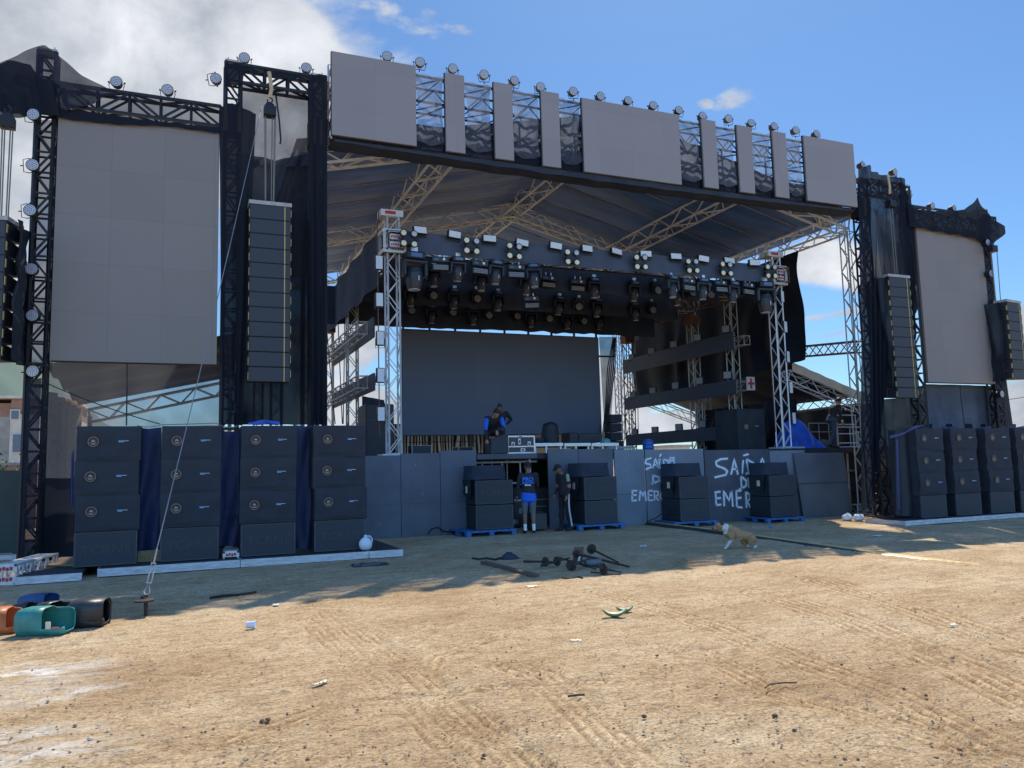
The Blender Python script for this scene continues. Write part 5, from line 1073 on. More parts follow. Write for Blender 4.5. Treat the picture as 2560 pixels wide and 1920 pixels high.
def stacks():
    lv = ['topmost', 'second from the top', 'third from the top']
    L_ = [(181, 343, 1416), (399, 546, 1400), (603, 737, 1386), (788, 912, 1375)]; Rr = [(2305, 2370, 1292), (2394, 2456, 1290), (2481, 2539, 1286), (2558, 2612, 1284)]
    for sd, arr, zb in (('left', L_, .14), ('right', Rr, .13)):
        for i, (a, b, y) in enumerate(arr):
            xa, xb = PY(a, y, 14.72).x, PY(b, y, 14.72).x; x = (xa+xb)/2; g = gz(x)+zb+.004
            SUBL.put((x, 14.72, g), label='uncovered lettered subwoofer at the bottom of the %s stack on the %s wing' % (ORD[i], sd), group='subwoofers of the wing stacks', rz=R(rnd.uniform(-1, 1)))
            for k in range(3):
                COV[(i*3+k+(sd == 'right')) % 4].put((x+rnd.uniform(-.02, .02), 14.72+rnd.uniform(-.015, .015), g+SH*(k+1)+.002), label='covered subwoofer with badge, %s in the %s stack on the %s wing' % (lv[2-k], ORD[i], sd), group='subwoofers of the wing stacks', rz=R(rnd.uniform(-1.6, 1.6)))
    # tarps behind the stacks
    def tp(lab, a, b, ya, yb, Y, m, seed, zlow=.2):
        o = drape('blue_tarp', [(a, ya), ((a+b)/2, ya+4), (b, ya)], [(a, yb), ((a+b)/2, yb), (b, yb)], Y, m, .05, 2, 14, 40, seed, diag=1.7); return tag(o, lab, 'tarpaulin', 'blue tarpaulins behind the subwoofers')
    tp('dark blue tarpaulin strip between the first and second left stacks', 338, 404, 1068, 1384, 15.15, 'navy_tarp', 1)
    o = tp('dark blue tarpaulin strip with faint lettering between the second and third left stacks', 540, 608, 1076, 1365, 15.15, 'navy_tarp', 2)
    p, q = PY(573, 1300, 15.05), PY(573, 1315, 15.05)
    mat('faint_letter', (.004, .008, .045), .7); text('ONA', .13, (p.x, 15.055, p.z), 'faint_letter', o, 'tarp_lettering', depth=.002); text('POLIMERO', .05, (q.x, 15.055, q.z), 'faint_letter', o, 'tarp_lettering', depth=.002)
    tp('dark blue tarpaulin strip between the third and fourth left stacks', 733, 796, 1062, 1372, 15.15, 'navy_tarp', 3)
    for i, (a, b) in enumerate(((2352, 2392), (2440, 2478), (2525, 2560))): tp('very dark blue tarpaulin strip, %s from the left between the right stacks' % ORD[i], a, b, 1064, 1290, 15.3, 'navy_tarp', 4+i)
    o = drape('tarp_edge', [(178, 1140), (186, 1120)], [(176, 1268), (184, 1262)], 14.95, 'violet_edge', .02, 3, 6, 20, 7); tag(o, 'loose blue violet tarpaulin edge at the left side of the leftmost stack', 'tarpaulin')
    o = drape('tarp_edge', [(620, 1056), (660, 1049), (700, 1055)], [(620, 1062), (660, 1060), (700, 1060)], 15.1, 'blue_tarp', .02, 3, 14, 4, 8); tag(o, 'bright blue tarpaulin edge peeking over the third left stack', 'tarpaulin')
    o = drape('tarp_edge', [(2224, 1090), (2262, 1080), (2288, 1064), (2310, 1062)], [(2226, 1096), (2262, 1085), (2286, 1072), (2304, 1065)], 14.6, 'violet_edge', .02, 3, 24, 4, 9); tag(o, 'blue violet tarpaulin edge folded over the first right stack', 'tarpaulin')
    o = drape('tarp_edge', [(2240, 1100), (2245, 1098)], [(2246, 1275), (2250, 1272)], 14.62, 'violet_edge', .02, 3, 5, 24, 10); tag(o, 'blue violet tarpaulin edge hanging down left of the first right stack', 'tarpaulin')
    o = drape('tarp_sheet', [(2238, 1066), (2292, 1064)], [(2240, 1288), (2302, 1292)], 14.95, 'black_tarp', .03, 4, 14, 20, 11); tag(o, 'black tarpaulin over the left flank of the first right stack', 'tarpaulin')
    # wire line strung over the left stacks
    cable('wire', catenary(PY(343, 1064, 14.9), PY(402, 1062, 14.9), .03, 6)+catenary(PY(541, 1058, 14.9), PY(600, 1062, 14.9), .06, 6), .008, 'cable_pale', 'thin wire sagging between the tops of the left stacks', 'wire')
    # planks under the decks' tarps
    p = PY(371, 1392, 15.0); tag(MB().bx(p.x-.35, p.x+.35, 14.95, 15.0, .15, .34).build('plank', 'timber'), 'light timber plank on edge behind the first two left stacks', 'plank')
    p, q = PZ(112, 1412, .1), PZ(176, 1388, .1); o = MB(); o.add([(p.x, 15.4, .141), (q.x+.6, 15.0, .141), (q.x+.8, 16.2, .16), (p.x+.2, 16.4, .16), (p.x, 15.4, .165), (q.x+.6, 15.0, .165), (q.x+.8, 16.2, .19), (p.x+.2, 16.4, .19)], [(3, 2, 1, 0), (4, 5, 6, 7), (0, 1, 5, 4), (1, 2, 6, 5), (2, 3, 7, 6), (3, 0, 4, 7)]); tag(o.build('board', 'timber'), 'light plywood offcut lying left of the leftmost stack', 'board')
stacks()
# ------------------------------------------------------------------ front fill stacks on blue pallets
def pallet():
    t = thing('pallet', 'pallet', 'pallet'); w, d = 1.32, 1.1
    mb = MB()
    for i in range(7): mb.bx(-w/2+i*w/7+.008, -w/2+(i+1)*w/7-.012, -.02, d, .112, .135)
    mb.build('deck_boards', 'pallet_blue', t)
    for x in (-w/2+.004, -.06, w/2-.124):
        for y in (-.018, d/2-.06, d-.125): MB().bx(x, x+.12, y, y+.12, .021, .0885).build('block', 'pallet_blue', t)
    mb = MB()
    for y in (-.0195, d/2-.061, d-.126): mb.bx(-w/2+.002, w/2-.002, y, y+.1195, .089, .1115)
    for x in (-w/2+.006, -.06, w/2-.126): mb.bx(x, x+.12, -.019, d-.001, .001, .0205)
    mb.build('bearers', 'pallet_blue', t); return Proto(t)
PAL = pallet()
def fills():
    tb = thing('covered_speaker', 'box', 'loudspeaker')
    def cap(u, v):
        a = u*2*math.pi; w = .47*(1-.06*v); d = .38*(1-.05*v); n_ = 5
        c, s = math.cos(a), math.sin(a); x = math.copysign(abs(c)**(2/n_), c)*w; y = math.copysign(abs(s)**(2/n_), s)*d
        k = .02*noise.noise((x*5, y*5, v*5)); return Vector((x*(1+k), y*(1+k)+.42, v*.34))
    mb = MB().grid(cap, 40, 8); mb.grid(lambda u, v: cap(u, 1)*(1-v)+Vector((0, .42, .34+.015*noise.noise((u*9, v*3, 1))))*v, 40, 5); mb.build('fabric_cover', 'black_cloth', tb, smooth=True)
    MB().tube([(-.46, .1, .03), (-.2, .04, .015), (.2, .04, .02), (.46, .1, .02)], .012, 5).build('hem', 'cab_black', tb); TB = Proto(tb)
    names = ['leftmost pallet stack by the opening', 'second pallet stack by the boy', 'third pallet stack by the smaller writing', 'rightmost pallet stack by the larger writing']
    for i, (a, b, y) in enumerate(((1190, 1285, 1324), (1462, 1548, 1312), (1699, 1781, 1303), (1927, 1999, 1295))):
        Y = 17.38 if i else 17.5; xa, xb = PY(a, y, Y).x, PY(b, y, Y).x; x = (xa+xb)/2; g = gz(x); s = (xb-xa)/SW
        rzz = R((-3, 1, 0, -1)[i])
        PAL.put((x+(-.05 if i else -.12), Y-.08, g), rz=R((6, 1, -2, 0)[i]), label='blue wooden pallet under the '+names[i], group='blue pallets in front of the stage')
        for k in range(2):
            o = SUBL.put((x, Y, g+.14+k*(SH+.006)), rz=rzz, label='%s black lettered subwoofer of the %s' % (('lower', 'upper')[k], names[i]), group='subwoofers on the pallets')
        TB.put((x-.07, Y+.05, g+.145+2*(SH+.006)), rz=rzz+R(2), label='low black covered box on top of the '+names[i], group='covered boxes on the pallet stacks')
        o = drape('hanging_cloth', [Vector((x-SW/2-.04, Y+.15, g+1.32)), Vector((x-SW/2-.04, Y+.8, g+1.32))], [Vector((x-SW/2-.09, Y+.2, g+.80)), Vector((x-SW/2-.05, Y+.75, g+1.0))], 0, 'black_tarp', .0, 4, 12, 10, i)
        for v in o.data.vertices: v.co.x += .04*noise.noise((v.co.y*7, v.co.z*5, i))
        tag(o, 'black cloth hanging on the left flank of the '+names[i], 'cloth', 'cloths on the pallet stacks')
        tag(MB().bx(x-SW/2-.115, x-SW/2-.108, Y+.28, Y+.40, g+1.0, g+1.16).build('paper_tag', 'cream_cloth'), 'yellowed paper tag on the cloth of the '+names[i], 'tag', 'paper tags on the pallet stacks')
fills()
# ------------------------------------------------------------------ stage opening, gear on the deck
def gear():
    Y = WY+.75; g = 0
    t = thing('amplifier_rack', 'black amplifier rack with pale lettering inside the stage opening', 'rack', (7.6, Y, 0))
    a, b = PY(1285, 1325, Y), PY(1392, 1325, Y)
    MB().bev(a.x, b.x, Y, Y+.7, .02, 1.05, .02).build('case_body', 'cab_black', t); MB().bx(a.x+.05, b.x-.05, Y-.012, Y-.003, .30, 1.0).build('front_panel', 'case_panel', t)
    MB().bx(a.x+.03, b.x-.03, Y-.02, Y-.013, .70, .735).build('rail', 'alu', t)
    for s_, px, py, z in (('E', 1301, 1277, .12), ('E1', 1290, 1304, .11), ('020', 1347, 1284, .11)):
        q = PY(px, py, Y-.02); o = text(s_, z*1.35, (q.x-t.location.x, -.020, q.z-z*.5), 'badge_grey', t, 'lettering', depth=.002, bold=.006)
    MB().bx(PY(1340, 1270, Y).x, PY(1365, 1270, Y).x, Y-.022, Y-.0132, .52, .55).build('blue_strip', 'teal', t)
    c0, c1 = PY(1333, 1325, 17.9), PY(1368, 1282, 17.9); o = thing('flight_case', 'low dark case on the ground behind the man in shorts', 'case', (c0.x, 17.9, 0)); MB().bev(c0.x, c1.x, 17.9, 18.3, .03, c1.z, .015).build('case_body', 'case_panel', o)
    mb = MB()
    for x in (c0.x+.06, c1.x-.06): mb.bx(x-.03, x+.03, 17.93, 17.99, .0, .029)
    mb.build('castor', 'rust_steel', o)
    p = PY(1160+700*.217-10, 1200, 18.0)
    tag(MB().bx(p.x-.25, p.x+.1, WY+.6, WY+.63, 1.06, 1.24).build('board', 'timber'), 'brown board leaning inside the stage opening', 'board')
    # silver edged flight case
    Y = 18.75; a, b = PY(1269, 1131, Y), PY(1337, 1089, Y); x0, x1, z0, z1 = a.x, b.x, DZ+.003, b.z
    t = thing('flight_case', 'black flight case with silver edges and butterfly latches on the stage front', 'case', (x0, Y, z0))
    MB().bx(x0+.01, x1-.01, Y+.01, Y+.55, z0+.01, z1-.01).build('case_body', 'case_panel', t); mb = MB()
    for x in (x0, x1-.035):
        mb.bx(x, x+.035, Y, Y+.03, z0, z1).bx(x, x+.035, Y+.53, Y+.56, z0, z1)
    for z in (z0, z1-.035): mb.bx(x0+.036, x1-.036, Y, Y+.03, z, z+.035).bx(x0, x0+.035, Y+.031, Y+.529, z, z+.035).bx(x1-.035, x1, Y+.031, Y+.529, z, z+.035)
    zl = z0+(z1-z0)*.36; mb.bx(x0+.036, x1-.036, Y+.0, Y+.009, zl, zl+.03); mb.build('edge_profile', 'alu', t)
    for fx, zz, w, h in ((.2, .5, .09, .14), (.43, .68, .07, .15), (.78, .52, .09, .14), (.55, .2, .13, .08), (.47, .97, .14, .05)):
        xc = x0+(x1-x0)*fx; zc = z0+(z1-z0)*zz; l = MB().bx(xc-w/2, xc+w/2, Y-.012, Y-.002, zc-h/2, zc+h/2).build('latch', 'white_steel', t); MB().bx(xc-w/4, xc+w/4, Y-.016, Y-.0125, zc-h/4, zc+h/4).build('latch_recess', 'case_panel', l)
    # black box the bending man holds
    a, b = PY(1228, 1131, 18.7), PY(1271, 1091, 18.7); t = thing('black_case', 'black box held tilted by the bending man on the stage', 'case', (a.x, 18.7, DZ))
    mb = MB(); mb.add([(a.x, 18.7, DZ+.01), (b.x-.02, 18.66, DZ+.02), (b.x, 18.72, b.z+.05), (a.x+.03, 18.76, b.z-.06), (a.x, 19.1, DZ+.01), (b.x-.02, 19.1, DZ+.02), (b.x, 19.16, b.z+.05), (a.x+.03, 19.2, b.z-.06)], [(0, 1, 2, 3), (5, 4, 7, 6), (1, 5, 6, 2), (4, 0, 3, 7), (3, 2, 6, 7), (4, 5, 1, 0)]); mb.build('case_body', 'cab_black', t); MB().bar((a.x+.03, 18.74, b.z-.055), (b.x, 18.70, b.z+.055), .014).build('top_trim', 'cab_edge', t)
    # risers
    def riser(lab, pa, pb, Yf, Yb):
        a, b = PY(*pa, Yf), PY(*pb, Yf); t = thing('riser', lab, 'platform', (a.x, Yf, DZ), 'aluminium risers on the stage')
        MB().bx(a.x, b.x, Yf, Yf+.05, a.z-.09, a.z).build('edge_rail', 'alu', t); MB().bx(a.x, b.x, Yf+.051, Yb, a.z-.07, a.z-.002).build('deck_top', 'deck_top', t); mb = MB()
        for x in (a.x+.05, a.x+.18 if b.x-a.x > 1 else a.x+.4, b.x-.05): mb.bx(x-.025, x+.025, Yf+.06, Yf+.11, DZ, a.z-.0905)
        mb.build('leg', 'alu', t)
    riser('left aluminium edged riser behind the silver edged case', (1336, 1108), (1408, 1107), 20.2, 22.2); riser('middle aluminium edged riser on the stage', (1411, 1108), (1477, 1108), 20.2, 22.2); riser('right aluminium edged riser on the stage', (1479, 1108), (1547, 1109), 20.2, 22.2)
    a, b = PY(1545, 1116, 20.8), PY(1585, 1116, 20.8); t = thing('riser', 'low dark edged riser right of the aluminium risers', 'platform', (a.x, 20.8, DZ), 'aluminium risers on the stage'); MB().bx(a.x-1, b.x, 20.8, 22, a.z-.07, a.z).build('deck_top', 'deck_top', t); MB().bx(a.x-1, b.x, 20.77, 20.799, a.z-.08, a.z+.002).build('edge_rail', 'grey_steel', t)
    # bag, cases, small speaker stack, barrel
    c = PY(1384, 1107, 20.9); t = thing('black_bag', 'rounded black covered gear on the middle riser', 'bag', (c.x, 20.9, c.z-.0))
    def bl(u, v):
        a = u*2*math.pi; h = v; r = .30*(1-.25*h**3)*(1 if h < .97 else .5)*(.9+.12*noise.noise((math.cos(a)*2, math.sin(a)*2, h*3))); return Vector((c.x+r*math.cos(a), 21.1+.25*r*math.sin(a)/.3, c.z-.01+.62*h+.05*noise.noise((a, h, 3))))
    mb = MB().grid(bl, 24, 12); mb.add([bl(i/24, 1) for i in range(24)], [tuple(range(24))]); mb.build('cover', 'black_tarp', t, smooth=True)
    q = PY(1358, 1104, 20.6); mb = MB().lathe([(.16, 0), (.16, .1), (.12, .14), (.02, .15)], (q.x, 20.9, q.z-.03), 'z', 14); mb.build('pouch', 'black_cloth', t, smooth=True)
    for i, (x0, x1, yt, lab) in enumerate(((1425, 1446, 1081, 'black case at the left of the pair on the right riser'), (1447, 1506, 1083, 'wide black case on the right riser'))):
        a, b = PY(x0, 1107, 21), PY(x1, yt, 21); t = thing('black_case', lab, 'case', (a.x, 21, a.z)); MB().bev(a.x, b.x-.01, 21, 21.6, a.z, b.z, .02).build('case_body', 'cab_black', t); MB().bx(a.x+.02, b.x-.03, 20.985, 20.997, a.z+.2, a.z+.215).build('lid_joint', 'cab_edge', t)
    a = PY(1530, 1102, 24); h = (PY(1530, 1035, 24).z-a.z)/3
    for k in range(3):
        x0, x1 = PY(1527, 1060, 24).x, PY(1555, 1060, 24).x; z = a.z+k*h; t = thing('monitor_speaker', 'black boxed speaker, %s in the small stack at the rear of the stage' % ('lowest', 'middle', 'topmost')[k], 'loudspeaker', (x0, 24, z), 'small speaker stack at the rear'); MB().bev(x0, x1, 24, 24.5, z+.01, z+h-.01, .015).build('cabinet', 'cab_black', t); MB().bx(x0+.42, x0+.45, 23.985, 23.997, z+.03, z+h-.03).bx(x0+.02, x0+.25, 23.985, 23.997, z+h-.03, z+h-.018).build('trim', 'grey_steel', t)
    a = PY(1526, 1130, 24); tag(MB().bev(PY(1524, 1100, 24).x, PY(1560, 1100, 24).x, 24, 24.6, DZ, PY(1530, 1102, 24).z-.003, .015).build('black_case', 'cab_black'), 'black case carrying the small speaker stack at the rear', 'case')
    a, b = PY(1635, 1130, 19.6), PY(1635, 1099, 19.6); w = (PY(1647, 1115, 19.6).x-PY(1623, 1115, 19.6).x)/2; t = thing('barrel', 'blue plastic barrel standing on the stage below the lowest right side bar', 'barrel', (a.x, 19.9, DZ)); H = b.z-DZ
    MB().lathe([(w*.9, 0), (w, .04), (w*1.0, H*.3), (w*1.04, H*.33), (w, H*.36), (w, H*.63), (w*1.04, H*.66), (w, H*.7), (w*.97, H-.06), (w*.8, H)], (a.x, 19.9, DZ), 'z', 20).build('body', 'barrel_blue', t, smooth=True); MB().lathe([(w*.72, H+.001), (w*.72, H+.02), (.01, H+.02)], (a.x, 19.9, DZ), 'z', 18).build('lid', 'barrel_blue', t)
    c = PY(1518, 1105, 20.5); t = thing('covered_drum', 'small teal covered thing beside the black case on the right riser', 'drum', (c.x, 20.6, c.z-.03)); MB().lathe([(.14, 0), (.16, .05), (.13, .11), (.05, .14), (.01, .145)], (c.x, 20.6, c.z-.03), 'z', 14).build('cover', 'teal', t, smooth=True); MB().lathe([(.165, .0), (.165, .02)], (c.x, 20.6, c.z-.03), 'z', 14).build('hoop', 'grey_steel', t)
    # wedges, cables on the floor
    for i, (x0, x1, y0, y1) in enumerate(((1030, 1078, 1126, 1113), (1146, 1182, 1126, 1117))):
        a, b = PY(x0, y0, 20.3), PY(x1, y1, 20.3); t = thing('wedge_monitor', 'dark low wedge with pale rim on the stage floor, %s one' % ('left', 'right')[i], 'loudspeaker', (a.x, 20.3, DZ), 'wedges on the stage floor'); MB().bx(a.x, b.x, 20.3, 20.7, DZ+.003, b.z-.012).build('cabinet', 'cab_black', t); MB().bx(a.x-.01, b.x+.01, 20.285, 20.72, b.z-.0115, b.z).bx(a.x-.012, a.x+.01, 20.285, 20.299, DZ+.01, b.z-.012).bx(b.x-.01, b.x+.012, 20.285, 20.299, DZ+.01, b.z-.012).build('rim', 'grey_steel', t)
    mb = MB()
    for k in range(9):
        x = rnd.uniform(5.6, 8.4); y = rnd.uniform(20.6, 23); P = [(x+.5*math.sin(j*1.3+k), y+.35*math.cos(j*1.1+k), DZ+.02+.04*abs(math.sin(j*2.2+k))) for j in range(10)]; mb.tube(P, .018, 4)
    tag(mb.build('cable_pile', 'cable_black'), 'tangle of black cables on the stage floor behind the wedges', 'cable')
    for i, (a, b, y0, y1) in enumerate(((985, 1060, 1130, 1122), (1120, 1190, 1128, 1124))):
        p, q = PY(a, 1130, 19.3), PY(b, 1128, 19.3); mb = MB().grid(lambda u, v: Vector((p.x+u*(q.x-p.x), 19.0+v*.9, DZ+.012+.05*v*abs(math.sin(u*3+i))+.01*noise.noise((u*5, v*4, i)))), 14, 8); tag(mb.build('plastic_sheet', 'plastic_white', smooth=True), 'pale plastic sheet on the stage floor, %s one' % ('left', 'right')[i], 'sheet', 'plastic sheets on the stage floor')
    mb = MB()
    for x in (1175, 1182): a = PY(x, 1120, 21); mb.bar((a.x, 21, DZ), (a.x, 21, PY(x, 1085, 21).z), .018, 6)
    a, b = PY(1003, 1106, 21.4), PY(1190, 1104, 21.4); mb.bar(a, b, .014); tag(mb.build('low_rail', 'black_steel'), 'thin black rail across the rear of the stage', 'rail')
    # striped cloth under the back screen
    m = mat('striped_cloth', (.62, .56, .46), .8); nt = m.node_tree; N = nt.nodes; L = nt.links; b_ = N['Principled BSDF']; tc = N.new('ShaderNodeTexCoord'); mp = N.new('ShaderNodeMapping'); L.new(tc.outputs['Object'], mp.inputs[0]); mp.inputs['Scale'].default_value = (1, 0, .25)
    wv = N.new('ShaderNodeTexWave'); L.new(mp.outputs[0], wv.inputs['Vector']); wv.inputs['Scale'].default_value = 2.3; wv.inputs['Distortion'].default_value = 9; wv.inputs['Detail'].default_value = 1; wv.inputs['Detail Scale'].default_value = .8
    cr = N.new('ShaderNodeValToRGB'); L.new(wv.outputs[0], cr.inputs[0]); cr.color_ramp.elements[0].position = .42; cr.color_ramp.elements[0].color = (.012, .012, .014, 1); cr.color_ramp.elements[1].position = .56; cr.color_ramp.elements[1].color = (.72, .66, .56, 1); L.new(cr.outputs[0], b_.inputs['Base Color'])
    a, b = PY(985, 1088, 30.5), PY(1215, 1088, 30.5); tag(MB().grid(lambda u, v: Vector((a.x+u*(b.x-a.x), 30.5+.06*math.sin(u*60), 3.4-1.5*v)), 60, 4).build('striped_cloth', 'striped_cloth', smooth=True), 'pale cloth with wavy black stripes showing under the back screen', 'cloth')
    a, b = PY(1216, 1088, 30.8), PY(1480, 1088, 30.8); tag(MB().grid(lambda u, v: Vector((a.x+u*(b.x-a.x), 30.8+.05*math.sin(u*20), 3.6-1.7*v)), 40, 4).build('cream_sheet', 'cream_cloth', smooth=True), 'plain cream sheet showing under the right half of the back screen', 'cloth')
    # dark crates and cloth on the left of the stage
    a, b = PY(915, 1135, 21), PY(985, 1010, 21); t = thing('black_case', 'tall black covered stack behind the left white tower', 'case', (a.x, 21, DZ)); MB().bev(a.x, b.x, 21, 21.9, DZ+.003, b.z, .03).build('case_body', 'cab_black', t); MB().bx(a.x+.02, b.x-.02, 20.985, 20.997, DZ+1.0, DZ+1.02).build('lid_joint', 'cab_edge', t)
    o = drape('side_cloth', [(905, 990), (960, 1000)], [(905, 1135), (990, 1130)], 22.5, 'black_cloth', .05, 4, 14, 14, 4); tag(o, 'black cloth hanging behind the left white tower', 'cloth')
    # ---- right end of the stage
    t = thing('side_platform', 'extension of the deck at the right end of the stage', 'platform', (19.2, 18.9, DZ)); MB().bx(17.3, 22.4, 18.7, 23, DZ-.17, DZ-.145).build('under_frame', 'black_steel', t); MB().bx(19.21, 22.4, 18.72, 23, DZ-.144, DZ-.004).build('deck_top', 'deck_top', t)
    mb = MB()
    for x in (19.4, 20.3, 21.2, 22.2): mb.bar((x, 18.9, gz(x)), (x, 18.9, DZ-.171), .028, 8)
    mb.bar((19.3, 18.86, 1.2), (22.3, 18.86, 1.2), .024, 8); mb.build('leg', 'alu', t)
    a, b = PY(1849, 1122, 20.2), PY(1912, 1022, 20.2); t = thing('side_fill', 'large black covered speaker left of the right white tower', 'loudspeaker', (a.x, 20.2, DZ)); MB().bev(a.x, b.x, 20.2, 21.4, DZ+.003, b.z, .03).build('fabric_cover', 'cover_cloth', t)
    q = PY(1866, 1067, 20.19); MB().lathe([(.075, -.012), (.082, -.012), (.082, -.004)], (q.x, 20.2, q.z), 'y', 18).build('badge', 'badge_orange', t); q = PY(1893, 1065, 20.19); MB().bx(q.x-.08, q.x+.05, 20.185, 20.196, q.z-.012, q.z+.012).build('logo_block', 'badge_grey', t)
    # blue tarpaulin heap
    P0 = [(1958, 1128), (1968, 1060), (1990, 1046), (2006, 1050), (2024, 1078), (2044, 1108), (2056, 1124)]
    A = [PY(*p, 20.0) for p in P0]; 
    def heap(u, v):
        p = lerp_poly(A, u); f = math.sin(v*math.pi); zb = DZ+.01; z = zb+(p.z-zb)*(f**.7); return Vector((p.x+.08*noise.noise((u*5, v*4, 2)), 19.6+v*1.0+.10*noise.noise((u*7, v*6, 5)), max(zb, z+.07*noise.noise((u*8, v*7, 1))*f)))
    tag(MB().grid(heap, 50, 26).build('tarp_heap', 'blue_tarp', smooth=True), 'bright blue crumpled tarpaulin heap beside the right white tower', 'tarpaulin')
    p = PY(2058, 1112, 19.9); t = thing('canvas_sack', 'dull olive canvas sack at the foot of the blue tarpaulin heap', 'sack', (p.x, 19.9, DZ)); mat('canvas', (.10, .09, .065), .9, 0, .3, 6, bump=.4)
    MB().grid(lambda u, v: Vector((p.x+(.26+.05*noise.noise((u*4, v*3, 1)))*math.cos(u*6.283)*math.cos(v*1.5), 19.9+.22*math.sin(u*6.283)*math.cos(v*1.5), DZ+.004+.30*math.sin(v*1.5)*(1+.2*noise.noise((u*3, v*3, 4))))), 20, 8).build('sack_body', 'canvas', t, smooth=True)
    # railings
    def rail(lab, px0, px1, yt, yb, Y, rows, cols, r=.022):
        a, b = PY(px0, yt, Y), PY(px1, yt, Y); c = PY(px0, yb, Y); t = thing('railing', lab, 'railing', (a.x, Y, c.z), 'aluminium railings at the right end'); mb = MB()
        for k in range(rows+1): z = c.z+(a.z-c.z)*k/rows; mb.bar((a.x, Y, z), (b.x, Y, z+(b.z-a.z)*0), r, 6)
        mb.build('bars', 'white_steel', t)
        for k in range(cols+1): x = a.x+(b.x-a.x)*k/cols; MB().bar((x, Y+.02, c.z-.1), (x, Y+.02, a.z), r, 6).build('post', 'white_steel', t)
    rail('front white railing frame the man reaches over', 2091, 2139, 1038, 1108, 19.4, 3, 1); rail('white railing frame stacked behind the front one', 2094, 2156, 1068, 1118, 20.2, 1, 2); rail('long pale railing at the back of the right platform', 2022, 2168, 1058, 1102, 22.5, 2, 6, .018); rail('low pale railing near the right wing cloth', 2140, 2172, 1080, 1120, 20.6, 1, 5, .02)
    p, q = PY(2100, 1121, 19.2), PY(2172, 1118, 19.2); tag(MB().bar(p, q, .03).bar(p+Vector((.1, -.1, -.02)), q+Vector((-.5, -.1, -.02)), .03).build('pipe', 'white_steel'), 'pair of pale pipes lying on the edge of the right platform', 'pipe')
    for k in range(3):
        a = PY(2153, 1132+k*52, 18.6); b = PY(2182, 1182+k*52, 18.6); t = thing('flight_case', 'dark flight case, %s from the top in the column under the right platform' % ORD[k], 'case', (a.x, 18.6, b.z), 'dark cases under the right platform'); MB().bev(a.x, b.x+.3, 18.6, 19.2, b.z+.01, a.z-.005, .015).build('case_body', 'cab_black', t); xx = (a.x+b.x)/2
        MB().bx(xx-.03, xx+.05, 18.585, 18.597, (a.z+b.z)/2, (a.z+b.z)/2+.06).build('latch', 'alu', t)
    for i, (x0, y0, x1, y1, lab) in enumerate(((2135, 1268, 2185, 1283, 'short alu truss piece on the ground at the right end of the stage'), (2204, 1270, 2238, 1286, 'short alu truss piece on the ground by the first right stack'))):
        p, q = PZ(x0, y1+4, gz(17)), PZ(x1, y1+2, gz(17)); t = thing('truss_piece', lab, 'truss', (p.x, p.y, gz(p.x)), 'loose truss pieces on the ground'); MB().truss((p.x, p.y, gz(17)+.16), (p.x+(q.x-p.x), p.y+.05, gz(17)+.16), .28, .28, (0, 0, 1), .022, .012, .3).build('frame', 'alu_worn', t)
    p = PY(2165, 1034, 18.4); o = thing('banner', 'black cloth with cut-off white letters beside the right platform', 'banner', (p.x, 18.4, p.z)); q = PY(2203, 1020, 18.4); MB().bx(p.x-.02, q.x+.03, 18.41, 18.425, p.z-.35, p.z+.25).build('cloth', 'cloth_dark', o); text('ION', .235, ((q.x-p.x)/2, -.004, -.005), 'white_print', o, 'lettering', depth=.003, bold=.008)
gear()
# ------------------------------------------------------------------ figures (one fused surface each)
def fused(name, shapes, voxel, smooth_it, label_fn, mats, parent, world_=False):
    mb = MB()
    for s in shapes: s(mb)
    me = bpy.data.meshes.new(name); me.from_pydata(mb.v, [], mb.f); o = bpy.data.objects.new(name, me); COL.objects.link(o)
    r = o.modifiers.new('fuse', 'REMESH'); r.mode = 'VOXEL'; r.voxel_size = voxel; r.use_smooth_shade = True
    s_ = o.modifiers.new('relax', 'SMOOTH'); s_.iterations = smooth_it; s_.factor = .5
    bpy.context.view_layer.update()
    m2 = bpy.data.meshes.new_from_object(o.evaluated_get(bpy.context.evaluated_depsgraph_get())); m2.name = name
    o.modifiers.clear(); o.data = m2; bpy.data.meshes.remove(me); m2.materials.clear()
    for m in mats: m2.materials.append(MATS[m])
    for p in m2.polygons: p.material_index = label_fn(p.center); p.use_smooth = True
    o.parent = parent; return o
def ball(c, r, sx=1, sy=1, sz=1, n=14):
    def f(mb): mb.lathe([(r*math.sin(math.pi*k/n), -r*math.cos(math.pi*k/n)*sz) for k in range(1, n)], c, 'z', 16, sx, sy)
    return f
def limb(pts, rs):
    def f(mb):
        P = [Vector(p) for p in pts]; Q = []; Rr = []
        for i in range(len(P)-1):
            for k in range(5): t = k/5; Q.append(P[i].lerp(P[i+1], t)); Rr.append(rs[i]+(rs[i+1]-rs[i])*t)
        Q.append(P[-1]); Rr.append(rs[-1]); d0 = (Q[0]-Q[1]).normalized(); d1 = (Q[-1]-Q[-2]).normalized()
        Q = [Q[0]+d0*Rr[0]*.8, Q[0]+d0*Rr[0]*.45]+Q+[Q[-1]+d1*Rr[-1]*.45, Q[-1]+d1*Rr[-1]*.8]; Rr = [Rr[0]*.3, Rr[0]*.8]+Rr+[Rr[-1]*.8, Rr[-1]*.3]
        mb.tube(Q, Rr, 12)
    return f
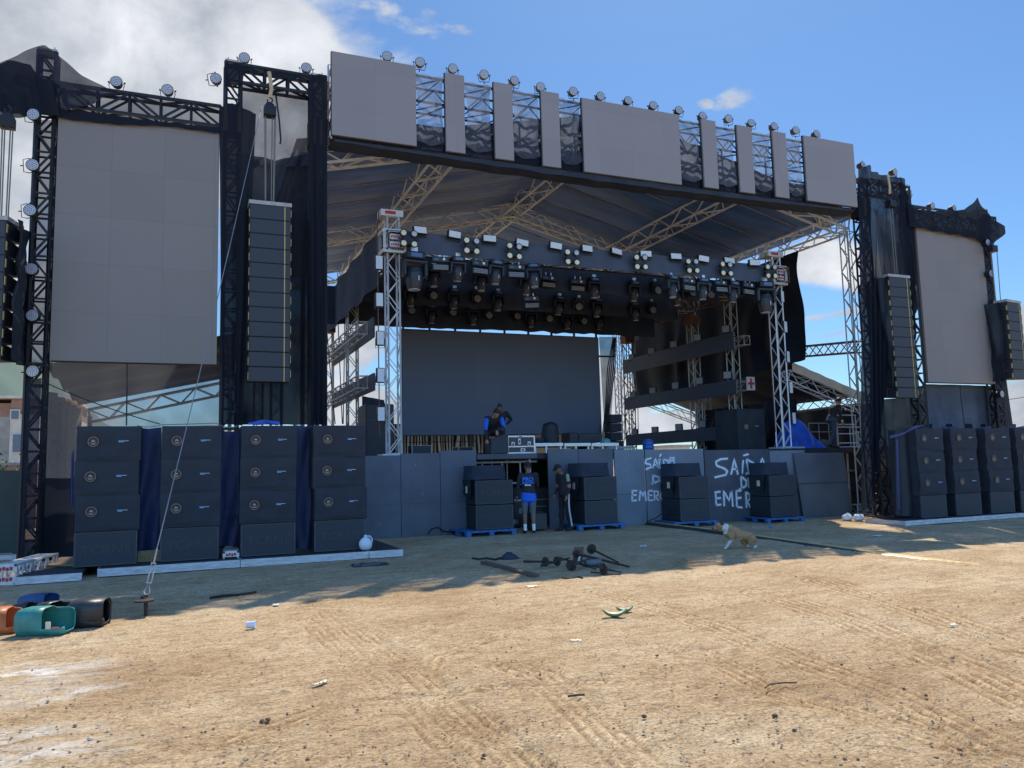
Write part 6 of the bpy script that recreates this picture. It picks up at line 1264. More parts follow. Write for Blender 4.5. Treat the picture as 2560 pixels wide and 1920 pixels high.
def torso(path, rx, ry, side):
    side = Vector(side).normalized()
    def f(mb):
        P = [Vector(p) for p in path]; vs_ = []; n = 18; N_ = len(P)
        for i, p in enumerate(P):
            d = (P[min(i+1, N_-1)]-P[max(i-1, 0)]).normalized(); b = d.cross(side).normalized()
            for k in range(n): a = 2*math.pi*k/n; vs_.append(p+side*(rx[i]*math.cos(a))+b*(ry[i]*math.sin(a)))
        mb.add(vs_, [(i*n+k, i*n+(k+1) % n, (i+1)*n+(k+1) % n, (i+1)*n+k) for i in range(N_-1) for k in range(n)]+[tuple(range(n))[::-1], tuple(range((N_-1)*n, N_*n))])
    return f
def hand(w, d, palm_n, curl, thumb_side):
    # palm and five fingers from the wrist along d; palm faces palm_n
    w, d, pn = Vector(w), Vector(d).normalized(), Vector(palm_n).normalized(); s = d.cross(pn).normalized()*thumb_side
    out = [torso([w-d*.01, w+d*.03, w+d*.075, w+d*.095], [.026, .036, .040, .036], [.018, .017, .015, .012], s)]
    for k, (o, l) in enumerate(((.030, .072), (.010, .080), (-.010, .074), (-.029, .058))):
        a = w+d*.085+s*o; b = a+(d*math.cos(curl)+pn*math.sin(curl)).normalized()*l*.5; c = b+(d*math.cos(curl*2.1)+pn*math.sin(curl*2.1)).normalized()*l*.5
        out.append(limb([a, b, c], [.0105, .0095, .008]))
    t0 = w+d*.025+s*.028; out.append(limb([t0, t0+d*.025+s*.028+pn*.01, t0+d*.055+s*.032+pn*.022], [.013, .011, .009])); return out
def person(label, loc, rz, J, dress, mats, hat=None, scale=1.0, prints=()):
    """J: joints in metres facing -Y; dress: function(point, nearest bone) -> material slot"""
    t = thing('person', label, 'person', loc, 'crew at the stage', rz)
    g = lambda k: Vector(J[k])*scale
    sc = scale; side = (g('sh_l')-g('sh_r')).normalized(); hs = (g('hip_l')-g('hip_r')).normalized()
    pv, ch, nk, hd = g('pelvis'), g('chest'), g('neck'), g('head'); S = []; bones = []
    up = (ch-pv).normalized()
    S.append(torso([pv-up*.10*sc, pv-up*.03*sc, pv+up*.06*sc, pv.lerp(ch, .45), pv.lerp(ch, .8), ch, ch.lerp(nk, .45), ch.lerp(nk, .8), nk], [.10*sc, .165*sc, .168*sc, .152*sc, .168*sc, .182*sc, .172*sc, .10*sc, .055*sc], [.08*sc, .115*sc, .118*sc, .105*sc, .115*sc, .12*sc, .10*sc, .07*sc, .055*sc], side.lerp(hs, .4)))
    bones.append((pv-up*.12, nk, .14, 'torso'))
    fd = Vector(J['face']).normalized(); hu = (hd-nk).normalized(); hu = (hu-fd*hu.dot(fd)*.8).normalized(); hsd = fd.cross(hu).normalized()
    S.append(limb([nk-hu*.03*sc, nk.lerp(hd, .6)], [.056*sc, .052*sc])); bones.append((nk, hd, .09, 'head'))
    def hfun(mb):
        n = 16; m = 18; vs_ = []
        for j in range(1, n):
            th = math.pi*j/n; h = -math.cos(th)*.122; rr = math.sin(th)
            for k in range(m):
                a = 2*math.pi*k/m; x = rr*math.cos(a); y = rr*math.sin(a)
                jaw = 1-.22*max(0, -h/.122)**1.2; vs_.append(hd+hsd*(x*.078*jaw)*sc+fd*(y*.095+(.012 if h < 0 else 0))*sc+hu*h*sc)
        mb.add(vs_, [(i*m+k, i*m+(k+1) % m, (i+1)*m+(k+1) % m, (i+1)*m+k) for i in range(n-2) for k in range(m)]+[tuple(range(m))[::-1], tuple(range((n-2)*m, (n-1)*m))])
    S.append(hfun)
    S.append(limb([hd+fd*.092*sc+hu*.008*sc, hd+fd*.112*sc-hu*.028*sc], [.010*sc, .016*sc]))
    for s_ in (-1, 1): S.append(ball(hd+hsd*s_*.080*sc-fd*.005*sc-hu*.005*sc, .026*sc, .45, .8, 1.15))
    S.append(limb([hd+fd*.09*sc-hu*.062*sc-hsd*.02*sc, hd+fd*.09*sc-hu*.062*sc+hsd*.02*sc], [.010*sc, .010*sc]))
    for sd in ('l', 'r'):
        a, b, c = g('sh_'+sd), g('el_'+sd), g('wr_'+sd); loose = dress.get('sleeve', 1.0)
        S.append(limb([ch.lerp(a, .75), a], [.075*sc, .064*sc])); S.append(limb([a, a.lerp(b, .5), b], [.060*sc*loose, .054*sc*loose, .043*sc*loose])); S.append(limb([b, b.lerp(c, .35), c], [.043*sc*loose, .042*sc*loose, .029*sc*loose]))
        bones += [(a, b, .055, 'uarm'), (b, c.lerp(b, .04), .042, 'farm'), (c, c+(c-b).normalized()*.17, .04, 'hand')]
        S += hand(c, J.get('hd_'+sd, (c-b)), J.get('pn_'+sd, (0, 1, 0)), J.get('curl', .55), 1 if sd == 'l' else -1)
        h, k, an, toe = g('hip_'+sd), g('kn_'+sd), g('an_'+sd), g('toe_'+sd); lg = dress.get('leg', 1.0); sh_ = dress.get('calf', 1.0)
        S.append(limb([h, h.lerp(k, .5), k], [.092*sc, .078*sc*lg, .058*sc*lg])); S.append(limb([k, k.lerp(an, .3), k.lerp(an, .75), an], [.056*sc*sh_, .058*sc*sh_, .042*sc*sh_, .040*sc*sh_]))
        S.append(torso([an+(an-toe)*.32-Vector((0, 0, .03)), an-Vector((0, 0, .035)), an.lerp(toe, .6)-Vector((0, 0, .012)), toe, toe+(toe-an)*.22], [.030*sc, .040*sc, .046*sc, .044*sc, .022*sc], [.032*sc, .045*sc, .036*sc, .028*sc, .016*sc], (toe-an).cross(Vector((0, 0, 1)))))
        bones += [(h, k, .08, 'thigh'), (k, an, .05, 'calf'), (an-Vector((0, 0, .03)), toe, .05, 'foot')]
    if 'skirt' in dress:
        w = dress['skirt']; S.append(torso([pv+up*.10*sc, pv-up*.02*sc, pv-up*w*.7, pv-up*w], [.175*sc, .185*sc, .195*sc, .19*sc], [.125*sc, .135*sc, .14*sc, .135*sc], hs))
    def near(p):
        best = None
        for a, b, r, n in bones:
            d = b-a; u = min(1, max(0, (p-a).dot(d)/d.length_squared)); q = (p-a-d*u).length/r
            if best is None or q < best[0]: best = (q, n, u)
        return best
    info = dict(hd=hd, hu=hu, fd=fd, hsd=hsd, pv=pv, up=up, g=g)
    def lab(p):
        q, n, u = near(p)
        if n == 'head' or (n == 'torso' and u > .97):
            r = p-hd; y = r.dot(fd); z = r.dot(hu); x = r.dot(hsd)
            if y > .05 and abs(abs(x)-.032) < .016 and abs(z-.012) < .010: return 1
            if y > .06 and abs(x) < .026 and abs(z+.062) < .006: return 1
            if hat is None and (z > .055 or (y < -.01 and z > -.035)): return 1
            if hat and y < -.03 and -.04 < z: return 1
            return 0
        return dress['fn'](p, n, u, info)
    body = fused('body', S, .0095, 4, lab, mats, t)
    if hat == 'cap' or hat == 'cap_back':
        mb = MB(); n = 8; m = 18; vs_ = []
        for j in range(n+1):
            th = math.pi/2*j/n; h = math.sin(th)*.108; rr = math.cos(th)
            for k in range(m): a = 2*math.pi*k/m; vs_.append(hd+hu*(.028+h)*sc+hsd*(.089*max(rr, .02)*math.cos(a))*sc+fd*(.108*max(rr, .02)*math.sin(a))*sc)
        mb.add(vs_, [(i*m+k, i*m+(k+1) % m, (i+1)*m+(k+1) % m, (i+1)*m+k) for i in range(n) for k in range(m)])
        c = mb.build('cap', 'pants_black', t, smooth=True, world_=False); mb = MB(); f2 = fd
        vs_ = []
        for k in range(9):
            a = math.pi*k/8; x = math.cos(a)*.078; y = .085+math.sin(a)*.085; vs_ += [hd+hsd*x*sc+f2*(.07+.0*y)*sc+hu*.045*sc, hd+hsd*x*sc+f2*y*sc+hu*(.040-.02*math.sin(a))*sc]
        mb.add(vs_, [(2*k, 2*k+1, 2*k+3, 2*k+2) for k in range(8)]); mb.build('brim', 'pants_black', c, world_=False, solid=.006)
    else:
        mb = MB(); n = 10; m = 18; vs_ = []
        for j in range(n+1):
            th = math.pi*.62*j/n; h = math.cos(th); rr = math.sin(th)
            for k in range(m):
                a = 2*math.pi*k/m; fy = math.sin(a); lim = 1 if fy < .3 else 1-.45*(fy-.3)*(th > 1.1); w = 1.07+.03*noise.noise((math.cos(a)*4, fy*4, h*4)); vs_.append(hd+hu*(.008+.122*h*w*(1 if h > -.1 or fy < .3 else .2))*sc+hsd*(.081*rr*math.cos(a)*w)*sc+fd*(.099*rr*fy*w*lim-.006)*sc)
        mb.add(vs_, [(i*m+k, i*m+(k+1) % m, (i+1)*m+(k+1) % m, (i+1)*m+k) for i in range(n) for k in range(m)]); mb.build('hair', 'hair', t, smooth=True, world_=False)
    return t, info
STAND = dict(pelvis=(0, 0, .93), chest=(0, 0, 1.27), neck=(0, .01, 1.46), head=(0, -.015, 1.59), face=(0, -1, -.05), sh_l=(.185, .01, 1.40), sh_r=(-.185, .01, 1.40), el_l=(.245, .02, 1.12), el_r=(-.245, .02, 1.12), wr_l=(.262, -.05, .88), wr_r=(-.262, -.05, .88), hip_l=(.088, 0, .90), hip_r=(-.088, 0, .90), kn_l=(.10, -.015, .49), kn_r=(-.10, -.015, .49), an_l=(.105, .02, .085), an_r=(-.105, .02, .085), toe_l=(.125, -.13, .03), toe_r=(-.125, -.13, .03), pn_l=(-1, 0, 0), pn_r=(1, 0, 0))
def people():
    # slots: 0 skin, 1 hair/dark features, 2.. clothes
    # man in shorts, back to the camera
    J = dict(STAND); J.update(el_r=(-.23, -.06, 1.14), wr_r=(-.10, -.20, 1.02), el_l=(.255, .03, 1.12), wr_l=(.285, -.02, .86), head=(0, -.03, 1.585), face=(.1, -1, -.15))
    def f(p, n, u, I):
        if n == 'torso': return 3 if (p-I['pv']).dot(I['up']) < .02+.11*(p.x+.1) else 2
        if n in ('uarm', 'farm'): return 2 if not (n == 'farm' and u > .92) else 0
        if n == 'hand': return 0
        if n == 'thigh': return 4 if p.z < .80 else 3
        if n == 'calf': return 4 if u < .02 else (0 if u < .66 else 5)
        return 6
    q = PZ(1324, 1333); t, I = person('man in grey shorts and blue hemmed black shirt with printed back, facing the opening', (q.x, q.y, .0), R(180-18), J, dict(fn=f, sleeve=1.1, skirt=.17, leg=1.12), ['skin_brown', 'hair', 'shirt_black', 'shirt_blue', 'shorts_grey', 'sock_white', 'shoe_black'], 'cap_back')
    for s_, z, h, m, b in (('PRO', 1.245, .105, 'print_blue', .005), ('EVENTOS', 1.185, .05, 'print_blue', .003), ('BRASIL', 1.135, .038, 'white_print', .002)):
        text(s_, h*1.3, (0.02, .128, z), m, t, 'shirt_lettering', rot=(math.pi/2, 0, math.pi), depth=.006, bold=b)
    MB().bx(.262, .275, .0, .05, 1.16, 1.24).build('sleeve_patch', 'white_print', t, world_=False)
    # boy in profile
    J = dict(STAND); J.update(chest=(0, -.03, 1.25), neck=(0, -.075, 1.43), head=(0, -.165, 1.535), face=(0, -1, -.38), sh_l=(.17, -.04, 1.375), sh_r=(-.17, -.04, 1.375), el_l=(.21, .0, 1.10), el_r=(-.21, -.02, 1.10), wr_l=(.20, -.08, .87), wr_r=(-.20, -.13, .89), an_l=(.10, .10, .085), toe_l=(.12, -.05, .03), an_r=(-.10, -.03, .085), toe_r=(-.12, -.18, .03), kn_l=(.1, .02, .49))
    def f(p, n, u, I):
        if n == 'torso': return 2 if (p-I['pv']).dot(I['up']) > -.02 else 3
        if n == 'uarm': return 4 if u < .55 and p.x > .2 else (2 if u < .8 else 5)
        if n == 'farm': return 2
        if n == 'hand': return 0
        if n in ('thigh', 'calf'): return 3
        return 6
    q = PZ(1413, 1327); t, I = person('boy in black cap and striped track pants leaning to look into the stage opening', (q.x, q.y, .0), R(-90+14), J, dict(fn=f, sleeve=1.08, calf=1.15), ['skin_brown', 'hair', 'shirt_black', 'pants_black', 'green_print', 'red_print', 'shoe_black'], 'cap', .985)
    for s_ in (-1, 1):
        mb = MB()
        for d in (-.012, .012): mb.tube([(s_*.178, .01+d, .90), (s_*.172, .0+d, .70), (s_*.163, .018+d, .49), (s_*.160, (.06 if s_ > 0 else .0)+d, .3), (s_*.148, (.10 if s_ > 0 else -.02)+d, .11)], .007, 4)
        mb.build('side_stripe', 'white_print', t, world_=False)
    MB().bx(-.03, .06, .082, .09, 1.28, 1.36).bx(.155, .175, -.03, .03, 1.33, 1.38).build('shirt_print', 'white_print', t, world_=False)
    # bending man on the stage
    J = dict(STAND); J.update(pelvis=(0, .25, .64), chest=(-.02, -.04, .87), neck=(-.0, -.20, .99), head=(.02, -.315, 1.06), face=(.12, -.75, -.62), sh_l=(.185, -.11, .96), sh_r=(-.195, -.11, .95), el_l=(.22, -.27, .72), el_r=(-.25, -.22, .66), wr_l=(-.0, -.42, .58), wr_r=(-.25, -.34, .36), hip_l=(.10, .25, .61), hip_r=(-.10, .25, .61), kn_l=(.20, -.06, .42), kn_r=(-.20, -.04, .42), an_l=(.15, .18, .085), an_r=(-.16, .2, .085), toe_l=(.18, .03, .03), toe_r=(-.19, .05, .03), hd_l=(0, -.5, -.8), hd_r=(.2, -.5, -.8), pn_l=(0, 1, 0), pn_r=(0, 1, 0), curl=.8)
    def f(p, n, u, I):
        if n == 'torso': return 2
        if n == 'uarm': return 3 if u > .12 else 2
        if n == 'farm': return 2
        if n == 'hand': return 0
        if n in ('thigh', 'calf'): return 4
        return 5
    q = PY(1235, 1128, 19.25); t, I = person('man in black shirt with bright blue sleeves bending over a black box on the stage', (q.x, 19.25, DZ+.004), R(-10), J, dict(fn=f, sleeve=1.15, skirt=.1), ['skin_tan', 'hair', 'shirt_black', 'shirt_blue', 'pants_black', 'shoe_black'])
    # second man, just behind
    J = dict(STAND); J.update(pelvis=(0, .12, .88), chest=(.0, -.06, 1.16), neck=(-.03, -.18, 1.32), head=(-.07, -.28, 1.42), face=(-.35, -.8, -.55), sh_l=(.18, -.10, 1.27), sh_r=(-.18, -.10, 1.27), el_l=(.36, .02, 1.08), el_r=(-.24, -.16, 1.0), wr_l=(.20, .02, .92), wr_r=(-.22, -.34, .86), hip_l=(.09, .12, .86), hip_r=(-.09, .12, .86), kn_l=(.10, .04, .47), kn_r=(-.10, .04, .47), an_l=(.105, .12, .085), an_r=(-.105, .12, .085), toe_l=(.125, -.03, .03), toe_r=(-.125, -.03, .03))
    def f(p, n, u, I):
        return 2 if n in ('torso', 'uarm', 'farm') else (0 if n == 'hand' else (3 if n in ('thigh', 'calf') else 4))
    q = PY(1252, 1126, 20.1); person('man all in black standing stooped right behind the bending man, hand on hip', (q.x, 20.1, DZ+.004), R(-8), J, dict(fn=f, sleeve=1.12), ['skin_brown', 'hair', 'pants_black', 'pants_black', 'shoe_black'], None, .90)
    # man at the right end
    J = dict(STAND); J.update(pelvis=(0, .02, .92), chest=(0, -.10, 1.24), neck=(0, -.19, 1.40), head=(0, -.29, 1.50), face=(0, -.85, -.5), sh_l=(.18, -.16, 1.35), sh_r=(-.18, -.16, 1.35), el_l=(.2, -.42, 1.30), el_r=(-.25, -.13, 1.06), wr_l=(.16, -.66, 1.25), wr_r=(-.24, -.20, .84), kn_l=(.1, -.12, .50), an_l=(.1, -.10, .085), toe_l=(.1, -.25, .03), kn_r=(-.1, .03, .49), an_r=(-.1, .22, .12), toe_r=(-.1, .1, .03), hd_l=(0, -1, -.25), pn_l=(0, 0, -1), curl=.25)
    def f(p, n, u, I):
        if n == 'torso': return 3 if (p-I['pv']).dot(I['up']) < .05 else 2
        if n in ('uarm', 'farm'): return 2 if not (n == 'farm' and u > .85) else 5
        if n == 'hand': return 0
        if n == 'thigh' and u < .08: return 3
        if n in ('thigh', 'calf'): return 4
        return 6
    q = PY(2085, 1123, 19.25); t, I = person('man in dark long sleeved shirt reaching over a railing beside the blue tarpaulin', (q.x, 19.25, DZ), R(82), J, dict(fn=f, sleeve=1.1, skirt=.1), ['skin_tan', 'hair', 'shirt_black', 'jeans', 'jeans', 'white_print', 'shoe_black'], None, 1.0)
    MB().bx(-.262, -.25, -.2, -.12, 1.18, 1.26).build('sleeve_patch', 'badge_grey', t, world_=False)
people()
def dog():
    k = .000895; P = lambda x, y, d=0: Vector(((x-1400)*k, d, (592-y)*k))
    q = PZ(1680+1400*.11754, 1300+592*.11754, gz(9.5)); t = thing('dog', 'tan and white dog striding left with open mouth in the stage shadow', 'dog', (q.x, q.y, gz(q.x)), None, -YAW)
    S = []
    S.append(torso([P(1130, 235), P(1185, 250), P(1250, 270), P(1330, 275), P(1440, 320), P(1550, 345), P(1650, 375), P(1725, 400), P(1748, 410)], [.045, .075, .098, .100, .09, .08, .085, .065, .03], [.075, .108, .125, .12, .10, .088, .092, .075, .035], (0, 1, 0)))
    S.append(limb([P(1240, 200), P(1150, 170), P(1075, 150)], [.092, .078, .066]))      # neck
    S.append(limb([P(1085, 140), P(1020, 130), P(985, 150)], [.066, .072, .050])); S.append(limb([P(990, 165), P(930, 180), P(900, 188)], [.042, .032, .024])); S.append(limb([P(1010, 195), P(960, 222), P(925, 228)], [.026, .017, .012]))
    S.append(ball(P(890, 180), .016))
    for s in (-1, 1): S.append(limb([P(1060, 105, s*.045), P(1092, 70, s*.06), P(1112, 62, s*.066)], [.026, .018, .008]))
    for d, pts in ((-.07, [(1215, 290), (1262, 390), (1190, 490), (1140, 570), (1098, 585)]), (.07, [(1235, 300), (1285, 390), (1258, 480), (1218, 545), (1175, 553)])):
        S.append(limb([P(x, y, d*(1.1 if i else .8)) for i, (x, y) in enumerate(pts)], [.066, .046, .030, .024, .022]))
    for d, pts in ((-.075, [(1690, 400), (1640, 480), (1735, 520), (1752, 570), (1712, 588)]), (.07, [(1660, 400), (1520, 470), (1590, 530), (1660, 560), (1620, 578)])):
        S.append(limb([P(x, y, d) for x, y in pts], [.085, .056, .030, .025, .022]))
    S.append(limb([P(1748, 410), P(1775, 450), P(1770, 500), P(1745, 520)], [.026, .020, .016, .009]))
    def lab(p):
        x, z = p.x/k+1400, 592-p.z/k
        if x < 912 and z < 200: return 2
        if 955 < x < 990 and 128 < z < 152 and abs(p.y) > .03: return 2
        if 915 < x < 1015 and 204 < z < 222: return 2
        if z < 112 and x > 1040 and x < 1130: return 2
        if x > 1085 and x < 1215 and z < 300 and (x+z*.35) < 1262+.0 and (x+z*.2) > 1118: return 1
        if z > 425 and x < 1300: return 1
        if z > 535 and x > 1600: return 1
        if z > 395 and 1280 < x < 1480: return 1
        return 0
    fused('body', S, .0085, 5, lab, ['fur_tan', 'fur_white', 'fur_dark'], t)
dog()
# ------------------------------------------------------------------ things lying on the ground
def canister(lab, pxl, pxr, yb, yt, material, depth, cut=.6, rz=0.0, group='cut open plastic canisters', name='cut_canister'):
    a, b = PZ(pxl, yb), PZ(pxr, yb); w = (b-a).length; h = CAMH*0+PY(pxl, yt, a.y).z; c = (a+b)/2
    t = thing(name, lab, 'canister', (c.x, c.y, gz(c.x)), group, -YAW*.9+rz); r = min(h, depth)*.28
    prof = []
    for cx, cz, a0 in ((depth-r, h-r, 0), (r, h-r, 90), (r, r, 180), (depth-r, r, 270)):
        for k in range(5): an = R(a0+k*22.5); prof.append((cx+r*math.cos(an), cz+r*math.sin(an)))
    n = len(prof); mb = MB(); xs = [(-w/2, .72), (-w/2+.03, .92), (-w/2+.08, 1), (-w*.1, 1.01), (w*(cut-.5), 1.0), (w/2-.08, 1), (w/2-.03, .92), (w/2, .7)]
    vs_ = []
    for x, s in xs:
        for y, z in prof: vs_.append((x, depth/2+(y-depth/2)*s, h/2+(z-h/2)*s))
    fs = []
    for i in range(len(xs)-1):
        for k in range(n):
            zz = (prof[k][1]+prof[(k+1) % n][1])/2
            if i >= 4 and zz > h*.45 and prof[k][0] < depth*.93: continue
            fs.append((i*n+k, i*n+(k+1) % n, (i+1)*n+(k+1) % n, (i+1)*n+k))
    fs.append(tuple(range(n))[::-1]); mb.add(vs_, fs); mb.build('shell', material, t, smooth=True, world_=False, solid=.008)
    mb = MB().lathe([(.035, 0), (.035, .035), (.01, .04)], (-w*.18, -.002, h*.42), 'y', 10); return t, w, h
def ground_props():
    t, w, h = canister('cut open teal plastic canister at the shadow edge in the left foreground', 34, 149, 1594, 1525, 'green_plastic', .30, .58)
    MB().bx(w*.18, w*.27, -.014, .0, h*.30, h*.55).build('paper_label', 'cream_cloth', t, world_=False); MB().bx(w*.30, w*.44, -.012, -.002, h*.30, h*.36).build('red_mark', 'red_print', t, world_=False)
    canister('dark grey canister at the right end of the canister pile', 168, 250, 1573, 1504, 'dark_plastic', .28, .99, R(8)); canister('cut open orange canister at the left edge behind the grey lump', -40, 30, 1590, 1526, 'orange_plastic', .3, .7, R(14))
    canister('low blue grey canister at the back of the canister pile', 48, 124, 1528, 1490, 'blue_plastic', .26, .75, R(10)); canister('dark canister lying behind the teal one', 78, 150, 1565, 1510, 'dark_plastic', .26, .55, R(-10)); canister('black canister end behind the orange one', 24, 88, 1555, 1511, 'dark_plastic', .2, .6, R(4))
    p = PZ(14, 1534); t = thing('pale_block', 'pale chipped block at the left edge behind the canisters', 'block', (p.x-.1, p.y, 0)); mb = MB().bev(-.25, .22, -.1, .14, 0, .17, .02); mb.build('block_body', 'pale_block', t)
    p = PZ(10, 1510); t = thing('blue_tarp_scrap', 'folded blue plastic scrap at the left edge behind the pale block', 'tarpaulin', (p.x, p.y, 0)); MB().grid(lambda u, v: Vector(((u-.5)*.6, v*.4, .16*math.sin(u*3.1)*(1-abs(2*v-1)**2)+.02+.03*noise.noise((u*5, v*4, 2)))), 16, 10).build('sheet', 'blue_plastic', t, smooth=True)
    p = PZ(6, 1604); t = thing('grey_lump', 'grey cement bag lump at the very left edge', 'sack', (p.x-.06, p.y+.05, 0))
    MB().grid(lambda u, v: Vector((.2*math.cos(u*6.283)*math.cos(v*1.54)*(1+.2*noise.noise((u*5, v*3, 2))), .18*math.sin(u*6.283)*math.cos(v*1.54), .27*math.sin(v*1.54)*(1+.15*noise.noise((u*3, v*5, 7))))), 22, 10).build('sack_body', 'stone_grey', t, smooth=True)
    p = PZ(192, 1545); t = thing('black_sack', 'black crumpled plastic sheet with a high fold behind the dark canister', 'sack', (p.x, p.y+.35, 0)); rt = Vector((math.cos(YAW), -math.sin(YAW), 0)); bk = Vector((math.sin(YAW), math.cos(YAW), 0))
    prof = [(-.26, .10), (-.2, .22), (-.06, .26), (.02, .38), (.1, .39), (.16, .30), (.27, .29), (.29, .16)]; Pf = [Vector((x, 0, z)) for x, z in prof]
    MB().grid(lambda u, v: rt*lerp_poly(Pf, u).x+bk*((v-.5)*.5)+Vector((0, 0, max(.004, lerp_poly(Pf, u).z*math.sin(math.pi*min(1, v*.9+.08))**.8+.04*noise.noise((u*7, v*6, 3))))), 30, 16).build('plastic_sheet', 'black_tarp', t, smooth=True)
    p = PZ(250, 1520); t = thing('bottle_bit', 'small white plastic bottle cap piece beside the dark canister', 'cap', (p.x+.02, p.y, 0)); MB().lathe([(.02, 0), (.035, .02), (.03, .07), (.015, .08)], (0, 0, .0), 'z', 10).build('cap_body', 'plastic_white', t)
    # guy wire and ground anchor
    A = PZ(364, 1540); top = PY(655, 262, 16.9); t = thing('ground_anchor', 'rusty ground anchor with turnbuckle in the left foreground', 'anchor', (A.x, A.y, 0))
    d = (top-A).normalized(); h1 = Vector((A.x, A.y, .17))
    MB().lathe([(.02, 0), (.022, .16), (.024, .26)], (A.x, A.y, -.02), 'z', 8).build('stake', 'rust_dark', t); MB().lathe([(.03, .155), (.105, .165), (.115, .185), (.05, .2), (.03, .23)], (A.x-.02, A.y, .0), 'z', 16).build('disc', 'rust_dark', t)
    b0 = h1+Vector((.0, 0, .06)); b1 = b0+d*.16; b2 = b1+d*.26; side = d.cross(Vector((0, 1, 0))).normalized()*.022
    MB().tube([b0, b0+side*1.5+d*.04, b1, b0-side*1.5+d*.04, b0], .010, 5).build('shackle', 'grey_steel', t); MB().bar(b1+side, b2+side, .008, 5).bar(b1-side, b2-side, .008, 5).bar(b1+side*1.3, b1-side*1.3, .012, 5).bar(b2+side*1.3, b2-side*1.3, .012, 5).bar(b2, b2+d*.2, .010, 5).build('turnbuckle', 'grey_steel', t)
    cable('guy_wire', catenary(b2+d*.2, top, .10, 12), .007, 'cable_pale', 'thin pale guy wire running from the ground anchor up to the left tower', 'wire')
    # lying truss pieces
    def tpiece(lab, p, q, s, red):
        t = thing('truss_piece', lab, 'truss', (p.x, p.y, p.z), 'loose truss pieces on the ground'); MB().truss(p+Vector((0, 0, s/2)), q+Vector((0, 0, s/2)), s-.04, s-.04, (0, 0, 1), .024, .018, .14).build('frame', 'white_steel', t)
        dd = (q-p).normalized(); sd_ = dd.cross(Vector((0, 0, 1))); c = p-dd*.012+Vector((0, 0, s/2)); mb = MB()
        mb.obx(c+Vector((0, 0, s*.31)), sd_*s*.5, dd*.01, Vector((0, 0, s*.19))).obx(c-Vector((0, 0, s*.31)), sd_*s*.5, dd*.01, Vector((0, 0, s*.19))); e = mb.build('end_plate', 'white_steel', t)
        mb = MB()
        for sz in (.25, -.25):
            for k in range(4): mb.obx(c-dd*.014+sd_*s*(-.24+.16*k)+Vector((0, 0, s*(sz+.03*(k % 2)))), sd_*s*.06, dd*.003, Vector((0, 0, s*.085)))
        mb.build('red_marks', 'red_paint', e)
        mb = MB()
        for i in (-1, 1):
            for j in (-1, 1): mb.obx(c-dd*.013+sd_*s*.43*i+Vector((0, 0, s*.43*j)), sd_*.018, dd*.004, Vector((0, 0, .018)))
        mb.build('bolt', 'cab_black', e)
    p = PZ(14, 1463); tpiece('long white ladder-like truss piece with red marked end at the far left', p, p+Vector((.35, 1.55, 0)), .32, True)
    p = PZ(577, 1416); tpiece('short white truss end with red marks standing between the left low decks', p+Vector((0, -.02, 0)), p+Vector((.05, .75, 0)), .27, True)
    p = PZ(2482, 1296, gz(18)); tpiece('small white truss end with red marks in front of the right stacks', p, p+Vector((-.0, .6, 0)), .22, True)
    # jug, bags, cup
    p = PY(914, 1374, 14.6); t = thing('white_jug', 'round white plastic jug on the right end of the left platform', 'jug', (p.x, 14.6, .145)); hh = .20
    MB().lathe([(.06, 0), (.105, .03), (.125, .10), (.115, .16), (.07, .215), (.03, .235)], (0, 0, 0), 'z', 18).build('body', 'plastic_white', t, smooth=True, world_=False); MB().lathe([(.028, .232), (.028, .27), (.02, .275)], (0, 0, 0), 'z', 10).build('neck', 'plastic_white', t, world_=False); MB().tube([(.03, 0, .25), (.08, 0, .25), (.12, 0, .2), (.125, 0, .14)], .012, 6).build('handle', 'plastic_white', t, world_=False)
    for i, (x0, x1, y) in enumerate(((2111, 2141, 1303), (2140, 2171, 1304))):
        a, b = PZ(x0, y, gz(15)), PZ(x1, y, gz(15)); r = (b-a).length/2; t = thing('white_bag', 'plump white plastic bag, %s of the pair by the leaning board' % ('left', 'right')[i], 'bag', ((a.x+b.x)/2, a.y, gz(a.x)), 'white bags on the ground')
        MB().grid(lambda u, v: Vector((r*(1+.16*noise.noise((u*6, v*4, i)))*math.cos(u*6.283)*math.cos(v*3.1-1.5)**.7 if math.cos(v*3.1-1.5) > 0 else 0, r*.9*math.sin(u*6.283)*max(0, math.cos(v*3.1-1.5))**.7, max(0.002, r*.62+r*.62*math.sin(v*3.1-1.5)+.03*noise.noise((u*7, v*7, i+3))))), 24, 12).build('bag_body', 'bag_white', t, smooth=True, world_=False)
        MB().tube([(0, 0, r*1.2), (.02, 0, r*1.35), (.05, .01, r*1.42)], [.02, .03, .008], 6).build('knot', 'red_print' if i else 'bag_white', t, world_=False)
    p = PZ(628, 1571); t = thing('paper_cup', 'white crumpled cup lying on the lit ground left of centre', 'cup', (p.x, p.y, .0)); MB().lathe([(.042, -.055), (.050, .055)], (0, 0, .048), 'x', 14).build('cup_body', 'plastic_white', t, world_=False); MB().lathe([(.053, .05), (.053, .058), (.044, .058), (.044, -.03)], (0, 0, .048), 'x', 14).build('rim', 'plastic_white', t, world_=False)
    t.rotation_euler = (0, 0, R(-20)); t.scale = (.8, .8, .8)
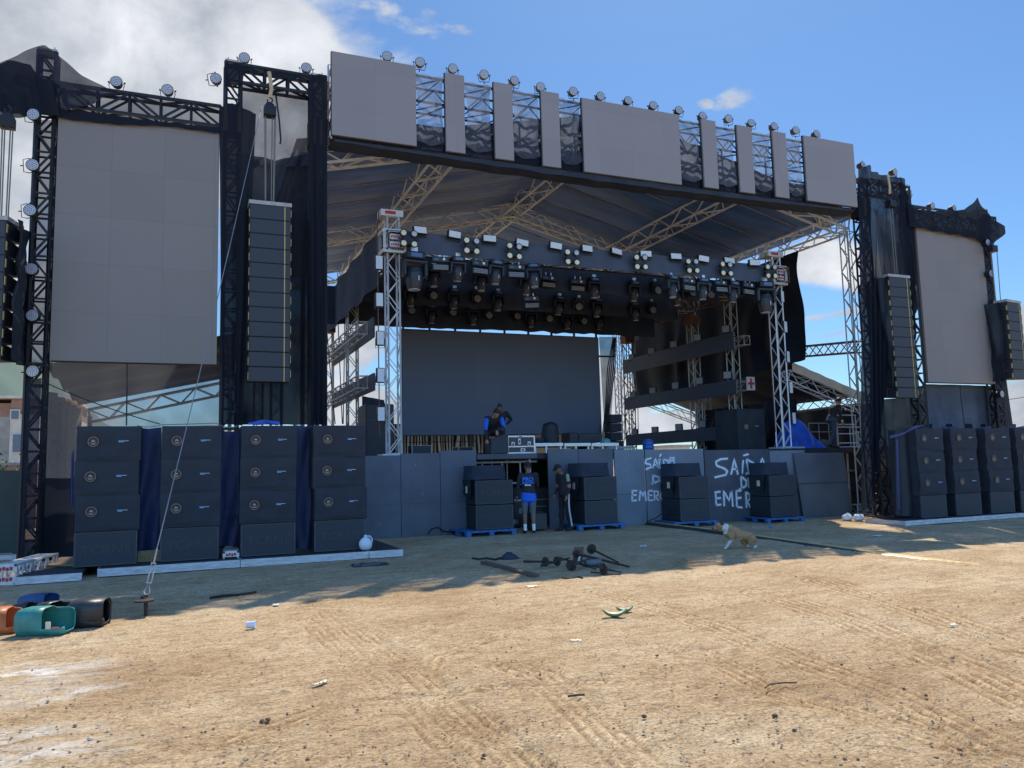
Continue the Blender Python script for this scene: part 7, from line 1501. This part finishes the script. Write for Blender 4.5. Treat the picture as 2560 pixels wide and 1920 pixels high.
    # coconut husks
    for i, (x, y, s, lab) in enumerate(((1537, 1546, 1.0, 'green coconut husk slice curling up on the lit ground'), (1562, 1534, .75, 'smaller coconut husk slice right behind the other one'))):
        p = PZ(x, y); t = thing('coconut_husk', lab, 'husk', (p.x, p.y, .012), 'coconut husks', -YAW+.2*i)
        def arc(off):
            def fn(u, v):
                a = (u-.5)*2.5; w = .055*math.cos((u-.5)*2.6)*(v-.5)*2; rr = (.13+off)*s; return Vector((rr*math.sin(a)*1.05, w*s-.3*(w*w), .115*s-rr*math.cos(a)*.85+abs(w)*.5))
            return fn
        MB().grid(arc(0), 18, 6).build('rind', 'coconut', t, smooth=True, world_=False, solid=.006); MB().grid(arc(-.012), 18, 6).build('flesh', 'coconut_in', t, smooth=True, world_=False)
    # stake pile
    def zz(x, y): return 1180+x*.19892, 1350+y*.19892
    def stake(lab, x0, y0, x1, y1, r=.022, disc=None, z0=.03, z1=.03, m='rust_dark'):
        p, q = PZ(*zz(x0, y0)), PZ(*zz(x1, y1)); p.z = z0; q.z = z1; t = thing('iron_stake', lab, 'stake', ((p.x+q.x)/2, (p.y+q.y)/2, 0), 'iron stakes in the pile'); MB().bar(p, q, r, 8, r*.6).build('shaft', m, t)
        if disc:
            c = p.lerp(q, disc[0]); d = (q-p).normalized(); MB().bar(c-d*.012, c+d*.012, disc[1], 14).build('disc', m, t)
            c2 = c+Vector((0, 0, 0)); MB().bar(c-d*.06, c+d*.04, r*1.7, 8).build('collar', m, t)
    stake('iron stake with rusty disc, leftmost in the stake pile', 655, 310, 1000, 345, .022, (.78, .075), .05, .09); stake('iron stake with rusty disc, second from the left in the pile', 870, 370, 1230, 320, .022, (.55, .075), .06, .12)
    stake('iron stake with disc facing the camera in the middle of the pile', 1245, 395, 1480, 330, .024, (.02, .085), .085, .12); stake('long dark stake reaching to the right end of the pile', 1290, 290, 1975, 360, .026, (.05, .06), .16, .03); stake('dark stake resting over the right part of the pile', 1480, 250, 1840, 330, .022, (.08, .085), .20, .06)
    stake('stake with pale end disc at the right front of the pile', 1660, 440, 1870, 420, .016, (.0, .088), .085, .02, 'rust_dark'); stake('thin rod at the right front of the pile', 1500, 430, 1870, 465, .014); stake('thin stake lying across the middle of the pile', 1100, 300, 1560, 390, .018, None, .1, .03); stake('thin stake on the right half of the pile', 1340, 360, 1800, 400, .016, None, .08, .02)
    for i, (x, y, lab) in enumerate(((1560, 330, 'dull blue grey can lying in the stake pile, right one'), (1480, 340, 'dull blue grey can lying in the stake pile, left one'))):
        p = PZ(*zz(x, y)); t = thing('tin_can', lab, 'can', (p.x, p.y, .06), 'cans in the stake pile'); MB().lathe([(.055, -.08), (.058, -.075), (.055, 0), (.058, .075), (.055, .08)], (0, 0, 0), 'x', 12).build('can_body', 'grey_plastic', t, world_=False); MB().lathe([(.05, .081), (.05, .084)], (0, 0, 0), 'x', 12).build('can_lid', 'alu', t, world_=False)
    p = PZ(*zz(1340, 290)); t = thing('iron_plate', 'bent rusty plate standing up in the stake pile', 'plate', (p.x, p.y, 0)); MB().obx((0, 0, .14), (.075, -.03, 0), (.004, .008, 0), (.02, 0, .12)).build('plate', 'rust_steel', t, world_=False); MB().obx((.005, -.03, .10), (.018, 0, 0), (0, .004, 0), (.02, 0, .06)).build('paint_patch', 'white_print', t, world_=False)
    p, q = PZ(*zz(140, 300)), PZ(*zz(810, 480)); o = MB().obx((p+q)/2+Vector((0, 0, .03)), (q-p)/2, (q-p).cross(Vector((0, 0, 1))).normalized()*.05, (0, 0, .024)).build('timber_beam', 'timber_dark'); tag(o, 'weathered timber beam lying left of the stake pile', 'beam')
    P = [PZ(*zz(x, y)) for x, y in ((0, 245), (90, 255), (190, 245), (290, 260), (380, 235), (440, 200), (480, 190), (500, 240))]; cable('cable', [v+Vector((0, 0, .02)) for v in P], .018, 'cable_black', 'black cable bit lying behind the timber beam'); p = PZ(*zz(470, 235)); t = thing('black_rag', 'black rag at the end of the cable behind the timber beam', 'rag', (p.x, p.y, 0)); MB().grid(lambda u, v: Vector(((u-.5)*.35, (v-.5)*.2, .11*math.sin(u*3.1)*math.sin(v*3.1)*(1+.5*noise.noise((u*6, v*5, 1)))+.006)), 14, 8).build('cloth', 'black_cloth', t, smooth=True, world_=False)
    P = [PZ(*zz(x, y)) for x, y in ((1130, 490), (1200, 500), (1270, 492), (1340, 480), (1390, 492))]; cable('cable', [v+Vector((0, 0, .016)) for v in P], .014, 'cable_black', 'short black cable bit at the shadow edge in front of the stake pile')
    P = [PZ(x, y) for x, y in ((525, 1498), (560, 1492), (600, 1490), (640, 1483))]; cable('cable', [v+Vector((0, 0, .018)) for v in P], .018, 'cable_black', 'black torn strip lying in the shade right of the ground anchor')
    # cable ramp
    W_ = [PZ(1600, 1306, gz(11)), PZ(1790, 1330, gz(11.5)), PZ(2000, 1360, gz(12)), PZ(2215, 1391, gz(12.3)), PZ(2360, 1410, gz(12.7)), PZ(2480, 1424, gz(13)), PZ(2620, 1438, gz(13.5))]
    names = ['farthest cable ramp segment by the pallets', 'cable ramp segment behind the dog', 'cable ramp segment right of the dog', 'cable ramp segment where the sunlit part begins', 'sunlit cable ramp segment near the right edge', 'cable ramp segment at the right edge of the photo']
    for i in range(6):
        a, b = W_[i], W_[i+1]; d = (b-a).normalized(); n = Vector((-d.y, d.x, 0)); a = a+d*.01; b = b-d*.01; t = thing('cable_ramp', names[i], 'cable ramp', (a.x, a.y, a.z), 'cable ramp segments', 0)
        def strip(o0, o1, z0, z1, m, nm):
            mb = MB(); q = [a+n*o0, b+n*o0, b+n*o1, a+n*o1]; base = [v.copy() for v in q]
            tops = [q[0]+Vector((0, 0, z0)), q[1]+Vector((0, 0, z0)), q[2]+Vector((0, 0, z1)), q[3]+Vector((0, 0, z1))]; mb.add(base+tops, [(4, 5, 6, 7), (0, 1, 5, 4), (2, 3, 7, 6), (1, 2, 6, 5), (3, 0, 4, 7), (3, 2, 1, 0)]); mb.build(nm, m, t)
        lit = i >= 3  # right-hand segments carry a grey plate on the front slope
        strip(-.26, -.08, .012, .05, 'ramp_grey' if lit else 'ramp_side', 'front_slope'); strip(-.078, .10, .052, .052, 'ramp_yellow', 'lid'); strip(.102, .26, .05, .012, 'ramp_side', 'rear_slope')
    # scattered litter
    for i, (x, y, w, m, lab) in enumerate(((1608, 1368, .09, 'paper', 'white crumpled paper in the shade left of the dog'), (1926, 1311, .07, 'print_blue', 'small pale blue ball of litter by the rightmost pallet'), (2192, 1328, .12, 'paper', 'flat white paper in the shade in front of the right stage end'), (690, 1514, .05, 'paper', 'white paper scrap on the sunlit strip right of the ground anchor'), (2385, 1565, .045, 'paper', 'white scrap on the lit ground at right'), (1330, 1468, .10, 'cream_cloth', 'yellowish flat scrap right at the shadow edge'), (800, 1712, .09, 'coconut_in', 'pale yellow stick piece on the lit ground left of centre'), (1440, 1605, .07, 'coconut_in', 'pale husk strip on the lit ground in the middle'), (1883, 1309, .05, 'paper', 'white bit beside the pallet by the larger writing'))):
        p = PZ(x, y); t = thing('litter', lab, 'litter', (p.x, p.y, gz(p.x)+.004), 'litter on the dirt', rnd.uniform(0, 1) if i not in (6, 7) else (R(30), R(-25))[i-6]); asp = .25 if i in (6, 7) else .7
        MB().grid(lambda u, v: Vector(((u-.5)*w*1.6, (v-.5)*w*asp*1.6, .006+(.035 if i in (0, 1) else .012)*abs(noise.noise((u*4, v*4, i)))*2)), 8, 6).build('sheet', m, t, smooth=True, world_=False, solid=.003)
    p = PZ(925, 1414); t = thing('sheet_scrap', 'dark flat sheet scrap on the shaded ground in front of the left platform', 'scrap', (p.x, p.y, .01)); MB().grid(lambda u, v: Vector(((u-.5)*.6, (v-.5)*.35, .01+.04*noise.noise((u*3, v*3, 2))**2*4)), 10, 8).build('sheet', 'plywood_dark', t, smooth=True, world_=False, solid=.006)
    P = [PZ(x, y) for x, y in ((1913, 1725), (1925, 1716), (1960, 1712), (1992, 1712))]; cable('twig', [v+Vector((0, 0, .015)) for v in P], .006, 'timber_dark', 'bent dark twig on the lit ground right of centre', 'twig')
    P = [PZ(x, y) for x, y in ((1420, 1745), (1440, 1742), (1462, 1741))]; cable('twig', [v+Vector((0, 0, .012)) for v in P], .008, 'timber_dark', 'short dark twig on the lit ground in the middle', 'twig')
    # cables on the stage front
    P = [PY(*p, WY-.05) for p in ((2019, 1130), (2024, 1180), (2028, 1240), (2025, 1270), (2012, 1283), (2005, 1282))]; cable('cable', P, .014, 'cable_black', 'black cable hanging down the leaning board')
    P = [PY(*p, WY-.06) for p in ((1070, 1335), (1080, 1322), (1095, 1318), (1110, 1328), (1150, 1333))]; cable('cable', P, .014, 'cable_black', 'black cable looped at the foot of the left front boards')
    P = [PY(1665, 1275, 17.8), PY(1640, 1295, 17.8), PY(1615, 1306, 17.9)]; cable('cable', P, .014, 'cable_black', 'black cable running from the third pallet stack to the ground')
    a, b = PX(48, 985, -3.2), PY(300, 1060, 17.6); cable('wire', catenary(PY(110, 955, 17.2), PY(400, 1060, 17.2), .05), .010, 'cable_black', 'thin dark wire slanting behind the net below the left screen', 'wire')
    cable('wire', [PY(318, 910, 17.0), PY(316, 1064, 17.0)], .014, 'cable_black', 'black cable hanging from the left screen to the first stack'); cable('wire', [PY(2400, 962, 17.1), PY(2402, 990, 17.1), PY(2412, 1066, 17.1)], .013, 'cable_black', 'black cable hanging from the right screen')
    cable('wire', [PY(*p, 17.2) for p in ((688, 225), (698, 300), (702, 350), (700, 360))], .02, 'cable_black', 'black cable hanging inside the left line array bay')
    # power line far right
    cable('power_line', catenary(PY(2490, 1002, 30), PY(2640, 975, 40), .1), .02, 'cable_black', 'thin overhead line at the right edge of the sky', 'wire')
ground_props()
